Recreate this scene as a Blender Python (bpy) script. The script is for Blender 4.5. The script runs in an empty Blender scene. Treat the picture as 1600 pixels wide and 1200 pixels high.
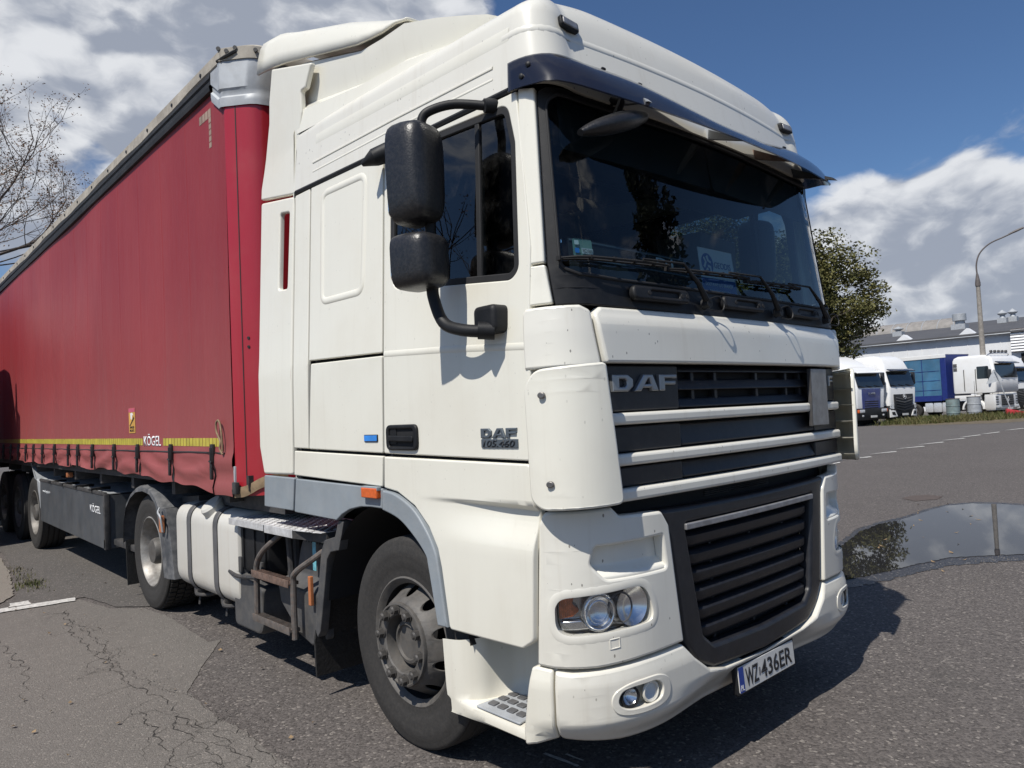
import bpy, bmesh, math, random
from mathutils import Vector, Matrix, geometry
from math import pi, sin, cos, radians, sqrt, hypot, atan2

SC = bpy.context.scene
COL = SC.collection
random.seed(7)

# ------------------------------------------------------------------ camera, sky, sun, exposure
cam_data = bpy.data.cameras.new('camera')
cam_data.sensor_width = 36.0
cam_data.lens = 36.0 * 1137.0 / 1600.0
cam_data.clip_start = 0.05
cam_data.clip_end = 3000.0
cam = bpy.data.objects.new('camera', cam_data)
COL.objects.link(cam)
cam.location = (-3.22261, -1.62983, 1.59264)
cam.rotation_mode = 'XYZ'
cam.rotation_euler = (1.610323, 0.046734, -0.744044)
SC.camera = cam

SUN_DIR = Vector((0.66, 0.145, -1.0)).normalized()      # the way the light travels
SUN_EL = math.asin(-SUN_DIR.z)
SUN_AZ = atan2(-SUN_DIR.x, -SUN_DIR.y)                  # compass angle from +Y towards +X
sd = bpy.data.lights.new('sun', 'SUN')
sd.energy = 5.0
sd.angle = radians(0.55)
sd.color = (1.0, 0.955, 0.88)
sun = bpy.data.objects.new('sun', sd)
sun.rotation_mode = 'QUATERNION'
sun.rotation_quaternion = SUN_DIR.to_track_quat('-Z', 'Y')
sun.location = (-20, -5, 40)
COL.objects.link(sun)

SC.view_settings.view_transform = 'Standard'
SC.view_settings.look = 'None'
SC.view_settings.exposure = 0.0
SC.view_settings.gamma = 1.0
SC.view_settings.use_curve_mapping = False
SC.render.engine = 'CYCLES'
SC.cycles.max_bounces = 8
SC.cycles.transparent_max_bounces = 12
SC.cycles.caustics_reflective = False
SC.cycles.caustics_refractive = False

class NB:
    """small node-tree writer"""
    def __init__(s, tree):
        s.t = tree; s.n = tree.nodes; s.l = tree.links
    def new(s, kind, **kw):
        n = s.n.new(kind)
        for k, v in kw.items():
            if k.startswith('i_'):
                key = k[2:]
                key = int(key) if key.isdigit() else key.replace('_', ' ')
                n.inputs[key].default_value = v
            else:
                setattr(n, k, v)
        return n
    def link(s, a, b): s.l.new(a, b)
    def put(s, v, sock):
        if isinstance(v, (int, float)): sock.default_value = v
        elif isinstance(v, (tuple, list)): sock.default_value = v
        else: s.l.new(v, sock)
    def math(s, op, a, b=0.0, c=0.0, clamp=False):
        n = s.n.new('ShaderNodeMath'); n.operation = op; n.use_clamp = clamp
        s.put(a, n.inputs[0]); s.put(b, n.inputs[1]); s.put(c, n.inputs[2])
        return n.outputs[0]
    def vmath(s, op, a, b=(0, 0, 0)):
        n = s.n.new('ShaderNodeVectorMath'); n.operation = op
        s.put(a, n.inputs[0]); s.put(b, n.inputs[1])
        return n.outputs['Value'] if op in ('DOT_PRODUCT', 'LENGTH', 'DISTANCE') else n.outputs[0]
    def mix(s, f, a, b, mode='MIX'):
        n = s.n.new('ShaderNodeMix'); n.data_type = 'RGBA'; n.blend_type = mode; n.clamp_factor = True
        s.put(f, n.inputs[0]); s.put(a, n.inputs[6]); s.put(b, n.inputs[7])
        return n.outputs[2]
    def smooth(s, v, lo, hi, a=0.0, b=1.0):
        n = s.n.new('ShaderNodeMapRange'); n.interpolation_type = 'SMOOTHSTEP'
        s.put(v, n.inputs[0]); s.put(lo, n.inputs[1]); s.put(hi, n.inputs[2]); n.inputs[3].default_value = a; n.inputs[4].default_value = b
        return n.outputs[0]
    def noise(s, vec, scale, detail=4.0, rough=0.55, dim='3D', w=0.0):
        n = s.n.new('ShaderNodeTexNoise'); n.noise_dimensions = dim
        if vec is not None: s.l.new(vec, n.inputs['Vector'])
        n.inputs['Scale'].default_value = scale; n.inputs['Detail'].default_value = detail; n.inputs['Roughness'].default_value = rough
        if dim == '4D': n.inputs['W'].default_value = w
        return n.outputs[0]
    def scaled(s, vec, x, y, z, loc=(0, 0, 0)):
        n = s.n.new('ShaderNodeMapping'); s.l.new(vec, n.inputs[0]); n.inputs['Scale'].default_value = (x, y, z); n.inputs['Location'].default_value = loc
        return n.outputs[0]

def build_world():
    w = bpy.data.worlds.new('World'); SC.world = w; w.use_nodes = True
    b = NB(w.node_tree); b.n.clear()
    out = b.new('ShaderNodeOutputWorld'); bg = b.new('ShaderNodeBackground')
    sky = b.new('ShaderNodeTexSky'); sky.sky_type = 'NISHITA'; sky.sun_disc = False
    sky.sun_elevation = SUN_EL; sky.sun_rotation = SUN_AZ
    sky.air_density = 1.0; sky.dust_density = 0.4; sky.ozone_density = 3.0
    d = b.new('ShaderNodeTexCoord').outputs['Generated']
    sep = b.new('ShaderNodeSeparateXYZ'); b.link(d, sep.inputs[0])
    dz = b.math('MAXIMUM', sep.outputs[2], 0.0)
    dd = b.vmath('MULTIPLY', d, (1.0, 1.0, 1.75))
    warp2 = b.new('ShaderNodeTexNoise'); b.link(dd, warp2.inputs['Vector']); warp2.inputs['Scale'].default_value = 5.0; warp2.inputs['Detail'].default_value = 4.0
    wv2 = b.new('ShaderNodeVectorMath'); wv2.operation = 'SCALE'; b.link(b.vmath('SUBTRACT', warp2.outputs['Color'], (0.5, 0.5, 0.5)), wv2.inputs[0]); wv2.inputs['Scale'].default_value = 0.16
    pv = b.vmath('ADD', dd, wv2.outputs[0])
    def vor(vec, scale):
        n = b.new('ShaderNodeTexVoronoi'); b.link(vec, n.inputs['Vector']); n.inputs['Scale'].default_value = scale
        n.feature = 'F1'
        return n.outputs['Distance']
    def body(vec):
        v = b.math('MULTIPLY', b.noise(vec, 2.6, 7.0, 0.60), 0.70)
        v = b.math('ADD', v, b.math('MULTIPLY', b.math('SUBTRACT', 1.0, vor(vec, 9.0)), 0.17))
        return b.math('ADD', v, b.math('MULTIPLY', b.math('SUBTRACT', 1.0, vor(vec, 22.0)), 0.08))
    def lobe(dirv, c0, c1):
        return b.smooth(b.vmath('DOT_PRODUCT', d, dirv), c0, c1)
    c0_ = body(pv)
    sdir = -SUN_DIR
    c1_ = body(b.vmath('ADD', pv, tuple(sdir * 0.035)))
    cov = c0_
    for dirv, c0, c1, amt in CLOUD_LOBES:
        cov = b.math('ADD', cov, b.math('MULTIPLY', lobe(dirv, c0, c1), amt))
    mask = b.smooth(cov, 0.525, 0.640)
    thick = b.smooth(cov, 0.60, 0.90)
    slope = b.math('SUBTRACT', c0_, c1_)
    lit = b.math('SUBTRACT', b.math('ADD', 0.62, b.math('MULTIPLY', slope, 6.0)), b.math('MULTIPLY', thick, 0.42), clamp=True)
    lit = b.smooth(lit, 0.05, 0.85)
    ccol = b.mix(lit, (3.4, 3.75, 4.5, 1), (8.0, 8.15, 8.4, 1))
    skyc = b.mix(1.0, sky.outputs[0], (0.63, 0.77, 0.93, 1), 'MULTIPLY')
    haze = b.smooth(sep.outputs[2], 0.0, 0.28, 0.55, 0.0)
    skyc = b.mix(haze, skyc, (3.6, 4.5, 6.0, 1))
    col = b.mix(b.math('MULTIPLY', mask, 0.94), skyc, ccol)
    b.link(col, bg.inputs[0]); bg.inputs[1].default_value = 0.1
    b.link(bg.outputs[0], out.inputs[0])
CLOUD_LOBES = [((0.179, 0.874, 0.451), 0.90, 0.985, 0.20), ((0.368, 0.781, 0.505), 0.955, 0.99, 0.16), ((0.506, 0.697, 0.509), 0.985, 0.997, 0.12), ((0.238, 0.905, 0.353), 0.9925, 0.9992, -0.13), ((0.163, 0.930, 0.329), 0.996, 0.9995, -0.08), ((0.220, 0.933, 0.286), 0.988, 0.9985, 0.12), ((0.950, 0.256, 0.178), 0.935, 0.985, 0.27), ((0.917, 0.294, 0.269), 0.992, 0.9995, 0.10), ((0.941, 0.204, 0.269), 0.992, 0.9995, 0.10), ((0.939, 0.326, 0.113), 0.997, 0.9996, -0.08), ((0.907, 0.359, 0.218), 0.985, 0.998, 0.10), ((0.966, 0.239, 0.103), 0.985, 0.998, 0.08), ((0.787, 0.404, 0.467), 0.945, 0.985, -0.36), ((0.903, 0.194, 0.385), 0.975, 0.994, -0.28)]
build_world()

# ------------------------------------------------------------------ object helpers
def tag(o, label=None, cat=None, group=None, kind=None):
    if label: o['label'] = label
    if cat: o['category'] = cat
    if group: o['group'] = group
    if kind: o['kind'] = kind
    return o
def empty(name, loc=(0, 0, 0), rz=0.0, label=None, cat=None, group=None):
    o = bpy.data.objects.new(name, None); COL.objects.link(o)
    o.location = loc; o.rotation_euler = (0, 0, rz); o.empty_display_size = 0.3
    return tag(o, label, cat, group)
def link_mesh(name, me, mat=None, parent=None):
    o = bpy.data.objects.new(name, me); COL.objects.link(o)
    if mat is not None and not me.materials: me.materials.append(mat)
    if parent is not None: o.parent = parent
    return o
def from_bm(name, bm, mat=None, parent=None, smooth=35):
    me = bpy.data.meshes.new(name); bm.normal_update(); bm.to_mesh(me); bm.free()
    if smooth:
        for p in me.polygons: p.use_smooth = True
        me.set_sharp_from_angle(angle=radians(smooth))
    return link_mesh(name, me, mat, parent)
def copy_tree(o, parent=None):
    c = o.copy(); COL.objects.link(c)
    if parent is not None: c.parent = parent
    for ch in [x for x in o.children]: copy_tree(ch, c)
    return c
def add_box(bm, c, s, rot=None, bev=0.0):
    m = Matrix.Translation(c)
    if rot is not None: m = m @ rot
    m = m @ Matrix.Diagonal((s[0], s[1], s[2], 1))
    r = bmesh.ops.create_cube(bm, size=1.0, matrix=m)
    if bev > 0:
        ed = list({e for v in r['verts'] for e in v.link_edges})
        bmesh.ops.bevel(bm, geom=ed, offset=bev, segments=2, profile=0.6, affect='EDGES', clamp_overlap=True)
def box(name, c, s, mat, parent=None, rot=None, bev=0.0):
    bm = bmesh.new(); add_box(bm, c, s, rot, bev); return from_bm(name, bm, mat, parent)
def add_tube(bm, pts, r, n=10, caps=True):
    pts = [Vector(p) for p in pts]
    rs = r if isinstance(r, (list, tuple)) else [r] * len(pts)
    rings = []; up = None
    for i, p in enumerate(pts):
        a = pts[max(0, i - 1)]; c = pts[min(len(pts) - 1, i + 1)]
        t = (c - a).normalized()
        if up is None:
            up = Vector((0, 0, 1)) if abs(t.z) < 0.9 else Vector((1, 0, 0))
        u = t.cross(up)
        if u.length < 1e-4: u = t.orthogonal()
        u.normalize(); v = u.cross(t).normalized(); up = v
        rings.append([bm.verts.new(p + rs[i] * (cos(2 * pi * k / n) * u + sin(2 * pi * k / n) * v)) for k in range(n)])
    for i in range(len(rings) - 1):
        for k in range(n):
            bm.faces.new((rings[i][k], rings[i][(k + 1) % n], rings[i + 1][(k + 1) % n], rings[i + 1][k]))
    if caps:
        bm.faces.new(rings[0][::-1]); bm.faces.new(rings[-1])
def tube(name, pts, r, mat, parent=None, n=10):
    bm = bmesh.new(); add_tube(bm, pts, r, n); return from_bm(name, bm, mat, parent)
def curve_pts(ctrl, n=8):
    """Catmull-Rom through control points"""
    P = [Vector(p) for p in ctrl]; out = []
    for i in range(len(P) - 1):
        p0 = P[max(0, i - 1)]; p1 = P[i]; p2 = P[i + 1]; p3 = P[min(len(P) - 1, i + 2)]
        for k in range(n):
            t = k / n
            out.append(0.5 * ((2 * p1) + (p2 - p0) * t + (2 * p0 - 5 * p1 + 4 * p2 - p3) * t * t + (3 * p1 - p0 - 3 * p2 + p3) * t ** 3))
    out.append(P[-1]); return out
def lathe(name, prof, mat, parent=None, n=48, axis='X', c=(0, 0, 0), smooth=40):
    """prof: list of (axial, radius); axis X: axial runs along -X"""
    bm = bmesh.new(); rings = []
    for a, r in prof:
        if r < 1e-6:
            rings.append([bm.verts.new(_ax(axis, a, 0, 0, c))])
        else:
            rings.append([bm.verts.new(_ax(axis, a, r * cos(2 * pi * k / n), r * sin(2 * pi * k / n), c)) for k in range(n)])
    for A, B in zip(rings, rings[1:]):
        if len(A) == 1 and len(B) == 1: continue
        for k in range(n):
            k2 = (k + 1) % n
            if len(A) == 1: bm.faces.new((A[0], B[k2], B[k]))
            elif len(B) == 1: bm.faces.new((A[k], A[k2], B[0]))
            else: bm.faces.new((A[k], A[k2], B[k2], B[k]))
    return from_bm(name, bm, mat, parent, smooth)
def _ax(axis, a, p, q, c):
    if axis == 'X': return Vector((c[0] - a, c[1] + p, c[2] + q))
    if axis == 'Y': return Vector((c[0] + p, c[1] - a, c[2] + q))
    return Vector((c[0] + p, c[1] + q, c[2] + a))
# 2-D outlines
def area2(P): return 0.5 * sum(P[i][0] * P[(i + 1) % len(P)][1] - P[(i + 1) % len(P)][0] * P[i][1] for i in range(len(P)))
def ccw(P): return list(P) if area2(P) > 0 else list(P)[::-1]
def fillet(P, r, seg=5):
    n = len(P); out = []
    for i in range(n):
        p0 = Vector(P[i - 1]); p1 = Vector(P[i]); p2 = Vector(P[(i + 1) % n])
        rr = r[i] if isinstance(r, (list, tuple)) else r
        a = (p0 - p1); b = (p2 - p1); la, lb = a.length, b.length
        if rr < 1e-5 or la < 1e-6 or lb < 1e-6: out.append(tuple(p1)); continue
        a /= la; b /= lb
        ang = math.acos(max(-1, min(1, a.dot(b))))
        if ang > pi - 0.06: out.append(tuple(p1)); continue
        t = min(rr / math.tan(ang / 2), la * 0.48, lb * 0.48)
        q0 = p1 + a * t; q1 = p1 + b * t
        for k in range(seg + 1):
            u = k / seg
            out.append(tuple((1 - u) ** 2 * q0 + 2 * u * (1 - u) * p1 + u * u * q1))
    return out
def rrect(cx, cy, w, h, r, seg=5):
    return fillet([(cx - w / 2, cy - h / 2), (cx + w / 2, cy - h / 2), (cx + w / 2, cy + h / 2), (cx - w / 2, cy + h / 2)], r, seg)
def circle(cx, cy, r, n=20, ry=None):
    ry = ry or r
    return [(cx + r * cos(2 * pi * k / n), cy + ry * sin(2 * pi * k / n)) for k in range(n)]
def resample(P, step):
    out = []
    n = len(P)
    for i in range(n):
        a = P[i]; b = P[(i + 1) % n]; L = math.dist(a, b)
        if L < 1e-6: continue
        k = max(1, int(math.ceil(L / step)))
        for j in range(k): out.append((a[0] + (b[0] - a[0]) * j / k, a[1] + (b[1] - a[1]) * j / k))
    return out
def offset2(P, d):
    """inward offset of a CCW outline"""
    n = len(P); out = []
    for i in range(n):
        p0, p1, p2 = P[i - 1], P[i], P[(i + 1) % n]
        e1 = Vector((p1[0] - p0[0], p1[1] - p0[1])); e2 = Vector((p2[0] - p1[0], p2[1] - p1[1]))
        if e1.length < 1e-9 or e2.length < 1e-9: out.append(p1); continue
        e1.normalize(); e2.normalize()
        n1 = Vector((-e1.y, e1.x)); n2 = Vector((-e2.y, e2.x))
        m = n1 + n2
        if m.length < 1e-6: out.append((p1[0] + n1.x * d, p1[1] + n1.y * d)); continue
        m.normalize(); k = d / max(0.35, m.dot(n1))
        out.append((p1[0] + m.x * k, p1[1] + m.y * k))
    return out
def add_panel(bm, poly, mapf, th=0.02, bev=0.006, step=0.08, holes=(), grid=True, rim=True):
    """a thick plate cut to an outline (with holes) on any mapped surface mapf(a, b, depth)"""
    loops = [resample(ccw(poly), step)] + [resample(ccw(h), step)[::-1] for h in holes]
    inner = [offset2(L, bev) if bev > 0 else L for L in loops]
    tmp = bmesh.new()
    flat = [p for L in inner for p in L]
    vs = [tmp.verts.new((p[0], p[1], 0)) for p in flat]
    for t in geometry.tessellate_polygon([[Vector((p[0], p[1], 0)) for p in L] for L in inner]):
        try: tmp.faces.new((vs[t[0]], vs[t[1]], vs[t[2]]))
        except ValueError: pass
    if grid:
        xs = [p[0] for p in flat]; ys = [p[1] for p in flat]
        for ax, vals in ((0, xs), (1, ys)):
            lo, hi = min(vals), max(vals); k = int((hi - lo) / step)
            for j in range(1, k + 1):
                c = lo + (hi - lo) * j / (k + 1)
                bmesh.ops.bisect_plane(tmp, geom=tmp.verts[:] + tmp.edges[:] + tmp.faces[:], dist=1e-5,
                                       plane_co=(c, 0, 0) if ax == 0 else (0, c, 0), plane_no=(1, 0, 0) if ax == 0 else (0, 1, 0))
    mp = {}
    for v in tmp.verts: mp[v.index if False else v] = bm.verts.new(mapf(v.co.x, v.co.y, 0.0))
    for f in tmp.faces:
        try: bm.faces.new([mp[v] for v in f.verts])
        except ValueError: pass
    tmp.free()
    if not rim: return
    for L in loops:
        rings = []
        ks = 3 if bev > 0 else 0
        for k in range(ks + 1):
            a = (pi / 2) * (1 - k / ks) if ks else 0
            off = bev * (1 - cos(a)) if ks else 0.0
            dep = bev * (1 - sin(a)) if ks else 0.0
            rings.append((offset2(L, off) if off > 0 else L, dep))
        rings.append((L, th))
        prev = None
        for Q, dep in rings:
            cur = [bm.verts.new(mapf(p[0], p[1], dep)) for p in Q]
            if prev:
                n = len(cur)
                for i in range(n):
                    try: bm.faces.new((prev[i], prev[(i + 1) % n], cur[(i + 1) % n], cur[i]))
                    except ValueError: pass
            prev = cur
def panel(name, poly, mapf, mat, parent=None, th=0.02, bev=0.006, step=0.08, holes=(), grid=True, smooth=40):
    bm = bmesh.new(); add_panel(bm, poly, mapf, th, bev, step, holes, grid)
    return from_bm(name, bm, mat, parent, smooth)
def add_strip(bm, path, mapf, w, h, seg=3):
    """raised (h>0) half-round bead along a 2-D path on a mapped surface"""
    prev = None; n = len(path)
    for i, p in enumerate(path):
        a = path[max(0, i - 1)]; b = path[min(n - 1, i + 1)]
        t = Vector((b[0] - a[0], b[1] - a[1])).normalized(); nx, ny = -t.y, t.x
        cur = []
        for k in range(seg + 2):
            ang = pi * k / (seg + 1); o = cos(ang) * w / 2; d = -sin(ang) * h
            cur.append(bm.verts.new(mapf(p[0] + nx * o, p[1] + ny * o, d)))
        if prev:
            for k in range(seg + 1): bm.faces.new((prev[k], prev[k + 1], cur[k + 1], cur[k]))
        prev = cur
def strip(name, path, mapf, w, h, mat, parent=None, step=0.05):
    P = []
    for a, b in zip(path, path[1:]):
        k = max(1, int(math.dist(a, b) / step))
        P += [(a[0] + (b[0] - a[0]) * j / k, a[1] + (b[1] - a[1]) * j / k) for j in range(k)]
    P.append(path[-1])
    bm = bmesh.new(); add_strip(bm, P, mapf, w, h); return from_bm(name, bm, mat, parent)
def plane_map(origin, ax, ay, nrm):
    o = Vector(origin); ax = Vector(ax); ay = Vector(ay); nrm = Vector(nrm)
    return lambda a, b, d: o + ax * a + ay * b - nrm * d
def text(name, body, mat, parent, mapf, cx, cy, w, h, th=0.002, depth0=-0.001, bold=0.0, shear=0.0, spacing=1.0):
    """lettering as real raised mesh, fitted in a w x h box centred on (cx, cy) of a mapped surface"""
    cu = bpy.data.curves.new(name, 'FONT'); cu.body = body; cu.size = 1.0; cu.resolution_u = 3
    cu.offset = bold; cu.shear = shear; cu.space_character = spacing; cu.extrude = 0.0; cu.fill_mode = 'FRONT'
    ob = bpy.data.objects.new(name, cu)
    me = bpy.data.meshes.new_from_object(ob)
    bpy.data.objects.remove(ob); bpy.data.curves.remove(cu)
    xs = [v.co.x for v in me.vertices]; ys = [v.co.y for v in me.vertices]
    x0, x1, y0, y1 = min(xs), max(xs), min(ys), max(ys)
    bm = bmesh.new(); bm.from_mesh(me); bpy.data.meshes.remove(me)
    if th > 0:
        r = bmesh.ops.extrude_face_region(bm, geom=bm.faces[:])
        for v in [g for g in r['geom'] if isinstance(g, bmesh.types.BMVert)]: v.co.z = 1.0
    for v in bm.verts:
        a = cx + ((v.co.x - x0) / (x1 - x0) - 0.5) * w; b = cy + ((v.co.y - y0) / (y1 - y0) - 0.5) * h
        v.co = mapf(a, b, depth0 - v.co.z * th)
    return from_bm(name, bm, mat, parent, smooth=0)
# ------------------------------------------------------------------ materials
MATS = {}
def new_mat(name):
    m = bpy.data.materials.new(name); m.use_nodes = True
    b = NB(m.node_tree); p = b.n['Principled BSDF']; MATS[name] = m
    return m, b, p
def obj_co(b): return b.new('ShaderNodeTexCoord').outputs['Object']
def bump(b, p, h, dist=0.002, strength=1.0):
    n = b.new('ShaderNodeBump'); n.inputs['Distance'].default_value = dist; n.inputs['Strength'].default_value = strength
    b.put(h, n.inputs['Height']); b.link(n.outputs[0], p.inputs['Normal'])
def simple(name, col, rough=0.5, metal=0.0, spec=0.5, vary=0.12, scale=6.0, coat=0.0, bmp=0.0, bscale=200.0, dust=0.0, dustcol=(0.30, 0.27, 0.23)):
    m, b, p = new_mat(name); co = obj_co(b)
    n = b.noise(co, scale, 5.0, 0.6)
    c = b.mix(b.smooth(n, 0.3, 0.7), tuple(x * (1 - vary) for x in col) + (1,), tuple(min(1, x * (1 + vary)) for x in col) + (1,))
    if dust > 0:
        g = b.new('ShaderNodeNewGeometry').outputs['Normal']
        sep = b.new('ShaderNodeSeparateXYZ'); b.link(g, sep.inputs[0])
        n2 = b.noise(co, scale * 2.3, 6.0, 0.65)
        f = b.math('MULTIPLY', b.smooth(n2, 0.35, 0.75), dust)
        c = b.mix(f, c, tuple(dustcol) + (1,))
    b.link(c, p.inputs['Base Color'])
    r = b.math('ADD', rough - 0.08, b.math('MULTIPLY', n, 0.16)); b.link(r, p.inputs['Roughness'])
    p.inputs['Metallic'].default_value = metal; p.inputs['Specular IOR Level'].default_value = spec
    p.inputs['Coat Weight'].default_value = coat; p.inputs['Coat Roughness'].default_value = 0.08
    if bmp > 0: bump(b, p, b.noise(co, bscale, 3.0, 0.6), bmp)
    return m
def paint(name, col, specks=0.0, streak=0.25, rough=0.3, grime=(0.50, 0.45, 0.36)):
    """road-worn paint: faint dirt film, run-down streaks and dead-insect specks"""
    m, b, p = new_mat(name); co = obj_co(b)
    film = b.smooth(b.noise(co, 1.7, 6.0, 0.6), 0.42, 0.78)
    st = b.smooth(b.noise(b.scaled(co, 22.0, 22.0, 1.1), 1.0, 5.0, 0.6), 0.52, 0.80)
    c = b.mix(b.math('MULTIPLY', film, 0.22), col + (1,), grime + (1,))
    c = b.mix(b.math('MULTIPLY', st, streak), c, grime + (1,))
    if specks > 0:
        v = b.new('ShaderNodeTexVoronoi'); b.link(b.scaled(co, 1, 1, 0.55), v.inputs['Vector']); v.inputs['Scale'].default_value = 62.0
        v.feature = 'F1'; v.inputs['Randomness'].default_value = 1.0
        rr = b.new('ShaderNodeSeparateColor'); b.link(v.outputs['Color'], rr.inputs[0])
        size = b.math('MULTIPLY', b.math('POWER', rr.outputs[0], 6.0), 0.34)
        sp = b.math('LESS_THAN', b.math('ADD', v.outputs['Distance'], b.math('MULTIPLY', b.noise(co, 300.0, 2.0), 0.04)), b.math('ADD', size, -0.075))
        area = b.smooth(b.noise(co, 4.0, 3.0), 0.30, 0.58)
        c = b.mix(b.math('MULTIPLY', b.math('MULTIPLY', sp, area), specks), c, (0.07, 0.06, 0.05, 1))
    sepz = b.new('ShaderNodeSeparateXYZ'); b.link(co, sepz.inputs[0])
    low = b.smooth(b.math('ADD', sepz.outputs[2], b.math('MULTIPLY', b.noise(b.scaled(co, 6.0, 6.0, 0.8), 1.0, 5.0), 0.9)), 0.55, 1.55, 1.0, 0.0)
    c = b.mix(b.math('MULTIPLY', low, 0.30), c, (0.46, 0.40, 0.30, 1))
    b.link(c, p.inputs['Base Color'])
    b.link(b.math('ADD', rough, b.math('MULTIPLY', film, 0.22)), p.inputs['Roughness'])
    p.inputs['Coat Weight'].default_value = 0.35; p.inputs['Coat Roughness'].default_value = 0.12
    bump(b, p, b.noise(co, 2.6, 3.0, 0.5), 0.0045, 0.35)
    return m
white = paint('white_cab_paint', (0.755, 0.735, 0.645), specks=0.22, streak=0.14)
white_front = paint('insect_specked_white_paint', (0.735, 0.715, 0.64), specks=0.75, streak=0.26)
white_clean = paint('far_white_paint', (0.80, 0.80, 0.79), specks=0.0, streak=0.10)
grey_skirt = simple('grey_skirt_plastic', (0.235, 0.265, 0.29), 0.5, vary=0.10, scale=4, bmp=0.0006, bscale=300, dust=0.25, dustcol=(0.33, 0.33, 0.32))
black_plastic = simple('black_plastic', (0.010, 0.0105, 0.012), 0.52, spec=0.3, vary=0.25, scale=9, bmp=0.0006, bscale=420, dust=0.02)
mirror_plastic = simple('scuffed_black_plastic', (0.013, 0.0135, 0.016), 0.36, vary=0.10, scale=30, bmp=0.0012, bscale=120, dust=0.06)
grille_black = simple('grille_black', (0.010, 0.011, 0.015), 0.45, vary=0.2, scale=11, bmp=0.0004, bscale=300, dust=0.03)
matt_black = simple('matt_black', (0.010, 0.010, 0.011), 0.8, vary=0.2, scale=7)
inside_black = simple('cab_interior_dark', (0.013, 0.0145, 0.018), 0.75, vary=0.15, scale=5)
inside_grey = simple('cab_interior_grey', (0.10, 0.105, 0.11), 0.8, vary=0.15, scale=5)
seat_cloth = simple('seat_cloth', (0.012, 0.015, 0.024), 0.9, vary=0.2, scale=40)
seal_rubber = simple('seal_rubber', (0.014, 0.014, 0.015), 0.7, vary=0.2)
rust = simple('rusty_steel', (0.125, 0.075, 0.055), 0.8, vary=0.35, scale=25, dust=0.35, dustcol=(0.22, 0.19, 0.17), bmp=0.001)
chassis_grey = simple('chassis_steel', (0.035, 0.035, 0.037), 0.65, vary=0.3, scale=9, dust=0.5, dustcol=(0.11, 0.095, 0.08))
dusty_plastic = simple('dusty_grey_plastic', (0.060, 0.060, 0.062), 0.6, vary=0.15, scale=5, dust=0.35, dustcol=(0.17, 0.155, 0.135), bmp=0.0006)
step_tube_steel = simple('step_tube_steel', (0.10, 0.092, 0.085), 0.55, vary=0.3, scale=22, dust=0.4, dustcol=(0.20, 0.12, 0.08))
rubber_tyre = simple('tyre_rubber', (0.024, 0.0225, 0.021), 0.75, vary=0.12, scale=30, dust=0.35, dustcol=(0.065, 0.057, 0.050), bmp=0.0008, bscale=90)
hub_grey = simple('dusty_wheel_grey', (0.085, 0.080, 0.074), 0.6, vary=0.25, scale=14, dust=0.55, dustcol=(0.12, 0.105, 0.09), bmp=0.0008, bscale=80)
nut_grey = simple('wheel_nut_steel', (0.07, 0.066, 0.062), 0.55, metal=0.3, vary=0.25, scale=30, dust=0.4, dustcol=(0.13, 0.115, 0.1))
rim_silver = simple('dirty_silver_rim', (0.30, 0.29, 0.27), 0.52, metal=0.45, vary=0.3, scale=9, dust=0.5, dustcol=(0.16, 0.13, 0.11))
tank_white = paint('weathered_tank_paint', (0.60, 0.585, 0.54), specks=0.0, streak=0.45, rough=0.5, grime=(0.40, 0.34, 0.26))
strap_grey = simple('strap_grey', (0.085, 0.085, 0.088), 0.6, vary=0.2, dust=0.3, dustcol=(0.17, 0.16, 0.15))
tread_alu = simple('tread_aluminium', (0.60, 0.60, 0.60), 0.42, metal=0.25, vary=0.2, scale=12, dust=0.35, dustcol=(0.30, 0.29, 0.28))
fender_grey = simple('dusty_mudguard_plastic', (0.055, 0.058, 0.064), 0.55, vary=0.25, scale=5, dust=0.55, dustcol=(0.24, 0.235, 0.23), bmp=0.0005)
flap_rubber = simple('mud_flap_rubber', (0.010, 0.010, 0.010), 0.7, vary=0.3, scale=40, bmp=0.004, bscale=70, dust=0.05)
chrome = simple('reflector_chrome', (0.80, 0.80, 0.80), 0.22, metal=1.0, vary=0.05)
lamp_inner = simple('lamp_housing_grey', (0.42, 0.42, 0.43), 0.22, metal=0.85, vary=0.1)
letter_alu = simple('brushed_letter_metal', (0.32, 0.335, 0.35), 0.36, metal=0.7, vary=0.1)
letter_grey = simple('badge_grey', (0.115, 0.135, 0.155), 0.4, metal=0.35, vary=0.1)
number_dark = simple('badge_number_dark', (0.012, 0.014, 0.018), 0.5)
bolt_metal = simple('bolt_metal', (0.20, 0.19, 0.18), 0.45, metal=0.8)
indicator_orange = simple('indicator_orange', (0.52, 0.13, 0.04), 0.25, coat=0.5, vary=0.35, scale=50)
orange_lens = simple('orange_lens', (0.62, 0.11, 0.015), 0.2, coat=0.7, vary=0.15, scale=60)
faded_orange = simple('faded_orange_reflector', (0.42, 0.15, 0.06), 0.4, vary=0.2)
blue_lens = simple('blue_reflector', (0.03, 0.24, 0.72), 0.25, coat=0.5, vary=0.15)
plate_white = simple('plate_white', (0.60, 0.59, 0.56), 0.45, vary=0.08, dust=0.3, dustcol=(0.45, 0.42, 0.37))
plate_blue = simple('plate_blue', (0.015, 0.05, 0.28), 0.4)
print_white = simple('print_white', (0.78, 0.78, 0.78), 0.5, vary=0.03)
print_black = simple('print_black', (0.012, 0.012, 0.014), 0.5)
card_white = simple('card_white', (0.72, 0.74, 0.75), 0.6, vary=0.03)
card_blue = simple('card_blue', (0.02, 0.09, 0.32), 0.55)
sticker_green = simple('sticker_green', (0.20, 0.33, 0.28), 0.5)
sticker_teal = simple('faded_teal_label', (0.15, 0.42, 0.50), 0.5, vary=0.25, scale=40)
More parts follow.
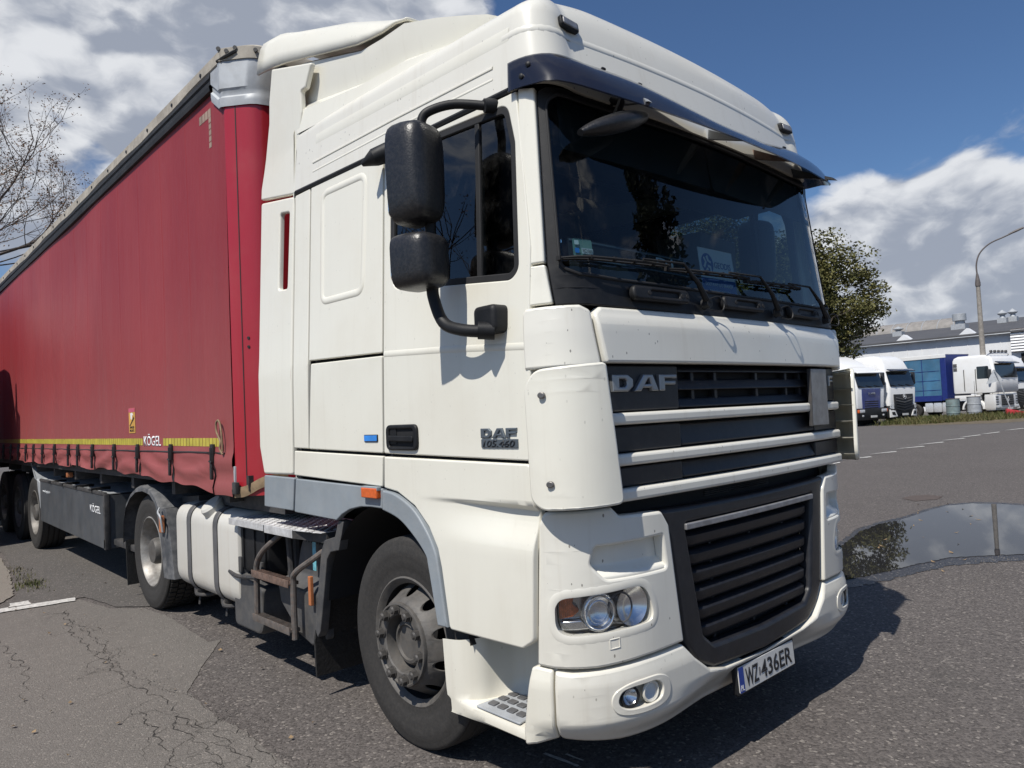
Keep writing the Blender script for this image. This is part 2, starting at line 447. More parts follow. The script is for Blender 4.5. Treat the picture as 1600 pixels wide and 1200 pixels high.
grey_cover = simple('bare_grey_plate', (0.30, 0.29, 0.275), 0.5, metal=0.35, vary=0.2, scale=18, dust=0.3)
silver_strip = simple('dull_silver_strip', (0.30, 0.30, 0.31), 0.45, metal=0.5, vary=0.2, scale=20, dust=0.3)
galv = simple('galvanised_grey', (0.40, 0.42, 0.44), 0.55, metal=0.2, vary=0.12, scale=7, dust=0.15)

def glass_mat(name, tint, rough=0.0, refl=1.0, dirt=0.0):
    """thin pane: tinted straight-through light plus Fresnel reflection"""
    m = bpy.data.materials.new(name); m.use_nodes = True; b = NB(m.node_tree); b.n.clear(); MATS[name] = m
    out = b.new('ShaderNodeOutputMaterial')
    tr = b.new('ShaderNodeBsdfTransparent'); tr.inputs[0].default_value = tint + (1,)
    gl = b.new('ShaderNodeBsdfGlossy'); gl.inputs['Roughness'].default_value = rough; gl.inputs[0].default_value = (1, 1, 1, 1)
    fr = b.new('ShaderNodeFresnel'); bf = b.new('ShaderNodeNewGeometry').outputs['Backfacing']
    b.link(b.math('ADD', 1.5, b.math('MULTIPLY', bf, 1 / 1.5 - 1.5)), fr.inputs[0])
    mx = b.new('ShaderNodeMixShader'); b.link(b.math('MULTIPLY', fr.outputs[0], refl, clamp=True), mx.inputs[0])
    b.link(tr.outputs[0], mx.inputs[1]); b.link(gl.outputs[0], mx.inputs[2])
    last = mx.outputs[0]
    if dirt > 0:
        co = obj_co(b)
        df = b.new('ShaderNodeBsdfDiffuse'); df.inputs[0].default_value = (0.35, 0.34, 0.32, 1)
        f = b.math('MULTIPLY', b.smooth(b.noise(co, 9.0, 8.0, 0.7), 0.45, 0.8), dirt)
        m2 = b.new('ShaderNodeMixShader'); b.put(f, m2.inputs[0]); b.link(last, m2.inputs[1]); b.link(df.outputs[0], m2.inputs[2]); last = m2.outputs[0]
    b.link(last, out.inputs[0])
    return m
windscreen_glass = glass_mat('windscreen_glass', (0.48, 0.60, 0.63), 0.0, 0.85, 0.035)
side_glass = glass_mat('side_window_glass', (0.26, 0.31, 0.32), 0.0, 1.3, 0.04)
lamp_glass = glass_mat('lamp_glass', (0.92, 0.93, 0.94), 0.0, 1.0, 0.03)
far_glass = glass_mat('far_cab_glass', (0.35, 0.42, 0.44), 0.0, 1.6, 0.04)

def smoked():
    m, b, p = new_mat('smoked_acrylic'); co = obj_co(b)
    p.inputs['Base Color'].default_value = (0.012, 0.012, 0.020, 1); p.inputs['Roughness'].default_value = 0.12
    n = b.smooth(b.noise(co, 60.0, 6.0, 0.7), 0.62, 0.75)
    p.inputs['Coat Weight'].default_value = 0.6; p.inputs['Coat Roughness'].default_value = 0.04
    b.link(b.mix(b.math('MULTIPLY', n, 0.2), (0.012, 0.012, 0.020, 1), (0.09, 0.09, 0.11, 1)), p.inputs['Base Color'])
    p.inputs['Alpha'].default_value = 0.86
    return m
visor_mat = smoked()

def curtain_mat():
    m, b, p = new_mat('red_curtain_tarp'); co = obj_co(b)
    sep = b.new('ShaderNodeSeparateXYZ'); b.link(co, sep.inputs[0])
    n = b.noise(b.scaled(co, 1, 0.8, 0.35), 1.4, 6.0, 0.6)
    st = b.noise(b.scaled(co, 6.0, 6.0, 0.25), 1.0, 4.0, 0.6)
    hgt = b.math('ADD', sep.outputs[2], b.math('MULTIPLY', b.math('SUBTRACT', n, 0.5), 1.1))
    dusty = b.smooth(hgt, 1.0, 2.9, 1.0, 0.0)
    c = b.mix(b.smooth(n, 0.3, 0.75), (0.238, 0.020, 0.025, 1), (0.285, 0.034, 0.036, 1))
    c = b.mix(b.math('MULTIPLY', dusty, 0.33), c, (0.30, 0.165, 0.147, 1))
    c = b.mix(b.math('MULTIPLY', b.smooth(st, 0.52, 0.75), 0.08), c, (0.33, 0.17, 0.165, 1))
    b.link(c, p.inputs['Base Color']); p.inputs['Roughness'].default_value = 0.55
    weave = b.new('ShaderNodeTexWave'); weave.wave_type = 'BANDS'; weave.bands_direction = 'Z'; weave.inputs['Scale'].default_value = 70.0; weave.inputs['Distortion'].default_value = 1.5
    b.link(co, weave.inputs['Vector'])
    h = b.math('ADD', b.math('MULTIPLY', weave.outputs['Fac'], 0.006), b.noise(b.scaled(co, 1, 3.0, 0.9), 1.6, 4.0, 0.55))
    bump(b, p, h, 0.05, 0.22)
    return m
red_curtain = curtain_mat()
red_post = paint('red_post_paint', (0.36, 0.016, 0.026), specks=0.0, streak=0.10, grime=(0.34, 0.10, 0.09))
rail_dark = simple('rail_dark', (0.028, 0.029, 0.032), 0.65, spec=0.2, vary=0.2, scale=4, dust=0.2, dustcol=(0.07, 0.07, 0.07))
cream_tarp = simple('dirty_roof_tarp', (0.36, 0.33, 0.28), 0.75, vary=0.2, scale=5, dust=0.5, dustcol=(0.22, 0.18, 0.14))
yellow_tape = simple('yellow_reflective_tape', (0.50, 0.42, 0.06), 0.4, vary=0.15, scale=10)
faded_tape = simple('faded_reflective_tape', (0.30, 0.22, 0.17), 0.6, vary=0.2)
buckle_dark = simple('buckle_dark', (0.018, 0.018, 0.019), 0.5, vary=0.2, dust=0.2, dustcol=(0.08, 0.07, 0.06))
pallet_box_grey = simple('pallet_box_paint', (0.060, 0.066, 0.074), 0.5, vary=0.15, scale=3, dust=0.35, dustcol=(0.12, 0.115, 0.11))
beige_strap = simple('beige_strap', (0.24, 0.17, 0.10), 0.8, vary=0.2, scale=20)
sticker_yellow = simple('sticker_yellow', (0.60, 0.33, 0.07), 0.5)
sticker_pink = simple('sticker_pink', (0.55, 0.10, 0.16), 0.5)
# ------------------------------------------------------------------ the road tractor: its surfaces
def lerp(a, b, t): return a + (b - a) * t
def interp(x, X, Y):
    if x <= X[0]: return Y[0]
    for i in range(1, len(X)):
        if x <= X[i]: return Y[i - 1] + (Y[i] - Y[i - 1]) * (x - X[i - 1]) / (X[i] - X[i - 1])
    return Y[-1]
def sstep(a, b, x):
    t = max(0.0, min(1.0, (x - a) / (b - a))); return t * t * (3 - 2 * t)
def bez(P, t):
    a, b, c, d = (1 - t) ** 3, 3 * t * (1 - t) ** 2, 3 * t * t * (1 - t), t ** 3
    return tuple(a * P[0][i] + b * P[1][i] + c * P[2][i] + d * P[3][i] for i in (0, 1))
def plan_curve(u1, y0, dy, B, n):
    P = [(u1 * i / n, y0 + dy * (i / n) ** 2) for i in range(n + 1)]
    P += [bez(B, i / 40) for i in range(1, 41)]
    s = [0.0]
    for i in range(1, len(P)): s.append(s[-1] + math.dist(P[i], P[i - 1]))
    return s, [p[0] for p in P], [p[1] for p in P]
PS, PU, PV = plan_curve(1.02, .15, .0428, ((1.02, .1928), (1.15, .203), (1.245, .28), (1.245, .45)), 40)   # cab nose seen from above
QS, QU, QV = plan_curve(0.80, .15, .026, ((.80, .176), (1.03, .187), (1.245, .30), (1.245, .55)), 32)     # lower body and bumper
def half_width(z): return 1.245 - 0.065 * min(max((z - 1.9) / 1.0, 0.0), 1.4)
def lean(z): return interp(z, [1.76, 2.0, 2.93, 3.3], [0, .012, .14, .215])
def front_pt(s, z):
    a = abs(s); u = interp(a, PS, PU); v = interp(a, PS, PV)
    if a > PS[-1]: v += a - PS[-1]
    w = 1 - .7 * min(max((a - PS[40]) / (PS[-1] - PS[40]), 0), 1)
    return Vector((math.copysign(u * half_width(z) / 1.245, s), v + lean(z) * w, z))
def plan_normal(S, U, V, s):
    a = abs(s); e = 0.01
    tx = interp(a + e, S, U) - interp(a - e, S, U) if a > e else 2 * e
    ty = interp(a + e, S, V) - interp(a - e, S, V) if a > e else 0.0
    if a > S[-1] - e: tx, ty = 0.0, 1.0
    L = hypot(tx, ty) or 1.0
    return Vector((math.copysign(1, s) * ty / L, -tx / L, 0))
def front(s, z, d): return front_pt(s, z) - plan_normal(PS, PU, PV, s) * d
def low_pt(s, z, off=0.0):
    a = abs(s); u = interp(a, QS, QU); v = interp(a, QS, QV)
    if a > QS[-1]: v += a - QS[-1]
    return Vector((math.copysign(u, s), v, z))
def lower(s, z, d): return low_pt(s, z) - plan_normal(QS, QU, QV, s) * d
def bumper_map(s, z, d):
    b = 0.018 * sstep(0.62, 0.52, z) - 0.075 * sstep(0.40, 0.27, z) * (1 - sstep(1.28, 1.40, abs(s))) - 0.055 * sstep(0.455, 0.36, z) * (1 - sstep(0.33, 0.80, abs(s))) - 0.006
    return low_pt(s, z) - plan_normal(QS, QU, QV, s) * (d - b)
def side(m):
    return lambda y, z, d: Vector((m * (half_width(z) - d), y, z))
def side_flare(m):
    def f(y, z, d):
        b = 0.005 * sstep(1.13, 1.0, z) * sstep(1.25, 0.75, y) - 0.034 * sstep(1.230, 1.205, z) * sstep(1.04, 1.19, z) * sstep(1.22, 0.50, y)
        return Vector((m * (half_width(z) + b - d), y, z))
    return f

truck = empty('road_tractor', (0, 1.38, 0), 0, 'big white road tractor in front, with black twin mirrors, coupled to the red trailer', 'truck')
class Kid:
    """all tractor parts are written in the truck's own frame, so undo the Empty's offset once"""
def fit(o):
    o.matrix_parent_inverse = Matrix.Translation((0, -1.38, 0)); return o
_old_link = link_mesh
def link_mesh(name, me, mat=None, parent=None):
    o = _old_link(name, me, mat, parent)
    if parent is truck: o.matrix_parent_inverse = Matrix.Translation((0, -1.38, 0))
    return o
T = truck

# ---- roof shell: sweep round the cab, rolled over at the top
def build_roof():
    bm = bmesh.new()
    base = []
    for y in (2.46, 2.2, 1.9, 1.6, 1.3, 1.0, 0.75, 0.58): base.append(('L', y))
    N = 110; smax = PS[-1]
    for i in range(N + 1): base.append(('F', -smax + 2 * smax * i / N))
    for y in (0.58, 0.75, 1.0, 1.3, 1.6, 1.9, 2.2, 2.46): base.append(('R', y))
    cols = []
    for k, v in base:
        if k == 'F': y = front_pt(v, 3.0).y; front_w = 1 - sstep(PS[30], PS[-1], abs(v))
        else: y = v; front_w = 0.0
        z0 = lerp(2.925 + 0.042 * max(0, y - 0.5), 2.905, front_w)
        zt = lerp(3.315 + 0.045 * max(0, y - 0.5), 3.415, front_w)
        r = lerp(0.075, 0.16, front_w)
        col = []
        def pt(z, ins):
            if k == 'F':
                P = front_pt(v, min(z, 3.32)); n = plan_normal(PS, PU, PV, v); P.z = z; return P - n * ins
            return Vector(((-1 if k == 'L' else 1) * (half_width(z) - ins), y, z))
        col.append(pt(z0, 0.02)); col.append(pt(z0, 0.0))
        zs = zt - r
        for j in range(1, 6): col.append(pt(lerp(z0, zs, j / 5), 0.0))
        for j in range(1, 8):
            a = (pi / 2) * j / 7; col.append(pt(zs + r * sin(a), r * (1 - cos(a))))
        e = col[-1]; ctr = Vector((0, min(max(y, 1.25), 2.2), zt))
        for f in (0.12, 0.3, 0.55, 0.8, 1.0):
            P = e.lerp(ctr, f); P.z = zt + 0.10 * sin(f * pi / 2) * (0.6 + 0.4 * front_w); col.append(P)
        cols.append([bm.verts.new(p) for p in col])
    for A, B in zip(cols, cols[1:]):
        for j in range(len(A) - 1):
            try: bm.faces.new((A[j], B[j], B[j + 1], A[j + 1]))
            except ValueError: pass
    bmesh.ops.remove_doubles(bm, verts=bm.verts[:], dist=0.0005)
    return from_bm('roof', bm, white_front, T, 32)
build_roof()
for m in (-1, 1):
    f = side(m)
    bead = [(2.234, 3.12), (1.4, 3.096), (0.62, 3.063)]
    strip('roof_bead', bead, f, 0.014, 0.005, white, T)
    strip('roof_bead', [(2.234, 3.065), (1.4, 3.045), (0.62, 3.012)], f, 0.012, 0.002, white, T)
    strip('roof_crease', [(2.2, 3.253), (0.52, 3.172)], f, 0.06, 0.0022, white, T)
    strip('rain_gutter', [(2.45, 2.994), (1.464, 2.957), (0.52, 2.927)], lambda y, z, d: f(y, z, d + 0.006), 0.030, 0.016, black_plastic, T)
strip('front_crease', [(-1.46, 3.166), (-1.2, 3.162), (-0.6, 3.170), (0, 3.174), (0.6, 3.170), (1.2, 3.162), (1.46, 3.166)], front, 0.03, 0.003, white_front, T)

# ---- side skin
for m in (-1, 1):
    f = side(m)
    near = m < 0
    panel('rear_fairing', fillet([(2.951, 3.051), (2.474, 2.977), (2.444, 1.936), (2.476, 1.284), (2.875, 1.278), (2.929, 1.451), (2.917, 2.02)], 0.02), f, white, T, 0.03, 0.012, 0.12,
          holes=[fillet([(2.66, 2.913), (2.53, 2.892), (2.532, 2.415), (2.652, 2.426)], 0.02)] if near else [])
    panel('upper_fairing', fillet([(2.766, 3.89), (2.235, 3.728), (2.321, 3.605), (2.379, 3.606), (2.381, 3.476), (2.432, 3.295), (2.457, 2.989), (2.957, 3.072), (2.957, 3.144), (2.831, 3.549), (2.82, 3.689)], 0.015), f, white, T, 0.03, 0.012, 0.12)
    panel('corner_strip', fillet([(2.452, 2.975), (2.266, 2.972), (2.24, 1.926), (2.265, 1.441), (2.443, 1.444), (2.423, 1.935)], 0.006), f, white, T, 0.02, 0.006, 0.12)
    panel('sleeper_panel', fillet([(2.25, 2.972), (1.473, 2.945), (1.473, 2.744), (1.455, 1.921), (2.206, 1.945), (2.225, 1.941)], 0.008), f, white, T, 0.02, 0.006, 0.12)
    rr = fillet([(2.107, 2.898), (1.644, 2.884), (1.651, 2.261), (2.085, 2.267)], 0.06, 7)
    strip('pressed_frame', rr + [rr[0]], f, 0.040, 0.006, white, T)
    panel('locker_door', fillet([(2.201, 1.926), (1.457, 1.906), (1.483, 1.422), (2.254, 1.439)], 0.01), f, white, T, 0.02, 0.006, 0.12)
    door_poly = fillet([(1.461, 2.945), (0.476, 2.909), (0.453, 2.731), (0.426, 2.529), (0.393, 2.244), (0.407, 1.602), (0.432, 1.401), (1.468, 1.421), (1.44, 1.904)], 0.012)
    win = fillet([(0.53, 2.871), (0.483, 2.695), (0.46, 2.166), (0.505, 2.128), (0.934, 2.175), (1.357, 2.225), (1.396, 2.398), (1.406, 2.895), (0.993, 2.904)], 0.07, 6)
    door = panel('door', door_poly, f, white, T, 0.035, 0.006, 0.10, holes=[win])
    wo = offset2(ccw(win), -0.001); wi = offset2(ccw(win), 0.030)
    panel('window_seal', wo, lambda y, z, d: f(y, z, d + 0.004), seal_rubber, door, 0.03, 0.004, 0.1, holes=[wi])
    panel('window_pane', offset2(ccw(win), 0.012), lambda y, z, d: f(y, z, d + 0.016), side_glass, door, 0.004, 0, 0.5, grid=False)
    tp, bt = [(0.738, 2.878)][0], [(0.713, 2.151)][0]
    dv = [(tp[0] + 0.012, tp[1]), (tp[0] - 0.016, tp[1]), (bt[0] - 0.016, bt[1]), (bt[0] + 0.012, bt[1])]
    panel('window_divider', dv, lambda y, z, d: f(y, z, d + 0.006), seal_rubber, door, 0.03, 0.003, 0.2)
    strip('door_crease', [(1.434, 1.912), (0.917, 1.886), (0.419, 1.851)], f, 0.03, 0.0028, white, door)
    panel('sill_panel', fillet([(2.44, 1.427), (1.484, 1.407), (1.498, 1.255), (2.455, 1.283)], 0.008), f, white, T, 0.02, 0.006, 0.12)
    fl = side_flare(m)
    panel('front_wing', fillet([(1.47, 1.405), (0.433, 1.388), (0.419, 1.223), (0.455, 0.697), (0.516, 0.659), (0.982, 0.647), (0.992, 0.662), (1.033, 0.913), (1.056, 0.996), (1.118, 1.086), (1.223, 1.176), (1.363, 1.235), (1.481, 1.25)],
          [.01, .02, .02, .03, .03, .02, .01, 0, 0, 0, 0, .01, .01]), fl, white, T, 0.03, 0.008, 0.022)
    panel('skirt_panel', fillet([(2.871, 1.27), (2.461, 1.265), (2.488, 1.07), (2.886, 1.072)], 0.01), f, grey_skirt, T, 0.03, 0.006, 0.15)
    panel('skirt_panel', fillet([(2.436, 1.262), (1.499, 1.246), (1.506, 1.145), (1.607, 1.147), (1.713, 1.142), (1.825, 1.121), (1.908, 1.089), (1.969, 1.053), (2.468, 1.064)], [.01, .01, .005, 0, 0, 0, 0, .01, .01]), f, grey_skirt, T, 0.03, 0.006, 0.15)
    panel('wheel_arch_lip', [p[:2] for p in [tuple(q) for q in curve_pts([(a, b, 0) for a, b in [(1.482, 1.239), (1.369, 1.224), (1.229, 1.166), (1.128, 1.076), (1.066, 0.987), (1.043, 0.906), (0.999, 0.655)]], 5)]] + [p[:2] for p in [tuple(q) for q in curve_pts([(a, b, 0) for a, b in [(1.068, 0.651), (1.121, 0.902), (1.144, 0.964), (1.237, 1.043), (1.35, 1.108), (1.489, 1.142)]], 5)]], lambda y, z, d: f(y, z, d - 0.012), grey_skirt, T, 0.06, 0.008, 0.1)
# ---- inner shell of the wheel house
for m in (-1, 1):
    bm = bmesh.new(); prev = None
    for k in range(0, 25):
        a = radians(8 + (172 - 8) * k / 24)
        y, z = 1.50 - 0.63 * cos(a), 0.50 + 0.66 * sin(a)
        cur = [bm.verts.new((m * 1.225, y, z)), bm.verts.new((m * 0.70, y, z))]
        if prev: bm.faces.new((prev[0], cur[0], cur[1], prev[1]))
        prev = cur
    from_bm('wheel_house', bm, matt_black, T)
    panel('wheel_house_wall', [(0.95, 0.35), (2.1, 0.35), (2.1, 0.9), (1.9, 1.2), (1.1, 1.2), (0.9, 0.9)], lambda y, z, d: Vector((m * (0.72 - d), y, z)), matt_black, T, 0.02, 0, 0.5)
    panel('arch_flange', [(1.93, 1.045), (1.985, 1.05), (2.03, 0.955), (2.15, 0.925), (2.195, 0.855), (2.30, 0.40), (2.27, 0.36), (2.235, 0.40), (2.13, 0.82), (2.085, 0.865), (1.99, 0.885)],
          lambda y, z, d: Vector((m * (1.225 - d), y, z)), dusty_plastic, T, 0.05, 0.005, 0.1)
    bm = bmesh.new(); prev = None
    for y, z in ((1.96, 1.04), (2.01, 0.94), (2.13, 0.905), (2.17, 0.85), (2.27, 0.40), (2.28, 0.36)):
        cur = [bm.verts.new((m * 1.215, y, z)), bm.verts.new((m * 0.72, y, z))]
        if prev: bm.faces.new((prev[0], cur[0], cur[1], prev[1]))
        prev = cur
    from_bm('wheel_house_rear', bm, flap_rubber, T)
    panel('mud_flap', [(-0.235, -0.005), (-0.225, -0.215), (0.16, -0.215), (0.2, 0.14), (-0.21, 0.14)] if m < 0 else [(-0.16, -0.215), (0.225, -0.215), (0.235, -0.005), (0.21, 0.14), (-0.2, 0.14)],
          lambda a, b, d: Vector((m * 1.0 + a, 2.285 + d - 0.04 * b, 0.345 + b)), flap_rubber, T, 0.014, 0.002, 0.1)

# ---- front: pillars, windscreen, cowl
for m in (-1, 1):
    pl = [(m * a, b) for a, b in [(1.270, 2.172), (1.270, 2.90), (1.372, 2.915), (1.378, 2.172)]]
    panel('windscreen_pillar', fillet(pl, 0.01), front, white, T, 0.03, 0.008, 0.06)
    pl = [(m * a, b) for a, b in [(1.246, 2.006), (1.270, 2.164), (1.378, 2.164), (1.380, 2.006)]]
    panel('pillar_foot', fillet(pl, 0.012), front, white, T, 0.03, 0.008, 0.06)
glass_poly = fillet([(-1.205, 2.15), (-1.12, 2.122), (-0.9, 2.112), (0, 2.104), (0.9, 2.112), (1.12, 2.122), (1.205, 2.15), (1.215, 2.84), (1.15, 2.872), (0, 2.882), (-1.15, 2.872), (-1.215, 2.84)],
                    [.05, .02, 0, 0, 0, .02, .05, .06, .04, 0, .04, .06])
frame_poly = fillet([(-1.240, 2.0), (0, 1.985), (1.240, 2.0), (1.264, 2.17), (1.264, 2.89), (1.2, 2.905), (0, 2.915), (-1.2, 2.905), (-1.264, 2.89), (-1.264, 2.17)], [.01, 0, .01, .03, .05, 0, 0, 0, .05, .03])
panel('windscreen_surround', frame_poly, lambda s, z, d: front(s, z, d + 0.012), black_plastic, T, 0.03, 0.006, 0.08, holes=[glass_poly])
panel('windscreen', offset2(ccw(glass_poly), -0.03), lambda s, z, d: front(s, z, d + 0.022), windscreen_glass, T, 0.005, 0, 0.10)
strip('windscreen_seal', glass_poly + [glass_poly[0]], lambda s, z, d: front(s, z, d + 0.010), 0.014, 0.006, seal_rubber, T)
# grab handles and wipers
def handle(s0):
    bm = bmesh.new()
    outer = rrect(s0, 2.060, 0.37, 0.062, 0.028); 
    add_panel(bm, outer, lambda s, z, d: front(s, z, d - 0.024), 0.030, 0.012, 0.05, holes=[rrect(s0 + 0.02, 2.062, 0.19, 0.022, 0.01)])
    o = from_bm('grab_handle', bm, black_plastic, T)
    panel('handle_recess', rrect(s0 + 0.02, 2.062, 0.205, 0.03, 0.012), lambda s, z, d: front(s, z, d - 0.012), black_plastic, o, 0.01, 0, 0.1)
    for ds in (-0.09, 0.13, 0.165):
        bm = bmesh.new(); add_panel(bm, circle(s0 + ds, 2.062, 0.010, 12), lambda s, z, d: front(s, z, d - 0.026), 0.004, 0.001, 0.1, grid=False)
        from_bm('handle_screw', bm, matt_black, o)
for s0 in (-0.675, -0.03, 0.63): handle(s0)
def wiper(sp, se, st):
    """pivot at the cowl, elbow, blade tip - all on the glass"""
    pv = front(sp, 2.045, -0.022); el = front(se, 2.205, -0.045); tp = front(st, 2.19, -0.022)
    bm = bmesh.new()
    add_tube(bm, [pv, pv.lerp(el, 0.5) + Vector((0, -0.012, 0)), el], [0.016, 0.011, 0.006], 8)
    add_tube(bm, [front(sp, 2.040, 0.0), front(sp, 2.040, -0.035)], [0.026, 0.020], 14)
    arm = from_bm('wiper_arm', bm, black_plastic, T)
    bm = bmesh.new()
    add_tube(bm, [el, front(lerp(se, st, 0.40), 2.200, -0.042)], 0.005, 6)
    pts = [front(lerp(se - 0.06, st, k / 10), 2.196 - 0.014 * k / 10, -0.014 - 0.018 * sin(pi * k / 10) ** 0.5) for k in range(11)]
    add_tube(bm, pts, [0.004] + [0.006] * 9 + [0.004], 6)
    for k in range(0, 11, 2):
        add_box(bm, pts[k] + Vector((0, 0.008, 0)), (0.016, 0.022, 0.016))
    pts2 = [front(lerp(se - 0.06, st, k / 10), 2.194 - 0.014 * k / 10, 0.006) for k in range(11)]
    add_tube(bm, pts2, 0.005, 4)
    from_bm('wiper_blade', bm, matt_black, arm)
    bm = bmesh.new()
    loop = curve_pts([front(sp, 2.06, -0.03), front(sp + 0.05, 2.072, -0.05), front(sp + 0.07, 2.04, -0.06), front(sp + 0.05, 2.005, -0.055), front(sp + 0.0, 2.01, -0.03)], 6)
    add_tube(bm, loop, 0.0035, 5)
    from_bm('washer_hose', bm, black_plastic, arm)
wiper(-0.36, -0.53, -1.20)
wiper(0.30, 0.12, -0.60)
wiper(0.93, 0.70, 0.04)

# ---- bonnet, corners, grille
panel('bonnet', fillet([(-1.048, 1.768), (1.048, 1.768), (1.082, 1.965), (1.04, 1.992), (-1.04, 1.992), (-1.082, 1.965)], [.012, .012, .03, .02, .02, .03]), lambda s, z, d: front(s, z, d - 0.020 + 0.022 * sstep(1.90, 1.992, z) ** 1.6), white_front, T, 0.04, 0.012, 0.03)
for m in (-1, 1):
    panel('bonnet_corner', fillet([(m * a, b) for a, b in [(1.060, 1.755), (1.094, 1.975), (1.14, 1.997), (1.37, 1.997), (1.385, 1.975), (1.385, 1.755)]], [.01, .03, .02, .02, .02, .01]), lambda s, z, d: front(s, z, d - 0.008), white_front, T, 0.04, 0.012, 0.05)
    panel('air_channel', [(m * a, b) for a, b in [(1.04, 1.215), (1.05, 1.775), (1.40, 1.775), (1.40, 1.215)]], lambda s, z, d: front(s, z, d + 0.035), dusty_plastic, T, 0.02, 0, 0.06)
panel('grille_back', [(-1.06, 1.2), (1.06, 1.2), (1.06, 1.775), (-1.06, 1.775)], lambda s, z, d: front(s, z, d + 0.085), matt_black, T, 0.01, 0, 0.2)
ROWS = [(1.578, 1.762), (1.416, 1.516), (1.279, 1.354)]
for z0, z1 in ROWS:
    for s0, s1 in ((-1.036, -0.575), (0.70, 1.036)):
        panel('grille_plate', fillet([(s0, z0), (s1, z0), (s1, z1), (s0, z1)], 0.006), lambda s, z, d: front(s, z, d + 0.022), grille_black, T, 0.05, 0.006, 0.1)
def grille_slat(z0, z1, s0=-0.57, s1=0.695, tilt=0.03):
    panel('grille_slat', fillet([(s0, z0), (s1, z0), (s1, z1), (s0, z1)], 0.01), lambda s, z, d: front(s, z, d + 0.02 + tilt * (z - z0) / max(0.01, z1 - z0)), grille_black, T, 0.035, 0.008, 0.12)
for z0, z1 in ((1.735, 1.765), (1.657, 1.705), (1.582, 1.625), (1.420, 1.512), (1.283, 1.35)): grille_slat(z0, z1)
for s0 in (-0.45, -0.27, 0.10, 0.42, 0.60):
    panel('grille_web', [(s0, 1.58), (s0 + 0.022, 1.58), (s0 + 0.022, 1.76), (s0, 1.76)], lambda s, z, d: front(s, z, d + 0.045), grille_black, T, 0.03, 0.003, 0.1)
for z0, z1 in ((1.524, 1.572), (1.362, 1.410), (1.222, 1.273)):
    panel('grille_bar', fillet([(-1.03, z0), (1.03, z0), (1.03, z1), (-1.03, z1)], 0.012), lambda s, z, d: front(s, z, d - 0.004), white_front, T, 0.06, 0.014, 0.1)
# maker's letters, drawn as outlines
def daf_letters(name, mat, mapf, cx, cz, w, h, th, sgn=1):
    """squared extended lettering: D, open A, F in a 3.35 x 1 box"""
    Wd = 3.35
    D = [(0, 0), (0.75, 0), (1.0, 0.28), (1.0, 0.72), (0.75, 1), (0, 1)]
    Dh = [(0.33, 0.27), (0.60, 0.27), (0.68, 0.40), (0.68, 0.60), (0.60, 0.73), (0.33, 0.73)]
    A1 = [(1.05, 0), (1.40, 0), (1.50, 0.20), (1.93, 0.20), (1.97, 0), (2.31, 0), (2.02, 1), (1.55, 1)]
    Ah = [(1.61, 0.42), (1.77, 0.74), (1.85, 0.74), (1.90, 0.42)]
    Fp = [(2.36, 0), (2.66, 0), (2.66, 0.36), (3.26, 0.36), (3.26, 0.60), (2.66, 0.60), (2.66, 0.75), (3.33, 0.75), (3.33, 1), (2.36, 1)]
    def tr(P): return [(cx + sgn * (x / Wd - 0.5) * w, cz + (y - 0.5) * h) for x, y in P]
    out = []
    for P, H in ((D, [Dh]), (A1, [Ah]), (Fp, [])):
        bm = bmesh.new(); add_panel(bm, tr(P), mapf, th, th * 0.35, 0.05, holes=[tr(q) for q in H], grid=False); out.append((bm))
    return out
for bm in daf_letters('badge', letter_alu, lambda s, z, d: front(s, z, d + 0.004), -0.80, 1.690, 0.40, 0.068, 0.018): from_bm('badge_letter', bm, letter_alu, T, 20)
for bm in daf_letters('badge', letter_alu, lambda s, z, d: front(s, z, d + 0.006), 0.87, 1.690, 0.23, 0.060, 0.016)[2:]: from_bm('badge_letter', bm, letter_alu, T, 20)
panel('blank_plate', fillet([(0.600, 1.449), (0.826, 1.446), (0.824, 1.754), (0.610, 1.753)], 0.006), lambda s, z, d: front(s, z, d - 0.014), grey_cover, T, 0.02, 0.003, 0.2)
panel('blank_plate_edge', fillet([(0.597, 1.446), (0.602, 1.446), (0.611, 1.754), (0.606, 1.754)], 0.002), lambda s, z, d: front(s, z, d - 0.015), chassis_grey, T, 0.02, 0.001, 0.2)

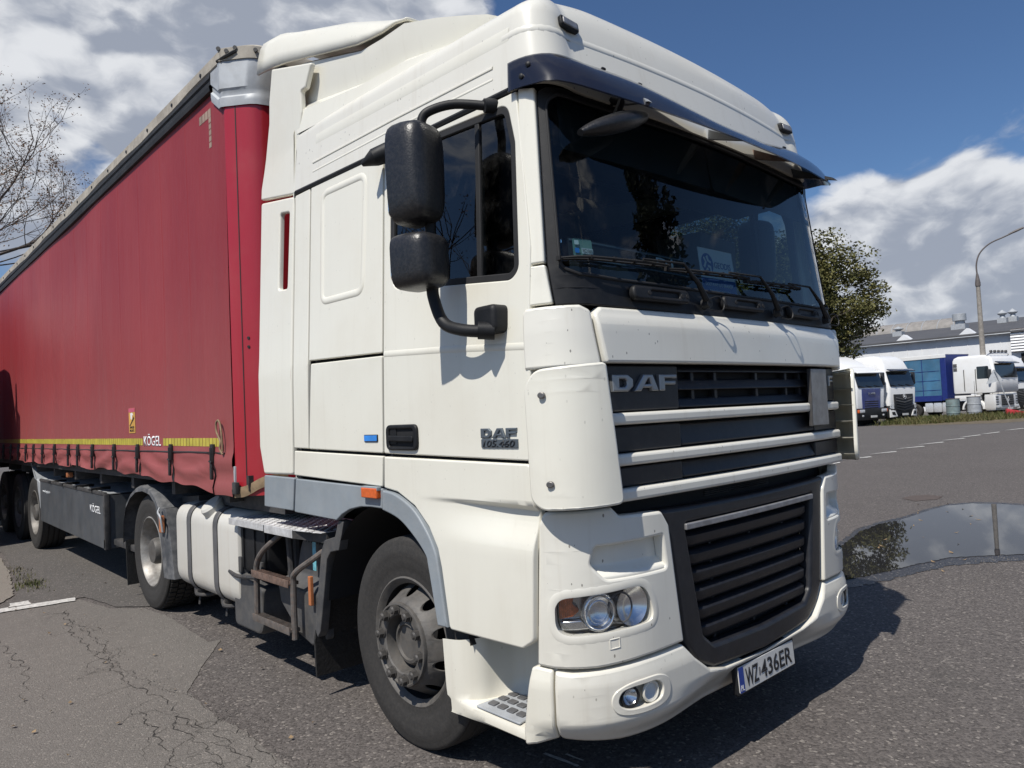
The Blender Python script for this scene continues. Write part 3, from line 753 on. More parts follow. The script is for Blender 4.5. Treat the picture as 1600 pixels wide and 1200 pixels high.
# ---- air deflectors at the corners
def deflector(m, swing):
    sub = bmesh.new()
    poly = fillet([(m * a, b) for a, b in [(1.072, 1.770), (1.022, 1.226), (1.31, 1.214), (1.362, 1.25), (1.372, 1.69), (1.32, 1.752)]], [.09, .09, .08, .06, .10, .08] if swing else [.02, .03, .08, .06, .10, .08])
    def mp(s, z, d):
        off = 0.052 - 0.018 * sstep(1.20, 1.37, abs(s))
        P = front_pt(s, z) + plan_normal(PS, PU, PV, s) * (off - d)
        if abs(s) > 1.39: P.x = m * (P.x * m + 0.02 * 0); 
        return P
    add_panel(sub, poly, mp, 0.020, 0.009, 0.05)
    if swing:
        for k in range(6):
            z = 1.255 + 0.096 * k
            rib = bmesh.new()
            pr = None
            for j in range(9):
                s = m * lerp(1.05 + (0.035 if k in (0, 5) else 0.0), 1.36, j / 8)
                a = sub.verts.new(mp(s, z, 0.012)); b = sub.verts.new(mp(s, z, 0.085)); a2 = sub.verts.new(mp(s, z + 0.006, 0.012)); b2 = sub.verts.new(mp(s, z + 0.006, 0.085))
                if pr:
                    sub.faces.new((pr[0], pr[1], b, a)); sub.faces.new((pr[2], pr[3], b2, a2)); sub.faces.new((pr[1], b, b2, pr[3]))
                pr = (a, b, a2, b2)
            rib.free()
        piv = Vector((m * 1.262, 0.45, 0)); R = Matrix.Rotation(radians(swing), 4, 'Z')
        for v in sub.verts: v.co = R @ (v.co - piv) + piv + Vector((0, -0.005, 0))
    o = from_bm('air_deflector', sub, white, T)
    if not swing:
        for q in DEF_BOLTS:
            bm = bmesh.new()
            add_panel(bm, circle(q[0], q[1], 0.013, 14), lambda s, z, d: front_pt(s, z) + plan_normal(PS, PU, PV, s) * (0.056 - d), 0.01, 0.004, 0.1, grid=False)
            from_bm('deflector_bolt', bm, bolt_metal, o)
DEF_BOLTS = [(-1.289, 1.653), (-1.273, 1.316)]
deflector(-1, 0)
deflector(1, 6)

# ---- lower front body
pocket = fillet([(1.121, 0.990), (1.100, 1.058), (0.76, 1.066), (0.742, 0.930), (1.06, 0.930)], [.03, .02, .01, .02, .05])
lens = [(1.266, .844), (1.25, .864), (1.14, .874), (.977, .884), (.90, .879), (.864, .842), (.839, .774), (.85, .745), (.945, .737), (1.1, .728), (1.195, .724), (1.239, .730), (1.262, .759), (1.268, .802)]
def closed_spline(P, n=5):
    out = []; N = len(P)
    for i in range(N):
        p0, p1, p2, p3 = (Vector(P[(i + k - 1) % N]) for k in range(4))
        for k in range(n):
            t = k / n
            out.append(tuple(0.5 * ((2 * p1) + (p2 - p0) * t + (2 * p0 - 5 * p1 + 4 * p2 - p3) * t * t + (3 * p1 - p0 - 3 * p2 + p3) * t ** 3)))
    return out
lens = closed_spline([(1.266, .80), (1.262, .835), (1.235, .862), (1.17, .870), (1.06, .877), (.95, .884), (.895, .878), (.865, .848), (.842, .785), (.850, .748), (.89, .738), (1.0, .732), (1.12, .727), (1.20, .725), (1.243, .735), (1.263, .762)], 4)
def bowl(mapf, cx, cz, r, depth, mat, parent, name='reflector', n=28):
    bm = bmesh.new(); prev = None
    for j in range(9):
        t = j / 8; rr = r * t; dd = depth * (1 - t * t)
        cur = [bm.verts.new(mapf(cx + rr * cos(2 * pi * k / n), cz + rr * sin(2 * pi * k / n), dd)) for k in range(n)] if j else [bm.verts.new(mapf(cx, cz, dd))]
        if prev:
            for k in range(n):
                if len(prev) == 1: bm.faces.new((prev[0], cur[k], cur[(k + 1) % n]))
                else: bm.faces.new((prev[k], cur[k], cur[(k + 1) % n], prev[(k + 1) % n]))
        prev = cur
    return from_bm(name, bm, mat, parent, 60)
for m in (-1, 1):
    def M(P): return [(m * a, b) for a, b in P]
    body = fillet(M([(1.352, 0.604), (1.318, 1.15), (1.295, 1.20), (1.02, 1.205), (0.985, 1.170), (0.755, 1.163), (0.712, 1.10), (0.655, 0.612), (0.90, 0.608), (1.11, 0.596), (1.28, 0.597)]), [.01, .05, .03, .01, .02, .03, .03, .01, .02, .02, .02])
    panel('lower_panel', body, lower, white_front, T, 0.05, 0.012, 0.05, holes=[offset2(ccw(M(lens)), -0.007), M(pocket)])
    panel('pocket_floor', offset2(ccw(M(pocket)), -0.008), lambda s, z, d: lower(s, z, d + 0.052 - 0.045 * sstep(0.98, 0.935, z)), white_front, T, 0.005, 0, 0.03)
    # bezel lip round the lamp
    ring = offset2(ccw(M(lens)), -0.019)
    strip('lamp_bezel', ring + [ring[0]], lambda s, z, d: lower(s, z, d + 0.001), 0.034, 0.002, white_front, T)
    h = panel('headlight', offset2(ccw(M(lens)), -0.012), lambda s, z, d: lower(s, z, d + 0.075), lamp_inner, T, 0.01, 0, 0.1)
    panel('lens_cover', offset2(ccw(M(lens)), -0.006), lambda s, z, d: lower(s, z, d + 0.016), lamp_glass, h, 0.003, 0.002, 0.05)
    bowl(lambda s, z, d: lower(s, z, d + 0.024), m * 0.928, 0.808, 0.079, 0.045, chrome, h)
    strip('reflector_ring', [(m * 0.985 + 0.0 + 0.058 * cos(2 * pi * k / 24), 0.806 + 0.060 * sin(2 * pi * k / 24)) for k in range(25)], lambda s, z, d: lower(s, z, d + 0.034), 0.008, 0.006, strap_grey, h)
    bowl(lambda s, z, d: lower(s, z, d + 0.030), m * 1.085, 0.800, 0.075, 0.037, chrome, h)
    strip('projector_ring', [(m * 1.085 + 0.064 * cos(2 * pi * k / 28), 0.800 + 0.064 * sin(2 * pi * k / 28)) for k in range(29)], lambda s, z, d: lower(s, z, d + 0.030), 0.010, 0.008, chrome, h)
    bowl(lambda s, z, d: lower(s, z, 0.030 - d), m * 1.085, 0.800, 0.040, 0.026, lamp_glass, h, 'projector_lens')
    strip('projector_trim', [(m * 1.085 + 0.044 * cos(2 * pi * k / 28), 0.800 + 0.044 * sin(2 * pi * k / 28)) for k in range(29)], lambda s, z, d: lower(s, z, d + 0.036), 0.008, 0.005, chrome, h)
    inner_l = offset2(ccw(M(lens)), 0.004)
    clip = [p for p in inner_l if abs(p[0]) > 1.12]
    panel('indicator_bulb_cup', fillet(M([(1.264, 0.775), (1.262, 0.842), (1.24, 0.862), (1.19, 0.866), (1.20, 0.835), (1.165, 0.81), (1.20, 0.785)]), 0.01), lambda s, z, d: lower(s, z, d + 0.046), indicator_orange, h, 0.02, 0.004, 0.04)
    panel('side_reflector_cup', fillet(M([(1.255, 0.732), (1.262, 0.765), (1.16, 0.770), (1.12, 0.735)]), 0.006), lambda s, z, d: lower(s, z, d + 0.046), chrome, h, 0.02, 0.004, 0.04)
    bm = bmesh.new()
    for k in range(15):                      # fine moulded ribs in the lens
        ss = 1.128 + 0.0092 * k
        zlo = 0.735; zhi = 0.862 if k < 13 else 0.85
        add_strip(bm, [(m * ss, lerp(zlo, zhi, q / 4)) for q in range(5)], lambda s, z, d: lower(s, z, d + 0.030), 0.006, 0.003, 2)
    tag(from_bm('lens_ribs', bm, lamp_glass, h), kind='stuff')
    # tow-eye cover
    tc = [(-1.057, 0.699), (-1.016, 0.703), (-1.015, 0.667), (-1.056, 0.663)]
    tc = [(m * abs(a), b) for a, b in tc]
    strip('tow_cover', tc + [tc[0]], lower, 0.006, 0.0025, white_front, T, 0.02)

# lower grille: frame, slats, strip
gf = fillet([(-0.765, 1.166), (-0.715, 1.10), (-0.635, 0.60), (-0.56, 0.50), (-0.44, 0.445), (0, 0.425), (0.44, 0.445), (0.56, 0.50), (0.635, 0.60), (0.715, 1.10), (0.765, 1.166), (0.6, 1.160), (0, 1.155), (-0.6, 1.160)], 0.03)
gh = fillet([(-0.590, 1.090), (-0.50, 0.60), (-0.43, 0.545), (0, 0.532), (0.43, 0.545), (0.50, 0.60), (0.590, 1.090)], [.02, .04, .04, 0, .04, .04, .02])
def gmap(s, z, d): return lower(s, z, d + 0.012 + 0.045 * sstep(0.62, 0.43, z) * 0 )
panel('lower_grille_frame', gf, gmap, grille_black, T, 0.06, 0.018, 0.06, holes=[gh])
panel('lower_grille_back', [(-0.62, 0.5), (0.62, 0.5), (0.62, 1.12), (-0.62, 1.12)], lambda s, z, d: lower(s, z, d + 0.11), matt_black, T, 0.01, 0, 0.3)
panel('silver_strip', fillet([(-0.596, 1.062), (0.580, 1.062), (0.580, 1.088), (-0.596, 1.088)], 0.004), lambda s, z, d: lower(s, z, d + 0.002), silver_strip, T, 0.02, 0.004, 0.1)
for k in range(6):
    z0 = 0.980 - 0.081 * k; hw = interp(z0, [0.54, 1.09], [0.475, 0.575])
    bm = bmesh.new(); prev = None
    for i in range(33):
        s = lerp(-hw, hw, i / 32)
        prof = [(-0.008, 0.085), (-0.006, 0.050), (0.014, 0.030), (0.046, 0.028), (0.058, 0.045), (0.062, 0.09)]
        ends = 0.012 * (1 if i in (0, 32) else 0)
        cur = [bm.verts.new(lower(s, z0 + a, b + ends)) for a, b in prof]
        if prev:
            for j in range(len(prof) - 1): bm.faces.new((prev[j], cur[j], cur[j + 1], prev[j + 1]))
        else: bm.faces.new(cur)
        prev = cur
    bm.faces.new(prev)
    from_bm('grille_slat', bm, grille_black, T, 50)
for s0 in (-0.34, 0.0, 0.34):
    panel('grille_web', [(s0, 0.54), (s0 + 0.02, 0.54), (s0 + 0.02, 1.07), (s0, 1.07)], lambda s, z, d: lower(s, z, d + 0.075), grille_black, T, 0.02, 0.002, 0.2)
# dark gap between the grilles with the cooler matrix behind
panel('cooler_core', [(-1.0, 1.0), (1.0, 1.0), (1.0, 1.26), (-1.0, 1.26)], lambda s, z, d: front(s, z, d + 0.13), matt_black, T, 0.02, 0, 0.2)
for k in range(7):
    panel('cooler_fin', [(-0.28, 1.165 + 0.009 * k), (0.32, 1.165 + 0.009 * k), (0.32, 1.168 + 0.009 * k), (-0.28, 1.168 + 0.009 * k)], lambda s, z, d: front(s, z, d + 0.12), chassis_grey, T, 0.01, 0, 0.3, grid=False)

# bumper
bp = fillet([(-1.283, 0.315), (-1.281, 0.588), (-1.211, 0.581), (-1.107, 0.585), (-0.893, 0.596), (-0.66, 0.600), (-0.60, 0.535), (-0.50, 0.462), (-0.36, 0.428), (0, 0.412),
             (0.36, 0.428), (0.50, 0.462), (0.60, 0.535), (0.66, 0.600), (0.893, 0.596), (1.107, 0.585), (1.211, 0.581), (1.281, 0.588), (1.283, 0.315), (1.0, 0.288), (0.5, 0.272), (0, 0.268), (-0.5, 0.272), (-1.0, 0.288)],
            [.03, .01, .01, .01, .01, .02, .02, .02, .02, 0, .02, .02, .02, .02, .01, .01, .01, .01, .03, 0, 0, 0, 0, 0])
foh = lambda m: closed_spline([(m * a, b) for a, b in [(1.038, .468), (1.022, .497), (0.985, .508), (0.92, .511), (0.86, .510), (0.828, .490), (0.822, .462), (0.838, .438), (0.88, .428), (0.94, .426), (0.995, .430), (1.028, .445)]], 4)
panel('bumper', bp, bumper_map, white_front, T, 0.05, 0.014, 0.05, holes=[foh(-1), foh(1)])
for m in (-1, 1):
    fo = closed_spline([(m * a, b) for a, b in [(1.068, .466), (1.05, .503), (0.99, .526), (0.91, .532), (0.84, .530), (0.79, .508), (0.775, .465), (0.79, .428), (0.84, .408), (0.92, .402), (1.0, .406), (1.05, .424)]], 4)
    fb = panel('fog_lamp_bezel', fo, lambda s, z, d: bumper_map(s, z, d - 0.004), white_front, T, 0.02, 0.004, 0.05, holes=[foh(m)])
    panel('fog_lamp_back', foh(m), lambda s, z, d: bumper_map(s, z, d + 0.045), white_front, fb, 0.005, 0, 0.1)
    for sx, mt in ((0.982, chrome), (0.880, card_white)):
        bm = bmesh.new()
        L = bowl(lambda s, z, d: bumper_map(s, z, d + 0.012), m * sx, 0.470, 0.036, 0.03, mt, fb, 'fog_lamp')
        strip('fog_lamp_rim', [(m * sx + 0.038 * cos(2 * pi * k / 24), 0.470 + 0.038 * sin(2 * pi * k / 24)) for k in range(25)], lambda s, z, d: bumper_map(s, z, d + 0.012), 0.012, 0.008, black_plastic if sx > 0.95 else white_front, fb, 0.02)
        bowl(lambda s, z, d: bumper_map(s, z, 0.010 - d), m * sx, 0.470, 0.034, 0.008, lamp_glass, fb, 'fog_lamp_glass')
        bm.free()
    # step scoop behind the bumper corner: a pocket whose wall curves out past the tyre
    bm = bmesh.new(); prev = None
    plan = curve_pts([(0.985, 0.44, 0), (0.98, 0.60, 0), (0.985, 0.72, 0), (1.02, 0.795, 0), (1.09, 0.838, 0), (1.18, 0.868, 0), (1.235, 0.940, 0), (1.247, 1.045, 0)], 4)
    for i, q in enumerate(plan):
        t = i / (len(plan) - 1); lx, ly = 1.244, lerp(0.52, 1.02, t)
        top = 0.672 - 0.075 * t
        def P(f, z): return bm.verts.new((m * lerp(q.x, lx, f), lerp(q.y, ly, f) - 0.06 * sstep(0.8, 1, t) * (0.6 - z), z))
        cur = [P(0, top), P(0, 0.52), P(0.01, 0.43), P(0.05, 0.380), P(0.15, 0.354), P(0.5, 0.349), P(0.88, 0.342), P(0.97, 0.336), P(1.0, 0.322), P(1.0, 0.300), P(0.93, 0.286), P(0.7, 0.284)]
        if prev:
            for j in range(len(cur) - 1): bm.faces.new((prev[j], cur[j], cur[j + 1], prev[j + 1]))
        prev = cur
    st = from_bm('entry_step', bm, white, T, 40)
    panel('step_front', fillet([(m * a, b) for a, b in [(1.287, 0.318), (1.286, 0.592), (1.36, 0.598), (1.382, 0.59), (1.425, 0.34), (1.42, 0.287)]], 0.012), bumper_map, white, T, 0.03, 0.01, 0.04)
    def stepmap(a, b, d): return Vector((m * (1.14 + a), 0.66 + b * 0.86, 0.3585 - d - 0.085 * max(0, a - 0.0) ))
    tp_ = panel('step_tread', fillet([(-0.115, -0.105), (0.095, -0.105), (0.095, 0.215), (-0.075, 0.170), (-0.125, 0.08)], 0.01), stepmap, galv, st, 0.006, 0.002, 0.1)
    for i in range(3):
        for j in range(4):
            bm = bmesh.new(); add_panel(bm, rrect(-0.075 + 0.058 * i, -0.055 + 0.068 * j, 0.034, 0.050, 0.006, 2), lambda a, b, d: stepmap(a, b, d - 0.006), 0.006, 0.002, 0.1, grid=False)
            from_bm('tread_slot', bm, strap_grey, tp_)
# number plate on its holder
PLY = 0.168
pm = plane_map((0, PLY, 0.338), (1, 0, 0), (0, 0.06, 1), (0, -1, 0))
npl = panel('number_plate', rrect(0, 0, 0.52, 0.114, 0.008), lambda a, b, d: pm(a, b, d - 0.004), plate_white, T, 0.004, 0.001, 0.5, grid=False)
panel('plate_holder', rrect(0, 0.008, 0.548, 0.150, 0.012), pm, black_plastic, T, 0.022, 0.004, 0.5, grid=False)
panel('plate_bracket', [(-0.27, 0), (0.27, 0), (0.27, 0.075), (-0.27, 0.075)], lambda a, b, d: Vector((a, PLY + 0.012 + b, 0.418 - d - 0.1 * b)), black_plastic, T, 0.006, 0, 0.5, grid=False)
panel('country_band', rrect(-0.238, 0, 0.040, 0.110, 0.004), lambda a, b, d: pm(a, b, d - 0.0055), plate_blue, npl, 0.001, 0, 0.5, grid=False)
text('country_code', 'PL', print_white, npl, pm, -0.238, -0.034, 0.028, 0.024, 0.0008, -0.0068)
text('plate_letters', 'WZ', print_black, npl, pm, -0.146, -0.001, 0.112, 0.080, 0.0012, -0.0048, 0.012)
text('plate_number', '436ER', print_black, npl, pm, 0.084, -0.001, 0.296, 0.080, 0.0012, -0.0048, 0.012)
panel('plate_stamp', rrect(-0.077, -0.002, 0.014, 0.035, 0.003), lambda a, b, d: pm(a, b, d - 0.0052), silver_strip, npl, 0.001, 0, 0.5, grid=False)

# roof marker lamps
for m in (-1, 1):
    o = panel('marker_lamp', rrect(m * 1.022, 3.218, 0.125, 0.050, 0.014), lambda s, z, d: front(s, z, d - 0.022), black_plastic, T, 0.03, 0.006, 0.1, grid=False)
    panel('marker_lens', rrect(m * 1.022, 3.218, 0.098, 0.032, 0.008), lambda s, z, d: front(s, z, d - 0.029), silver_strip, o, 0.01, 0.004, 0.1, grid=False)

# ---- smoked sun visor
def visor():
    bm = bmesh.new(); N = 72; rows = 7; prev = None
    def pt(i, j, th):
        s = lerp(-1.41, 1.41, i / N); a = abs(s)
        w = 1 - sstep(0.95, 1.36, a)                     # 0 at the corners, 1 in the middle
        zt = lerp(3.030, lerp(2.955, 3.045, sstep(0.1, 0.85, a)), w)
        up = front_pt(s, zt) + plan_normal(PS, PU, PV, s) * 0.022
        wl = 1 - sstep(1.02, 1.40, a)
        lo0 = front_pt(s, lerp(2.925, 2.905, sstep(1.2, 1.3, a))) + plan_normal(PS, PU, PV, s) * 0.026
        lo1 = Vector((math.copysign(min(a * 0.965, 1.22), s), 0.045 + 0.13 * (a / 1.2) ** 2, 2.800 + 0.035 * (a / 1.15) ** 2))
        lo = lo0.lerp(lo1, wl)
        t = j / (rows - 1); P = up.lerp(lo, t)
        n = (lo - up).cross(Vector((1, 0, 0)))
        bul = 0.030 * sin(pi * t) * (0.3 + 0.7 * w)
        P += Vector((0, -0.7, 0.7)) * bul * wl
        return P + Vector((0, 0.6, -0.8)) * th * (0.2 + 0.8 * wl) + (-plan_normal(PS, PU, PV, s)) * th * (1 - wl)
    for th in (0.0, 0.006):
        prev = None
        for i in range(N + 1):
            cur = [bm.verts.new(pt(i, j, th)) for j in range(rows)]
            if prev:
                for j in range(rows - 1): bm.faces.new((prev[j], cur[j], cur[j + 1], prev[j + 1]))
            prev = cur
    o = from_bm('sun_visor', bm, visor_mat, T, 60)
    for i, j in ((3, 2), (2, 4), (13, 1), (19, 1), (40, 1), (55, 1)):
        P = pt(i, j, 0); nn = Vector((0, -0.6, 0.8)) if 8 < i < 64 else -(-plan_normal(PS, PU, PV, lerp(-1.41, 1.41, i / N)))
        bm = bmesh.new(); add_tube(bm, [P - nn * 0.004, P + nn * 0.006, P + nn * 0.009], [0.011, 0.011, 0.006], 10)
        from_bm('visor_screw', bm, black_plastic, o)
    for s, mt in ((-0.78, galv), (-0.05, galv), (0.45, rust), (0.98, black_plastic)):
        bm = bmesh.new()
        a = front_pt(s, 2.90); b = Vector((s, 0.10, 2.835)); c = front_pt(s, 2.955)
        for dx in (-0.012, 0.012):
            bm.faces.new([bm.verts.new(q + Vector((dx, 0, 0))) for q in (a, b, b + Vector((0, 0.02, 0.02)), c)])
        vs = bm.verts[:]
        bm.faces.new((vs[0], vs[1], vs[5], vs[4])); bm.faces.new((vs[3], vs[2], vs[6], vs[7])); bm.faces.new((vs[1], vs[2], vs[6], vs[5]))
        from_bm('visor_bracket', bm, mt, T, 20)
visor()
# ---- door furniture on the near side
fs = side(-1)
door_near = [o for o in T.children if o.name.startswith('door')][0]
hd = panel('door_handle', rrect(1.298, 1.499, 0.262, 0.124, 0.035), lambda y, z, d: fs(y, z, d - 0.014), black_plastic, door_near, 0.02, 0.008, 0.1, holes=[rrect(1.30, 1.497, 0.205, 0.085, 0.014)])
panel('handle_cup', rrect(1.30, 1.497, 0.21, 0.09, 0.014), lambda y, z, d: fs(y, z, d - 0.002), matt_black, hd, 0.003, 0, 0.2)
panel('handle_grip', fillet([(1.195, 1.478), (1.405, 1.482), (1.405, 1.510), (1.195, 1.505)], 0.01), lambda y, z, d: fs(y, z, d - 0.020), black_plastic, hd, 0.012, 0.005, 0.2)
panel('lock_plate', rrect(1.372, 1.505, 0.055, 0.075, 0.004), lambda y, z, d: fs(y, z, d - 0.007), black_plastic, hd, 0.008, 0.002, 0.2)
for bm in daf_letters('badge', letter_grey, lambda y, z, d: fs(y, z, d - 0.009), 0.600, 1.5125, 0.222, 0.040, 0.010, -1): from_bm('badge_letter', bm, letter_grey, door_near, 20)
nb = panel('model_badge', rrect(0.600, 1.4700, 0.224, 0.035, 0.002), lambda y, z, d: fs(y, z, d - 0.006), letter_grey, door_near, 0.006, 0.002, 0.2)
text('model_number', '105.460', number_dark, nb, lambda a, b, d: fs(1.2 - a, b, d - 0.0065), 0.600, 1.4700, 0.196, 0.027, 0.002, 0.0, 0.006, 0.22)
rb = panel('side_reflector', rrect(1.580, 1.497, 0.128, 0.036, 0.004), lambda y, z, d: fs(y, z, d - 0.004), black_plastic, T, 0.005, 0.001, 0.2)
panel('reflector_face', rrect(1.580, 1.497, 0.118, 0.029, 0.003), lambda y, z, d: fs(y, z, d - 0.0075), blue_lens, rb, 0.003, 0.001, 0.2)
sm = panel('side_marker', rrect(1.585, 1.222, 0.145, 0.052, 0.006), lambda y, z, d: fs(y, z, d - 0.028), orange_lens, T, 0.03, 0.006, 0.1)
panel('marker_base', rrect(1.585, 1.245, 0.150, 0.020, 0.004), lambda y, z, d: fs(y, z, d - 0.024), grey_skirt, sm, 0.026, 0.003, 0.1)
for m in (-1, 1):
    bm = bmesh.new()
    add_tube(bm, [(m * 1.19, 1.40, 2.93), (m * 1.25, 1.44, 2.90), (m * 1.285, 1.50, 2.875)], [0.05, 0.045, 0.012], 12)
    from_bm('roof_horn', bm, black_plastic, T)

# ---- twin mirrors
def mirror_body(bm, x0, x1, z0, z1, y, depth, m):
    """rounded shell, domed to the front, flat to the rear"""
    n = 28
    cx, cz, hx, hz = (x0 + x1) / 2, (z0 + z1) / 2, abs(x1 - x0) / 2, (z1 - z0) / 2
    def sq(a, k): return math.copysign(abs(cos(a)) ** k, cos(a)), math.copysign(abs(sin(a)) ** k, sin(a))
    rings = []
    for (sc, dy) in ((0.90, depth * 0.62), (0.985, depth * 0.60), (1.0, depth * 0.5), (1.0, depth * 0.15), (0.975, -depth * 0.12), (0.91, -depth * 0.30), (0.78, -depth * 0.43), (0.55, -depth * 0.50), (0.25, -depth * 0.53)):
        ring = []
        for k in range(n):
            a = 2 * pi * k / n; u, v = sq(a, 0.46)
            taper = 1 - 0.06 * (1 - v) * 0.5
            ring.append(bm.verts.new((cx + hx * sc * u * taper, y + dy, cz + hz * (sc if dy > -depth * .2 else sc ** 0.5) * v)))
        rings.append(ring)
    for A, B in zip(rings, rings[1:]):
        for k in range(n): bm.faces.new((A[k], A[(k + 1) % n], B[(k + 1) % n], B[k]))
    bm.faces.new(rings[-1]); bm.faces.new(rings[0][::-1])
MY = 0.83
def twin_mirror(m):
    rot = Matrix.Translation((m * 1.425, MY, 0)) @ Matrix.Rotation(radians(m * -10), 4, 'Z') @ Matrix.Translation((-m * 1.425, -MY, 0))
    bm = bmesh.new(); mirror_body(bm, m * MX0, m * MX1, MZ[0], MZ[1], MY, 0.15, m); bm.transform(rot)
    mh = from_bm('mirror_housing', bm, mirror_plastic, T, 50)
    bm = bmesh.new(); mirror_body(bm, m * (MX0 - 0.01), m * (MX1 + 0.0), MZ[2], MZ[3], MY, 0.16, m); bm.transform(rot)
    wh = from_bm('wide_angle_housing', bm, mirror_plastic, T, 50)
    for (z0, z1, hh) in ((MZ[0] + 0.03, MZ[1] - 0.03, mh), (MZ[2] + 0.03, MZ[3] - 0.03, wh)):
        bm = bmesh.new(); add_panel(bm, rrect(0, (z0 + z1) / 2, 0.19, z1 - z0, 0.03), lambda a, b, d: rot @ Vector((m * (MX0 + MX1) / 2 + a, MY + 0.098 - d, b)), 0.004, 0, 0.5, grid=False)
        from_bm('mirror_glass', bm, chrome, hh)
    xp = m * 1.475
    top = curve_pts([rot @ Vector((m * 1.395, MY, MZ[1] - 0.03)), rot @ Vector((m * 1.395, MY, MZ[1] + 0.025)), Vector((m * 1.37, 0.81, MZ[1] + 0.060)), Vector((m * 1.29, 0.74, MZ[1] + 0.085)), Vector((m * 1.185, 0.625, 2.895))], 6)
    bm = bmesh.new(); add_tube(bm, top, 0.020, 12)
    add_tube(bm, [Vector((m * 1.215, 0.635, 2.893)), Vector((m * 1.165, 0.61, 2.898))], 0.030, 12)
    from_bm('mirror_arm', bm, black_plastic, T, 50)
    bm = bmesh.new()
    add_tube(bm, [rot @ Vector((m * 1.37, MY, MZ[3] - 0.03)), rot @ Vector((m * 1.37, MY, MZ[0] + 0.03))], 0.024, 12)
    from_bm('mirror_link', bm, black_plastic, T, 50); bm = bmesh.new()
    low = curve_pts([rot @ Vector((m * 1.37, MY, MZ[2] + 0.03)), rot @ Vector((m * 1.37, MY, MZ[2] - 0.03)), Vector((m * 1.362, 0.79, 1.985)), Vector((m * 1.345, 0.69, 1.942)), Vector((m * 1.30, 0.575, 1.925))], 6)
    add_tube(bm, low, 0.026, 12)
    add_tube(bm, [Vector((m * 1.335, 0.60, 1.93)), Vector((m * 1.285, 0.555, 1.925))], 0.036, 12)
    from_bm('mirror_arm', bm, black_plastic, T, 50)
    bm = bmesh.new()
    add_panel(bm, rrect(0.590, 1.975, 0.135, 0.115, 0.03), lambda y, z, d: Vector((m * (1.315 - d), y, z)), 0.09, 0.02, 0.05)
    from_bm('mirror_bracket', bm, black_plastic, T, 50)
MX0, MX1 = 1.536, 1.312
MZ = (2.402, 2.832, 2.128, 2.362)
twin_mirror(-1); twin_mirror(1)
# kerb mirror under the visor
bm = bmesh.new()
add_tube(bm, [front(-0.80, 2.92, 0.0), front(-0.80, 2.90, -0.05), Vector((-0.84, 0.235, 2.80))], [0.020, 0.016, 0.02], 10)
arm = from_bm('front_mirror_arm', bm, black_plastic, T)
bm = bmesh.new()
for j in range(9):
    pass
pts = [Vector((-1.093 + 0.426 * t, 0.215 - 0.03 * sin(pi * t), 2.672 + 0.165 * t)) for t in [k / 12 for k in range(13)]]
rs = [0.062 * max(0.12, sin(pi * (0.04 + 0.92 * k / 12))) ** 0.55 for k in range(13)]
add_tube(bm, pts, rs, 16)
for v in bm.verts:
    zc = 2.672 + 0.165 * (v.co.x + 1.093) / 0.426; v.co.z = zc + (v.co.z - zc) * 0.66
from_bm('front_mirror', bm, mirror_plastic, arm, 60)

# ---- cab interior
panel('floor_pan', [(-1.2, 0.5), (1.2, 0.5), (1.2, 2.42), (-1.2, 2.42)], lambda a, b, d: Vector((a, b, 1.30 - d)), inside_black, T, 0.03, 0, 1.0, grid=False)
panel('rear_wall', fillet([(-1.2, 1.2), (1.2, 1.2), (1.15, 3.38), (-1.15, 3.38)], 0.05), lambda a, b, d: Vector((a, 2.44 + d, b)), inside_black, T, 0.03, 0, 1.0, grid=False)
panel('rear_wall_skin', fillet([(-1.225, 1.1), (1.225, 1.1), (1.16, 3.42), (-1.16, 3.42)], 0.06), lambda a, b, d: Vector((a, 2.485 - d, b)), white, T, 0.01, 0, 1.0, grid=False)
panel('headlining', [(-1.15, 0.55), (1.15, 0.55), (1.15, 2.40), (-1.15, 2.40)], lambda a, b, d: Vector((a, b, 3.02 + 0.10 * (b - 0.55) + d)), inside_black, T, 0.02, 0, 1.0, grid=False)
panel('header_shelf', [(-1.14, 2.80), (1.14, 2.80), (1.14, 3.10), (-1.14, 3.10)], lambda a, b, d: Vector((a, 0.56 + 0.03 + d, b)), inside_black, T, 0.25, 0.02, 0.4)
for m in (-1, 1):
    f = side(m)
    wv = fillet([(0.50, 2.145), (0.455, 2.40), (0.52, 2.87), (1.36, 2.87), (1.39, 2.24)], 0.05)
    panel('door_trim', [(0.45, 1.3), (0.45, 2.92), (2.44, 2.95), (2.44, 1.3)], lambda y, z, d: f(y, z, d + 0.055), inside_black, T, 0.02, 0.004, 0.4, holes=[wv])
# dash
bm = bmesh.new(); prev = None
for i in range(25):
    s = lerp(-1.16, 1.16, i / 24)
    prof = [front(s * 1.04, 2.075, 0.03), front(s * 1.04, 2.085, 0.10) + Vector((0, 0, 0.005)), Vector((s, 0.66, 2.075)), Vector((s, 0.80, 2.06)), Vector((s, 0.93, 2.01)), Vector((s, 0.99, 1.85)), Vector((s, 1.0, 1.5)), Vector((s, 1.0, 1.35))]
    cur = [bm.verts.new(p) for p in prof]
    if prev:
        for j in range(len(prof) - 1): bm.faces.new((prev[j], cur[j], cur[j + 1], prev[j + 1]))
    prev = cur
dash = from_bm('dashboard', bm, inside_black, T, 40)
panel('firewall', [(-1.2, 0.9), (1.2, 0.9), (1.2, 2.07), (-1.2, 2.07)], lambda s, z, d: front(s, z, d + 0.14), matt_black, T, 0.02, 0, 0.15)
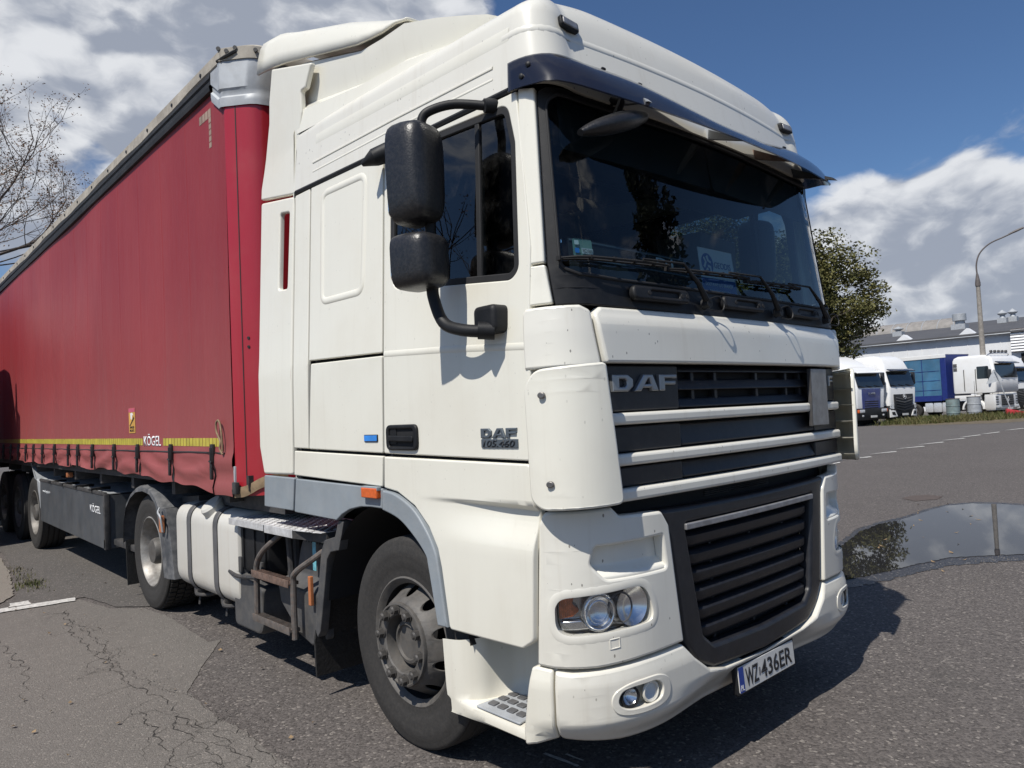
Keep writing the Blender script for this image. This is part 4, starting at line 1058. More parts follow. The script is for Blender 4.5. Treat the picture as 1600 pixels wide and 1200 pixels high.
# seats and wheel
for sx in (-0.68, 0.68):
    bm = bmesh.new()
    add_box(bm, (sx, 1.40, 1.72), (0.52, 0.50, 0.16), None, 0.05)
    add_box(bm, (sx, 1.68, 2.10), (0.50, 0.14, 0.66), Matrix.Rotation(radians(-10), 4, 'X'), 0.05)
    add_box(bm, (sx, 1.76, 2.53), (0.30, 0.10, 0.20), Matrix.Rotation(radians(-8), 4, 'X'), 0.04)
    add_box(bm, (sx, 1.42, 1.48), (0.40, 0.42, 0.34), None, 0.03)
    from_bm('seat', bm, seat_cloth, T)
bm = bmesh.new()
ring = [Vector((0.68 + 0.24 * cos(2 * pi * k / 28), 1.06 + 0.17 * sin(2 * pi * k / 28), 2.09 + 0.17 * -sin(2 * pi * k / 28))) for k in range(29)]
add_tube(bm, ring, 0.017, 8, False)
add_tube(bm, [ring[0], ring[14]], 0.02, 8); add_tube(bm, [Vector((0.68, 1.06, 2.09)), Vector((0.68, 0.95, 1.95))], 0.04, 10)
from_bm('steering_wheel', bm, inside_black, T)
bm = bmesh.new()
add_box(bm, (-0.05, 0.80, 2.13), (0.42, 0.22, 0.12), None, 0.02); add_box(bm, (0.80, 0.70, 2.12), (0.30, 0.2, 0.10), None, 0.04)
from_bm('dash_binnacle', bm, inside_black, dash)
for s0, s1 in ((-1.13, -0.01), (0.01, 1.13)):
    panel('sun_blind', fillet([(s0, 2.66), (s1, 2.66), (s1, 2.90), (s0, 2.90)], 0.03), lambda s, z, d: front(s, z, d + 0.06), inside_black, T, 0.01, 0, 0.1)
panel('curtain_rail', [(-1.1, 2.86), (1.1, 2.86), (1.1, 2.89), (-1.1, 2.89)], lambda a, b, d: Vector((a, 1.0 - d, b)), inside_grey, T, 0.02, 0, 1.0, grid=False)
stk = panel('permit_sticker', rrect(-1.075, 2.235, 0.115, 0.075, 0.012), lambda s, z, d: front(s, z, d + 0.031), sticker_green, T, 0.001, 0, 0.2)
panel('sticker_field', rrect(-1.052, 2.222, 0.070, 0.024, 0.004), lambda s, z, d: front(s, z, d + 0.0285), card_white, stk, 0.0006, 0, 0.2)
panel('sticker_field', rrect(-1.112, 2.222, 0.024, 0.020, 0.004), lambda s, z, d: front(s, z, d + 0.0285), blue_lens, stk, 0.0006, 0, 0.2)
panel('sticker_field', rrect(-1.112, 2.255, 0.024, 0.018, 0.004), lambda s, z, d: front(s, z, d + 0.0285), card_white, stk, 0.0006, 0, 0.2)
text('permit_letters', 'WZ 436ER', print_black, stk, lambda a, b, d: front(a, b, d + 0.027), -1.052, 2.222, 0.062, 0.014, 0.0004)
wbd = panel('window_board', fillet([(-1.145, 2.135), (-0.34, 2.13), (-0.34, 2.262), (-1.145, 2.282)], 0.005), lambda s, z, d: front(s, z, d + 0.060), inside_black, T, 0.004, 0, 0.1)
for za, zb in ((2.273, 2.252), (2.200, 2.180)):
    strip('board_edge', [(-1.14, za), (-0.35, zb)], lambda s, z, d: front(s, z, d + 0.059), 0.009, 0.003, letter_grey, wbd)
text('board_letters', 'D1', print_white, wbd, lambda a, b, d: front(a, b, d + 0.056), -0.525, 2.226, 0.12, 0.046, 0.0006, 0, 0.01)

# things lying on the dashboard
card = empty('dashboard_card', (0.235, 0.46, 2.085), 0, 'white and blue company card propped up behind the windscreen of the white tractor', 'sign')
def cardmap(a, b, d): return Vector((a, -0.03 - d + 0.10 * b, b))
CW, CH = 0.335, 0.33
cb = panel('card_board', rrect(0, CH / 2, CW, CH, 0.006), lambda a, b, d: cardmap(a, b, d) , card_white, card, 0.003, 0, 0.5, grid=False)
CMZ = lambda a, b, d: cardmap(a, b, -d) + Vector((0, 0.0, 0))
cardf = lambda a, b, d: Vector((a, -0.03 + 0.10 * b + d, b))
panel('card_band', rrect(0, 0.085, CW - 0.002, 0.166, 0.003), lambda a, b, d: cardf(a, b, d - 0.001), card_blue, card, 0.0005, 0, 0.5, grid=False)
lg = panel('card_emblem', circle(-0.088, 0.247, 0.056, 26), lambda a, b, d: cardf(a, b, d - 0.001), card_blue, card, 0.0005, 0, 0.5, grid=False)
for P in ([(-0.105, 0.222), (-0.096, 0.214), (-0.078, 0.240), (-0.092, 0.262), (-0.100, 0.256), (-0.090, 0.240)], [(-0.080, 0.262), (-0.066, 0.270), (-0.060, 0.250), (-0.045, 0.245), (-0.050, 0.236), (-0.072, 0.244)],
          [(-0.072, 0.230), (-0.050, 0.226), (-0.048, 0.204), (-0.058, 0.203), (-0.060, 0.218), (-0.074, 0.220)], [(-0.090, 0.206), (-0.080, 0.200), (-0.070, 0.212), (-0.080, 0.218)]):
    panel('emblem_cut', [(-0.088 + (x + 0.072) * 1.33, 0.247 + (y - 0.235) * 1.33) for x, y in P], lambda a, b, d: cardf(a, b, d - 0.0022), card_white, lg, 0.0005, 0, 0.5, grid=False)
text('card_name', 'GEODIS', card_blue, card, cardf, 0.058, 0.245, 0.165, 0.034, 0.0006, -0.001, 0.004)
text('card_line', 'DOSTAWY DO BRAMEK', print_white, card, cardf, 0.0, 0.135, 0.27, 0.018, 0.0006, -0.0018, 0.003)
text('card_line', 'DROBNICOWYCH', print_white, card, cardf, 0.0, 0.098, 0.20, 0.016, 0.0006, -0.0018, 0.003)
bxo = box('carton', (0.60, 0.80, 2.325), (0.46, 0.28, 0.50), inside_grey, None, Matrix.Rotation(radians(6), 4, 'Z'), 0.006)
tag(bxo, 'dark grey box standing on the dashboard behind the white and blue card', 'box')

# ---- chassis and side gear
bm = bmesh.new()
for x in (-0.42, 0.42):
    add_box(bm, (x, 3.6, 0.86), (0.09, 6.2, 0.27))
for y in (0.6, 2.6, 4.1, 6.2): add_box(bm, (0, y, 0.86), (0.8, 0.12, 0.2))
add_box(bm, (0, 1.4, 0.95), (0.9, 1.3, 0.55)); add_box(bm, (0, 2.1, 1.05), (1.1, 0.9, 0.3))
from_bm('chassis', bm, chassis_grey, T)
box('axle_beam', (0, 1.38, 0.47), (1.9, 0.12, 0.12), chassis_grey, T, None, 0.02)
box('rear_axle', (0, 5.42, 0.50), (1.8, 0.2, 0.2), chassis_grey, T, None, 0.04)
box('coupling_plate', (0, 4.85, 1.04), (0.9, 0.95, 0.08), chassis_grey, T, None, 0.03)
box('engine_block', (0, 1.2, 0.62), (0.8, 1.4, 0.5), matt_black, T, None, 0.05)
panel('under_tray', [(-1.0, 0.5), (1.0, 0.5), (0.9, 0.75), (-0.9, 0.75)], lambda a, b, d: Vector((a, b, 0.30 + d)), matt_black, T, 0.02, 0, 1, grid=False)
# fuel tank
def tank(m):
    prof = fillet([(-0.31, -0.34), (0.31, -0.34), (0.31, 0.34), (-0.31, 0.34)], [0.16, 0.16, 0.14, 0.14], 8)
    bm = bmesh.new(); prev = None; cx, cz = m * 0.895, 0.645
    for y, k in ((3.43, 0.0), (3.43, 0.55), (3.432, 0.93), (3.445, 0.985), (3.47, 1.0), (4.05, 1.003), (4.66, 1.0), (4.70, 0.985), (4.715, 0.93), (4.718, 0.5), (4.718, 0.0)):
        cur = [bm.verts.new((cx + p[0] * max(k, 0.001), y, cz + p[1] * max(k, 0.001))) for p in prof]
        if prev:
            for i in range(len(prof)): bm.faces.new((prev[i], prev[(i + 1) % len(prof)], cur[(i + 1) % len(prof)], cur[i]))
        prev = cur
    tk = from_bm('fuel_tank', bm, tank_white, T, 40)
    for y0 in (4.385, 3.835):
        bm = bmesh.new(); prev = None
        for i in range(len(prof) + 1):
            p = prof[i % len(prof)]; q = (p[0] * 1.012 + math.copysign(.003, p[0]), p[1] * 1.012 + math.copysign(.003, p[1])); q2 = (p[0] * 1.035, p[1] * 1.035)
            cur = [bm.verts.new((cx + q[0], y0 - 0.04, cz + q[1])), bm.verts.new((cx + q2[0], y0 - 0.032, cz + q2[1])), bm.verts.new((cx + q2[0], y0 + 0.032, cz + q2[1])), bm.verts.new((cx + q[0], y0 + 0.04, cz + q[1]))]
            if prev:
                for j in range(3): bm.faces.new((prev[j], cur[j], cur[j + 1], prev[j + 1]))
            prev = cur
        from_bm('tank_strap', bm, strap_grey, tk, 30)
        bm = bmesh.new()
        add_tube(bm, curve_pts([(m * 1.14, y0, 0.325), (m * 1.17, y0 - 0.03, 0.285), (m * 1.10, y0 - 0.09, 0.275), (m * 0.98, y0 - 0.12, 0.29)], 5), 0.016, 8)
        add_tube(bm, [(m * 1.13, y0 - 0.01, 0.33), (m * 1.15, y0 - 0.02, 0.20)], 0.009, 6); add_box(bm, (m * 1.14, y0, 0.305), (0.06, 0.08, 0.05), None, 0.01)
        from_bm('strap_bracket', bm, chassis_grey, tk)
    cap_m = Matrix.Translation((m * 1.115, 4.02, 0.945)) @ Matrix.Rotation(radians(m * 38), 4, 'Y')
    bm = bmesh.new()
    for r0, z0, r1, z1 in ((0.075, -0.05, 0.075, 0.02), (0.092, 0.02, 0.092, 0.075), (0.092, 0.075, 0.078, 0.092), (0.078, 0.092, 0.001, 0.094), (0.075, 0.02, 0.092, 0.02)):
        A = [bm.verts.new(cap_m @ Vector((r0 * cos(2 * pi * k / 24), r0 * sin(2 * pi * k / 24), z0))) for k in range(24)]
        B = [bm.verts.new(cap_m @ Vector((r1 * cos(2 * pi * k / 24), r1 * sin(2 * pi * k / 24), z1))) for k in range(24)]
        for k in range(24): bm.faces.new((A[k], A[(k + 1) % 24], B[(k + 1) % 24], B[k]))
    from_bm('tank_cap', bm, tank_white, tk)
    bm = bmesh.new()
    add_box(bm, cap_m @ Vector((0.0, 0.115, 0.035)), (0.10, 0.05, 0.07), Matrix.Rotation(radians(m * 38), 4, 'Y'), 0.008)
    add_box(bm, cap_m @ Vector((m * 0.06, 0.10, -0.02)), (0.02, 0.04, 0.12), None, 0.004)
    tag(from_bm('cap_hinge', bm, rust, tk), kind='stuff')
tank(-1); tank(1)
# checker plate walkway over the batteries
def walkway(m):
    P = [(m * 1.245, 3.47), (m * 1.245, 2.50), (m * 1.20, 2.23), (m * 0.80, 2.23), (m * 0.80, 3.47)]
    top = lambda a, b, d: Vector((a, b, 0.955 - d))
    w = panel('walkway', P, top, tread_alu, T, 0.004, 0.001, 0.4)
    panel('walkway_edge', [(3.475, 0.912), (2.915, 0.912), (2.915, 0.954), (3.475, 0.954)], lambda a, b, d: Vector((m * (1.247 - d), a, b)), tread_alu, w, 0.004, 0.001, 0.4)
    panel('walkway_edge', [(2.90, 0.905), (2.50, 0.905), (2.50, 0.954), (2.90, 0.954)], lambda a, b, d: Vector((m * (1.247 - d), a, b)), tread_alu, w, 0.004, 0.001, 0.4)
    panel('walkway_end', [(0, 0.905), (1, 0.86), (1, 0.954), (0, 0.954)], lambda a, b, d: Vector((m * (1.247 - 0.20 * a), 2.50 - 0.27 * a + d, b)), chassis_grey, w, 0.004, 0, 0.4)
    bm = bmesh.new()
    for i in range(34):
        for j in range(13):
            y = 2.27 + 0.0355 * i; x = 0.83 + 0.0325 * j
            if x > 1.235: continue
            r = Matrix.Rotation(radians(45 if (i + j) % 2 else -45), 4, 'Z')
            vs = [bm.verts.new(Vector((m * x, y, 0.955)) + r @ Vector(q)) for q in ((-0.017, 0, 0), (0, -0.0055, 0.0), (0.017, 0, 0), (0, 0.0055, 0), (-0.006, 0, 0.0035), (0.006, 0, 0.0035))]
            for fce in ((0, 1, 4), (1, 5, 4), (1, 2, 5), (2, 3, 5), (3, 4, 5), (3, 0, 4)): bm.faces.new([vs[q] for q in fce])
    tag(from_bm('tread_pattern', bm, tread_alu, w, 0), kind='stuff')
walkway(-1)
# battery box, urea tank, air gear, boarding ladder
bx = box('battery_box', (-0.95, 3.28, 0.745), (0.46, 0.56, 0.31), black_plastic, T, None, 0.03)
bm = bmesh.new()
for y in (3.03, 3.20, 3.38, 3.55): add_box(bm, (-1.183, y, 0.75), (0.016, 0.014, 0.27), None, 0.004)
add_box(bm, (-0.95, 3.28, 0.895), (0.485, 0.585, 0.02), None, 0.006)
from_bm('box_rib', bm, black_plastic, bx)
for y in (3.10, 3.44): box('box_latch', (-1.19, y, 0.63), (0.02, 0.07, 0.11), dusty_plastic, bx, None, 0.006)
bm = bmesh.new()
prof = fillet([(-0.24, -0.19), (0.24, -0.19), (0.24, 0.17), (0.10, 0.19), (-0.24, 0.12)], [.09, .05, .04, .03, .04], 5)
prev = None
for x in (-1.19, -1.185, -1.16, -0.75):
    k = {-1.19: 0.9, -1.185: 0.96}.get(x, 1.0)
    cur = [bm.verts.new((x, 3.33 + p[0] * k, 0.385 + p[1] * k)) for p in prof]
    if prev:
        for i in range(len(prof)): bm.faces.new((prev[i], prev[(i + 1) % len(prof)], cur[(i + 1) % len(prof)], cur[i]))
    else: bm.faces.new(cur)
    prev = cur
ad = from_bm('urea_tank', bm, dusty_plastic, T, 40)
bm = bmesh.new()
fc = Matrix.Translation((-1.13, 3.47, 0.60)) @ Matrix.Rotation(radians(-28), 4, 'Y')
for r0, z0, r1, z1 in ((0.085, -0.10, 0.085, -0.02), (0.075, -0.02, 0.075, 0.02), (0.06, 0.02, 0.055, 0.05), (0.055, 0.05, 0.0, 0.05)):
    A = [bm.verts.new(fc @ Vector((r0 * cos(2 * pi * k / 20), r0 * sin(2 * pi * k / 20), z0))) for k in range(20)]
    B = [bm.verts.new(fc @ Vector((max(r1, .001) * cos(2 * pi * k / 20), max(r1, .001) * sin(2 * pi * k / 20), z1))) for k in range(20)]
    for k in range(20): bm.faces.new((A[k], A[(k + 1) % 20], B[(k + 1) % 20], B[k]))
from_bm('filler_cap', bm, strap_grey, ad)
bm = bmesh.new()
add_tube(bm, curve_pts([(-1.20, 3.60, 0.565), (-1.215, 3.45, 0.555), (-1.215, 3.25, 0.57), (-1.20, 3.08, 0.585)], 5), 0.014, 8)
from_bm('guard_bar', bm, chassis_grey, ad)
bm = bmesh.new()
add_tube(bm, curve_pts([(-1.12, 2.80, 0.93), (-1.17, 2.83, 0.885), (-1.225, 2.97, 0.78), (-1.235, 3.05, 0.69), (-1.235, 3.062, 0.60), (-1.235, 3.07, 0.32)], 6), 0.019, 10)
add_tube(bm, curve_pts([(-1.12, 2.30, 0.85), (-1.18, 2.37, 0.79), (-1.235, 2.50, 0.70), (-1.235, 2.535, 0.62), (-1.235, 2.535, 0.30)], 6), 0.019, 10)
ld = from_bm('boarding_ladder', bm, step_tube_steel, T)
bm = bmesh.new(); add_box(bm, (-1.235, 2.80, 0.632), (0.07, 0.53, 0.022), None, 0.004); add_box(bm, (-1.268, 2.80, 0.632), (0.006, 0.53, 0.045), None, 0.002)
for k in range(22): add_box(bm, (-1.235, 2.56 + 0.022 * k, 0.646), (0.055, 0.006, 0.008))
from_bm('ladder_rung', bm, rust, ld)
bm = bmesh.new(); add_box(bm, (-1.235, 2.80, 0.352), (0.07, 0.53, 0.022), None, 0.004); add_box(bm, (-1.268, 2.80, 0.352), (0.006, 0.53, 0.045), None, 0.002)
for k in range(22): add_box(bm, (-1.235, 2.56 + 0.022 * k, 0.366), (0.055, 0.006, 0.008))
from_bm('ladder_rung', bm, step_tube_steel, ld)
sh = lambda y, z, d: Vector((-(1.10 + 0.07 * sstep(0.66, 0.56, z) - d), y, z))
cv = panel('side_cover', fillet([(2.27, 0.33), (2.30, 0.86), (2.66, 0.88), (2.71, 0.80), (2.76, 0.66), (2.90, 0.60), (2.86, 0.46), (2.62, 0.30), (2.45, 0.26)], [.05, .03, .06, .02, .02, .02, .04, .08, .05]), sh, dusty_plastic, T, 0.05, 0.015, 0.05)
bm = bmesh.new()
for y in [2.34 + 0.035 * k for k in range(9)]:
    add_panel(bm, circle(y, 0.855, 0.006, 8), lambda a, b, d: sh(a, b, d - 0.001), 0.002, 0, 0.5, grid=False)
from_bm('vent_hole', bm, matt_black, cv)
panel('warning_label', rrect(2.455, 0.785, 0.042, 0.17, 0.004), lambda a, b, d: sh(a, b, d - 0.004 - 0.03), sticker_teal, cv, 0.002, 0, 0.5, grid=False)
panel('side_reflector', rrect(2.395, 0.60, 0.030, 0.17, 0.004), lambda a, b, d: Vector((-(1.205 - d), a, b)), faded_orange, T, 0.02, 0.004, 0.5)
bm = bmesh.new()
add_tube(bm, [(-1.13, 2.80, 0.88), (-1.10, 2.80, 0.35)], 0.022, 8); add_tube(bm, [(-1.0, 2.95, 0.88), (-1.0, 2.95, 0.3)], 0.03, 8)
add_tube(bm, curve_pts([(-1.05, 2.9, 0.55), (-1.1, 2.75, 0.5), (-1.0, 2.6, 0.42), (-1.05, 2.45, 0.5)], 6), 0.014, 6)
add_tube(bm, curve_pts([(-1.1, 2.25, 0.94), (-1.12, 2.38, 0.90), (-1.1, 2.5, 0.93), (-1.0, 2.7, 0.88)], 6), 0.016, 6)
add_box(bm, (-1.02, 2.33, 0.92), (0.30, 0.20, 0.07), None, 0.01); add_box(bm, (-0.9, 2.98, 0.45), (0.3, 0.06, 0.42), None, 0.01)
from_bm('air_pipes', bm, chassis_grey, T)
box('battery_carrier', (-0.86, 2.95, 0.62), (0.3, 1.2, 0.06), chassis_grey, T)
for y in (3.05, 2.55): box('air_tank', (-0.62, y, 0.55), (0.26, 0.45, 0.26), chassis_grey, T, None, 0.1)

# ---- wheels
def tyre_mesh(name, parent, cx, cy, cz, m, R=0.507, W=0.30, rim=0.300, lugs=True):
    h = W / 2
    prof = [(h * 0.80, rim - 0.012), (h * 0.97, rim + 0.004), (h * 1.0, rim + 0.016), (h * 0.985, rim + 0.030), (h * 1.03, R * 0.70), (h * 1.09, R * 0.78), (h * 1.085, R * 0.80), (h * 1.10, R * 0.815), (h * 1.09, R * 0.87), (h * 1.045, R * 0.915), (h * 1.035, R * 0.925),
            (h * 1.02, R * 0.955), (h * 0.985, R * 0.978), (h * 0.93, R * 0.989), (h * 0.90, R * 0.972), (h * 0.86, R * 0.992), (h * 0.50, R * 0.999), (h * 0.46, R * 0.972), (h * 0.38, R * 0.972), (h * 0.34, R), (h * 0.06, R), (h * 0.03, R * 0.972), (-h * 0.03, R * 0.972), (-h * 0.06, R), (-h * 0.34, R), (-h * 0.38, R * 0.972), (-h * 0.46, R * 0.972), (-h * 0.50, R * 0.999), (-h * 0.93, R * 0.989), (-h * 1.05, R * 0.92), (-h * 1.08, R * 0.8), (-h, rim), (-h * 0.6, rim)]
    prof = [(a * 1.0, r) for a, r in prof]
    o = lathe(name, [(-m * a if False else (a if m < 0 else -a), r) for a, r in prof], rubber_tyre, parent, 72, 'X', (cx, cy, cz), 32)
    return o
def on_face(cx, cy, cz, m, xout):
    """polar face map: (a, b) = (along y, up), depth inwards from x = xout"""
    return lambda a, b, d: Vector((m * (xout - d), cy + a, cz + b))
def front_wheel(parent, m, cy, base=Vector((0, 0, 0))):
    cz = 0.505; cx = m * 1.045
    w = empty('wheel', (0, 0, 0)); w.parent = parent
    if parent is T: w.matrix_parent_inverse = Matrix.Translation((0, -1.38, 0))
    t = tyre_mesh('tyre', w, cx, cy, cz, m)
    def ring(prof, mat, name, n=64, sm=35): return lathe(name, [((a if m < 0 else -a), r) for a, r in prof], mat, w, n, 'X', (m * 1.19, cy, cz), sm)
    ring([(-0.02, 0.275), (0.0, 0.292), (0.008, 0.304), (0.004, 0.312), (-0.02, 0.315)], hub_grey, 'rim')
    ring([(0.0, 0.295), (-0.02, 0.282), (-0.07, 0.276), (-0.16, 0.27), (-0.17, 0.1), (-0.17, 0.0)], matt_black, 'rim_well')
    def cone(a, b, d):
        r = hypot(a, b); x = interp(r, [0.195, 0.215, 0.262, 0.285], [0.050, 0.030, -0.055, -0.10])
        return Vector((m * (1.19 + x - d), cy + a, cz + b))
    holes = [circle(0.243 * cos(radians(36 * k + 18)), 0.243 * sin(radians(36 * k + 18)), 0.026, 14) for k in range(10)]
    panel('disc', circle(0, 0, 0.284, 60), cone, hub_grey, w, 0.012, 0.002, 0.03, holes=holes + [circle(0, 0, 0.19, 48)])
    ring([(0.02, 0.196), (0.056, 0.199), (0.064, 0.196), (0.066, 0.188), (0.058, 0.183), (0.058, 0.143), (0.052, 0.136), (0.010, 0.130), (-0.02, 0.126)], hub_grey, 'hub_flange')
    ring([(-0.03, 0.128), (0.004, 0.112), (0.020, 0.100), (0.024, 0.085), (0.012, 0.080), (0.014, 0.0)], hub_grey, 'hub_cap', 40)
    for k in range(10):
        a = radians(36 * k + 9); yy, zz = 0.1655 * cos(a), 0.1655 * sin(a)
        bm = bmesh.new()
        for n_, r0, x0, x1, r1 in ((20, 0.029, 0.057, 0.064, 0.028), (6, 0.0235, 0.064, 0.086, 0.0235), (16, 0.018, 0.086, 0.092, 0.011)):
            A = [bm.verts.new((m * (1.19 + x0), cy + yy + r0 * cos(2 * pi * j / n_), cz + zz + r0 * sin(2 * pi * j / n_))) for j in range(n_)]
            B = [bm.verts.new((m * (1.19 + x1), cy + yy + r1 * cos(2 * pi * j / n_), cz + zz + r1 * sin(2 * pi * j / n_))) for j in range(n_)]
            for j in range(n_): bm.faces.new((A[j], A[(j + 1) % n_], B[(j + 1) % n_], B[j]))
            bm.faces.new(B)
        from_bm('wheel_nut', bm, nut_grey, w)
    return w
def drive_wheel(parent, m, cy, xout=1.20, dual=True, disc_in=0.15, name='wheel', rim_mat=None):
    cz = 0.505
    w = empty(name, (0, 0, 0)); w.parent = parent
    if parent is T: w.matrix_parent_inverse = Matrix.Translation((0, -1.38, 0))
    tyre_mesh('tyre', w, m * (xout - 0.155), cy, cz, m)
    if dual:
        tyre_mesh('inner_tyre', w, m * (xout - 0.50), cy, cz, m)
        bm = bmesh.new()
        for xo in (xout - 0.155, xout - 0.50):
            for k in range(58):
                a = 2 * pi * k / 58
                for q in range(4):
                    aa = a + (0.5 if q % 2 else 0) * 2 * pi / 58
                    add_box(bm, (m * (xo - 0.098 + 0.0655 * q), cy + 0.506 * cos(aa), cz + 0.506 * sin(aa)), (0.055, 0.016, 0.040), Matrix.Rotation(aa, 4, 'X'))
        tag(from_bm('tread_blocks', bm, rubber_tyre, w, 20), kind='stuff')
    def ring(prof, mat, nm, n=56, sm=35): return lathe(nm, [((a if m < 0 else -a), r) for a, r in prof], mat, w, n, 'X', (m * (xout - 0.01), cy, cz), sm)
    ring([(-0.02, 0.315), (0.004, 0.312), (0.008, 0.303), (-0.004, 0.292), (-0.03, 0.282), (-0.05, 0.272), (-0.075, 0.266), (-0.10, 0.262), (-disc_in, 0.245), (-disc_in - 0.02, 0.20), (-disc_in - 0.03, 0.17), (-disc_in - 0.03, 0.12)], rim_mat or rim_silver, 'rim')
    ring([(-disc_in - 0.03, 0.122), (-0.03, 0.115), (-0.005, 0.10), (0.0, 0.06), (0.0, 0.0)] if dual else [(-disc_in - 0.03, 0.122), (-disc_in + 0.08, 0.115), (-disc_in + 0.10, 0.09), (-disc_in + 0.10, 0.0)], hub_grey, 'hub', 40)
    for k in range(10):
        a = radians(36 * k); yy, zz = 0.155 * cos(a), 0.155 * sin(a)
        bm = bmesh.new(); add_tube(bm, [(m * (xout - 0.01 - disc_in - 0.04), cy + yy, cz + zz), (m * (xout - 0.01 - disc_in + 0.01), cy + yy, cz + zz)], 0.018, 6)
        from_bm('wheel_nut', bm, nut_grey, w)
    return w
front_wheel(T, -1, 1.38); front_wheel(T, 1, 1.38)
REAR_Y = 5.42
drive_wheel(T, -1, REAR_Y); drive_wheel(T, 1, REAR_Y)
# raised lettering on the near tyre
def side_letters(s, cy, cz, r, a0, size, mat, parent, x=1.218):
    a = a0
    for ch in s:
        ca = a
        def mp(u, v, d, ca=ca):
            rr = r + v; aa = ca + u / r
            return Vector((-(x - d), cy - rr * sin(aa) * -1, cz + rr * cos(aa)))
        if ch != ' ': text('tyre_letter', ch, mat, parent, lambda u, v, d: mp(-u, v, d), 0, 0, size * 0.8, size, 0.003, 0.002)
        a -= size * 1.15 / r
tw = [o for o in T.children if o.name.startswith('wheel') and '.' not in o.name]
# rear mudguards
for m in (-1, 1):
    def arc(y0, z0, R, a0, a1, n): return [(y0 - R * cos(radians(lerp(a0, a1, k / n))), z0 + R * sin(radians(lerp(a0, a1, k / n)))) for k in range(n + 1)]
    path = [(4.70, 0.36), (4.84, 0.70), (4.94, 0.925)] 
    bm = bmesh.new(); prev = None
    front_path = [(4.79, 0.355), (4.84, 0.60), (4.905, 0.80), (4.965, 0.925)]
    for y, z in front_path:
        cur = [bm.verts.new((m * 1.25, y + 0.10, z)), bm.verts.new((m * 1.245, y + 0.0, z)), bm.verts.new((m * 1.22, y - 0.07, z)), bm.verts.new((m * 0.72, y - 0.09, z))]
        if prev:
            for j in range(3): bm.faces.new((prev[j], cur[j], cur[j + 1], prev[j + 1]))
        prev = cur
    g = from_bm('mudguard', bm, fender_grey, T, 40)
    bm = bmesh.new(); prev = None
    pts = [(4.97, 0.92), (5.08, 1.02), (5.22, 1.085), (5.42, 1.105), (5.62, 1.085), (5.80, 1.02), (5.95, 0.92), (6.02, 0.80), (6.06, 0.55)]
    for y, z in pts:
        cur = [bm.verts.new((m * 1.255, y, z - 0.055)), bm.verts.new((m * 1.25, y, z - 0.02)), bm.verts.new((m * 1.215, y, z)), bm.verts.new((m * 0.66, y, z + 0.005))]
        if prev:
            for j in range(3): bm.faces.new((prev[j], cur[j], cur[j + 1], prev[j + 1]))
        prev = cur
    from_bm('mudguard', bm, fender_grey, T, 40)
    panel('mud_flap', [(0.68, 0.12), (1.22, 0.12), (1.23, 0.58), (0.68, 0.58)], lambda a, b, d: Vector((m * a, 6.07 + d, b)), flap_rubber, T, 0.012, 0.002, 0.5)
    lp = panel('side_reflector', rrect(4.885, 0.80, 0.05, 0.14, 0.006), lambda a, b, d: Vector((m * (1.275 - d), a, b)), faded_orange, T, 0.03, 0.006, 0.5)
    bm = bmesh.new()
    add_tube(bm, curve_pts([(m * 1.26, 4.93, 0.93), (m * 1.285, 4.89, 0.90), (m * 1.285, 4.83, 0.86), (m * 1.27, 4.83, 0.74)], 5), 0.008, 6)
    from_bm('reflector_guard', bm, galv, lp)
    panel('chassis_cover', [(4.60, 0.98), (5.0, 0.95), (5.0, 1.0), (4.6, 1.03)], lambda a, b, d: Vector((m * (1.05 - d), a, b)), chassis_grey, T, 0.4, 0, 0.5)

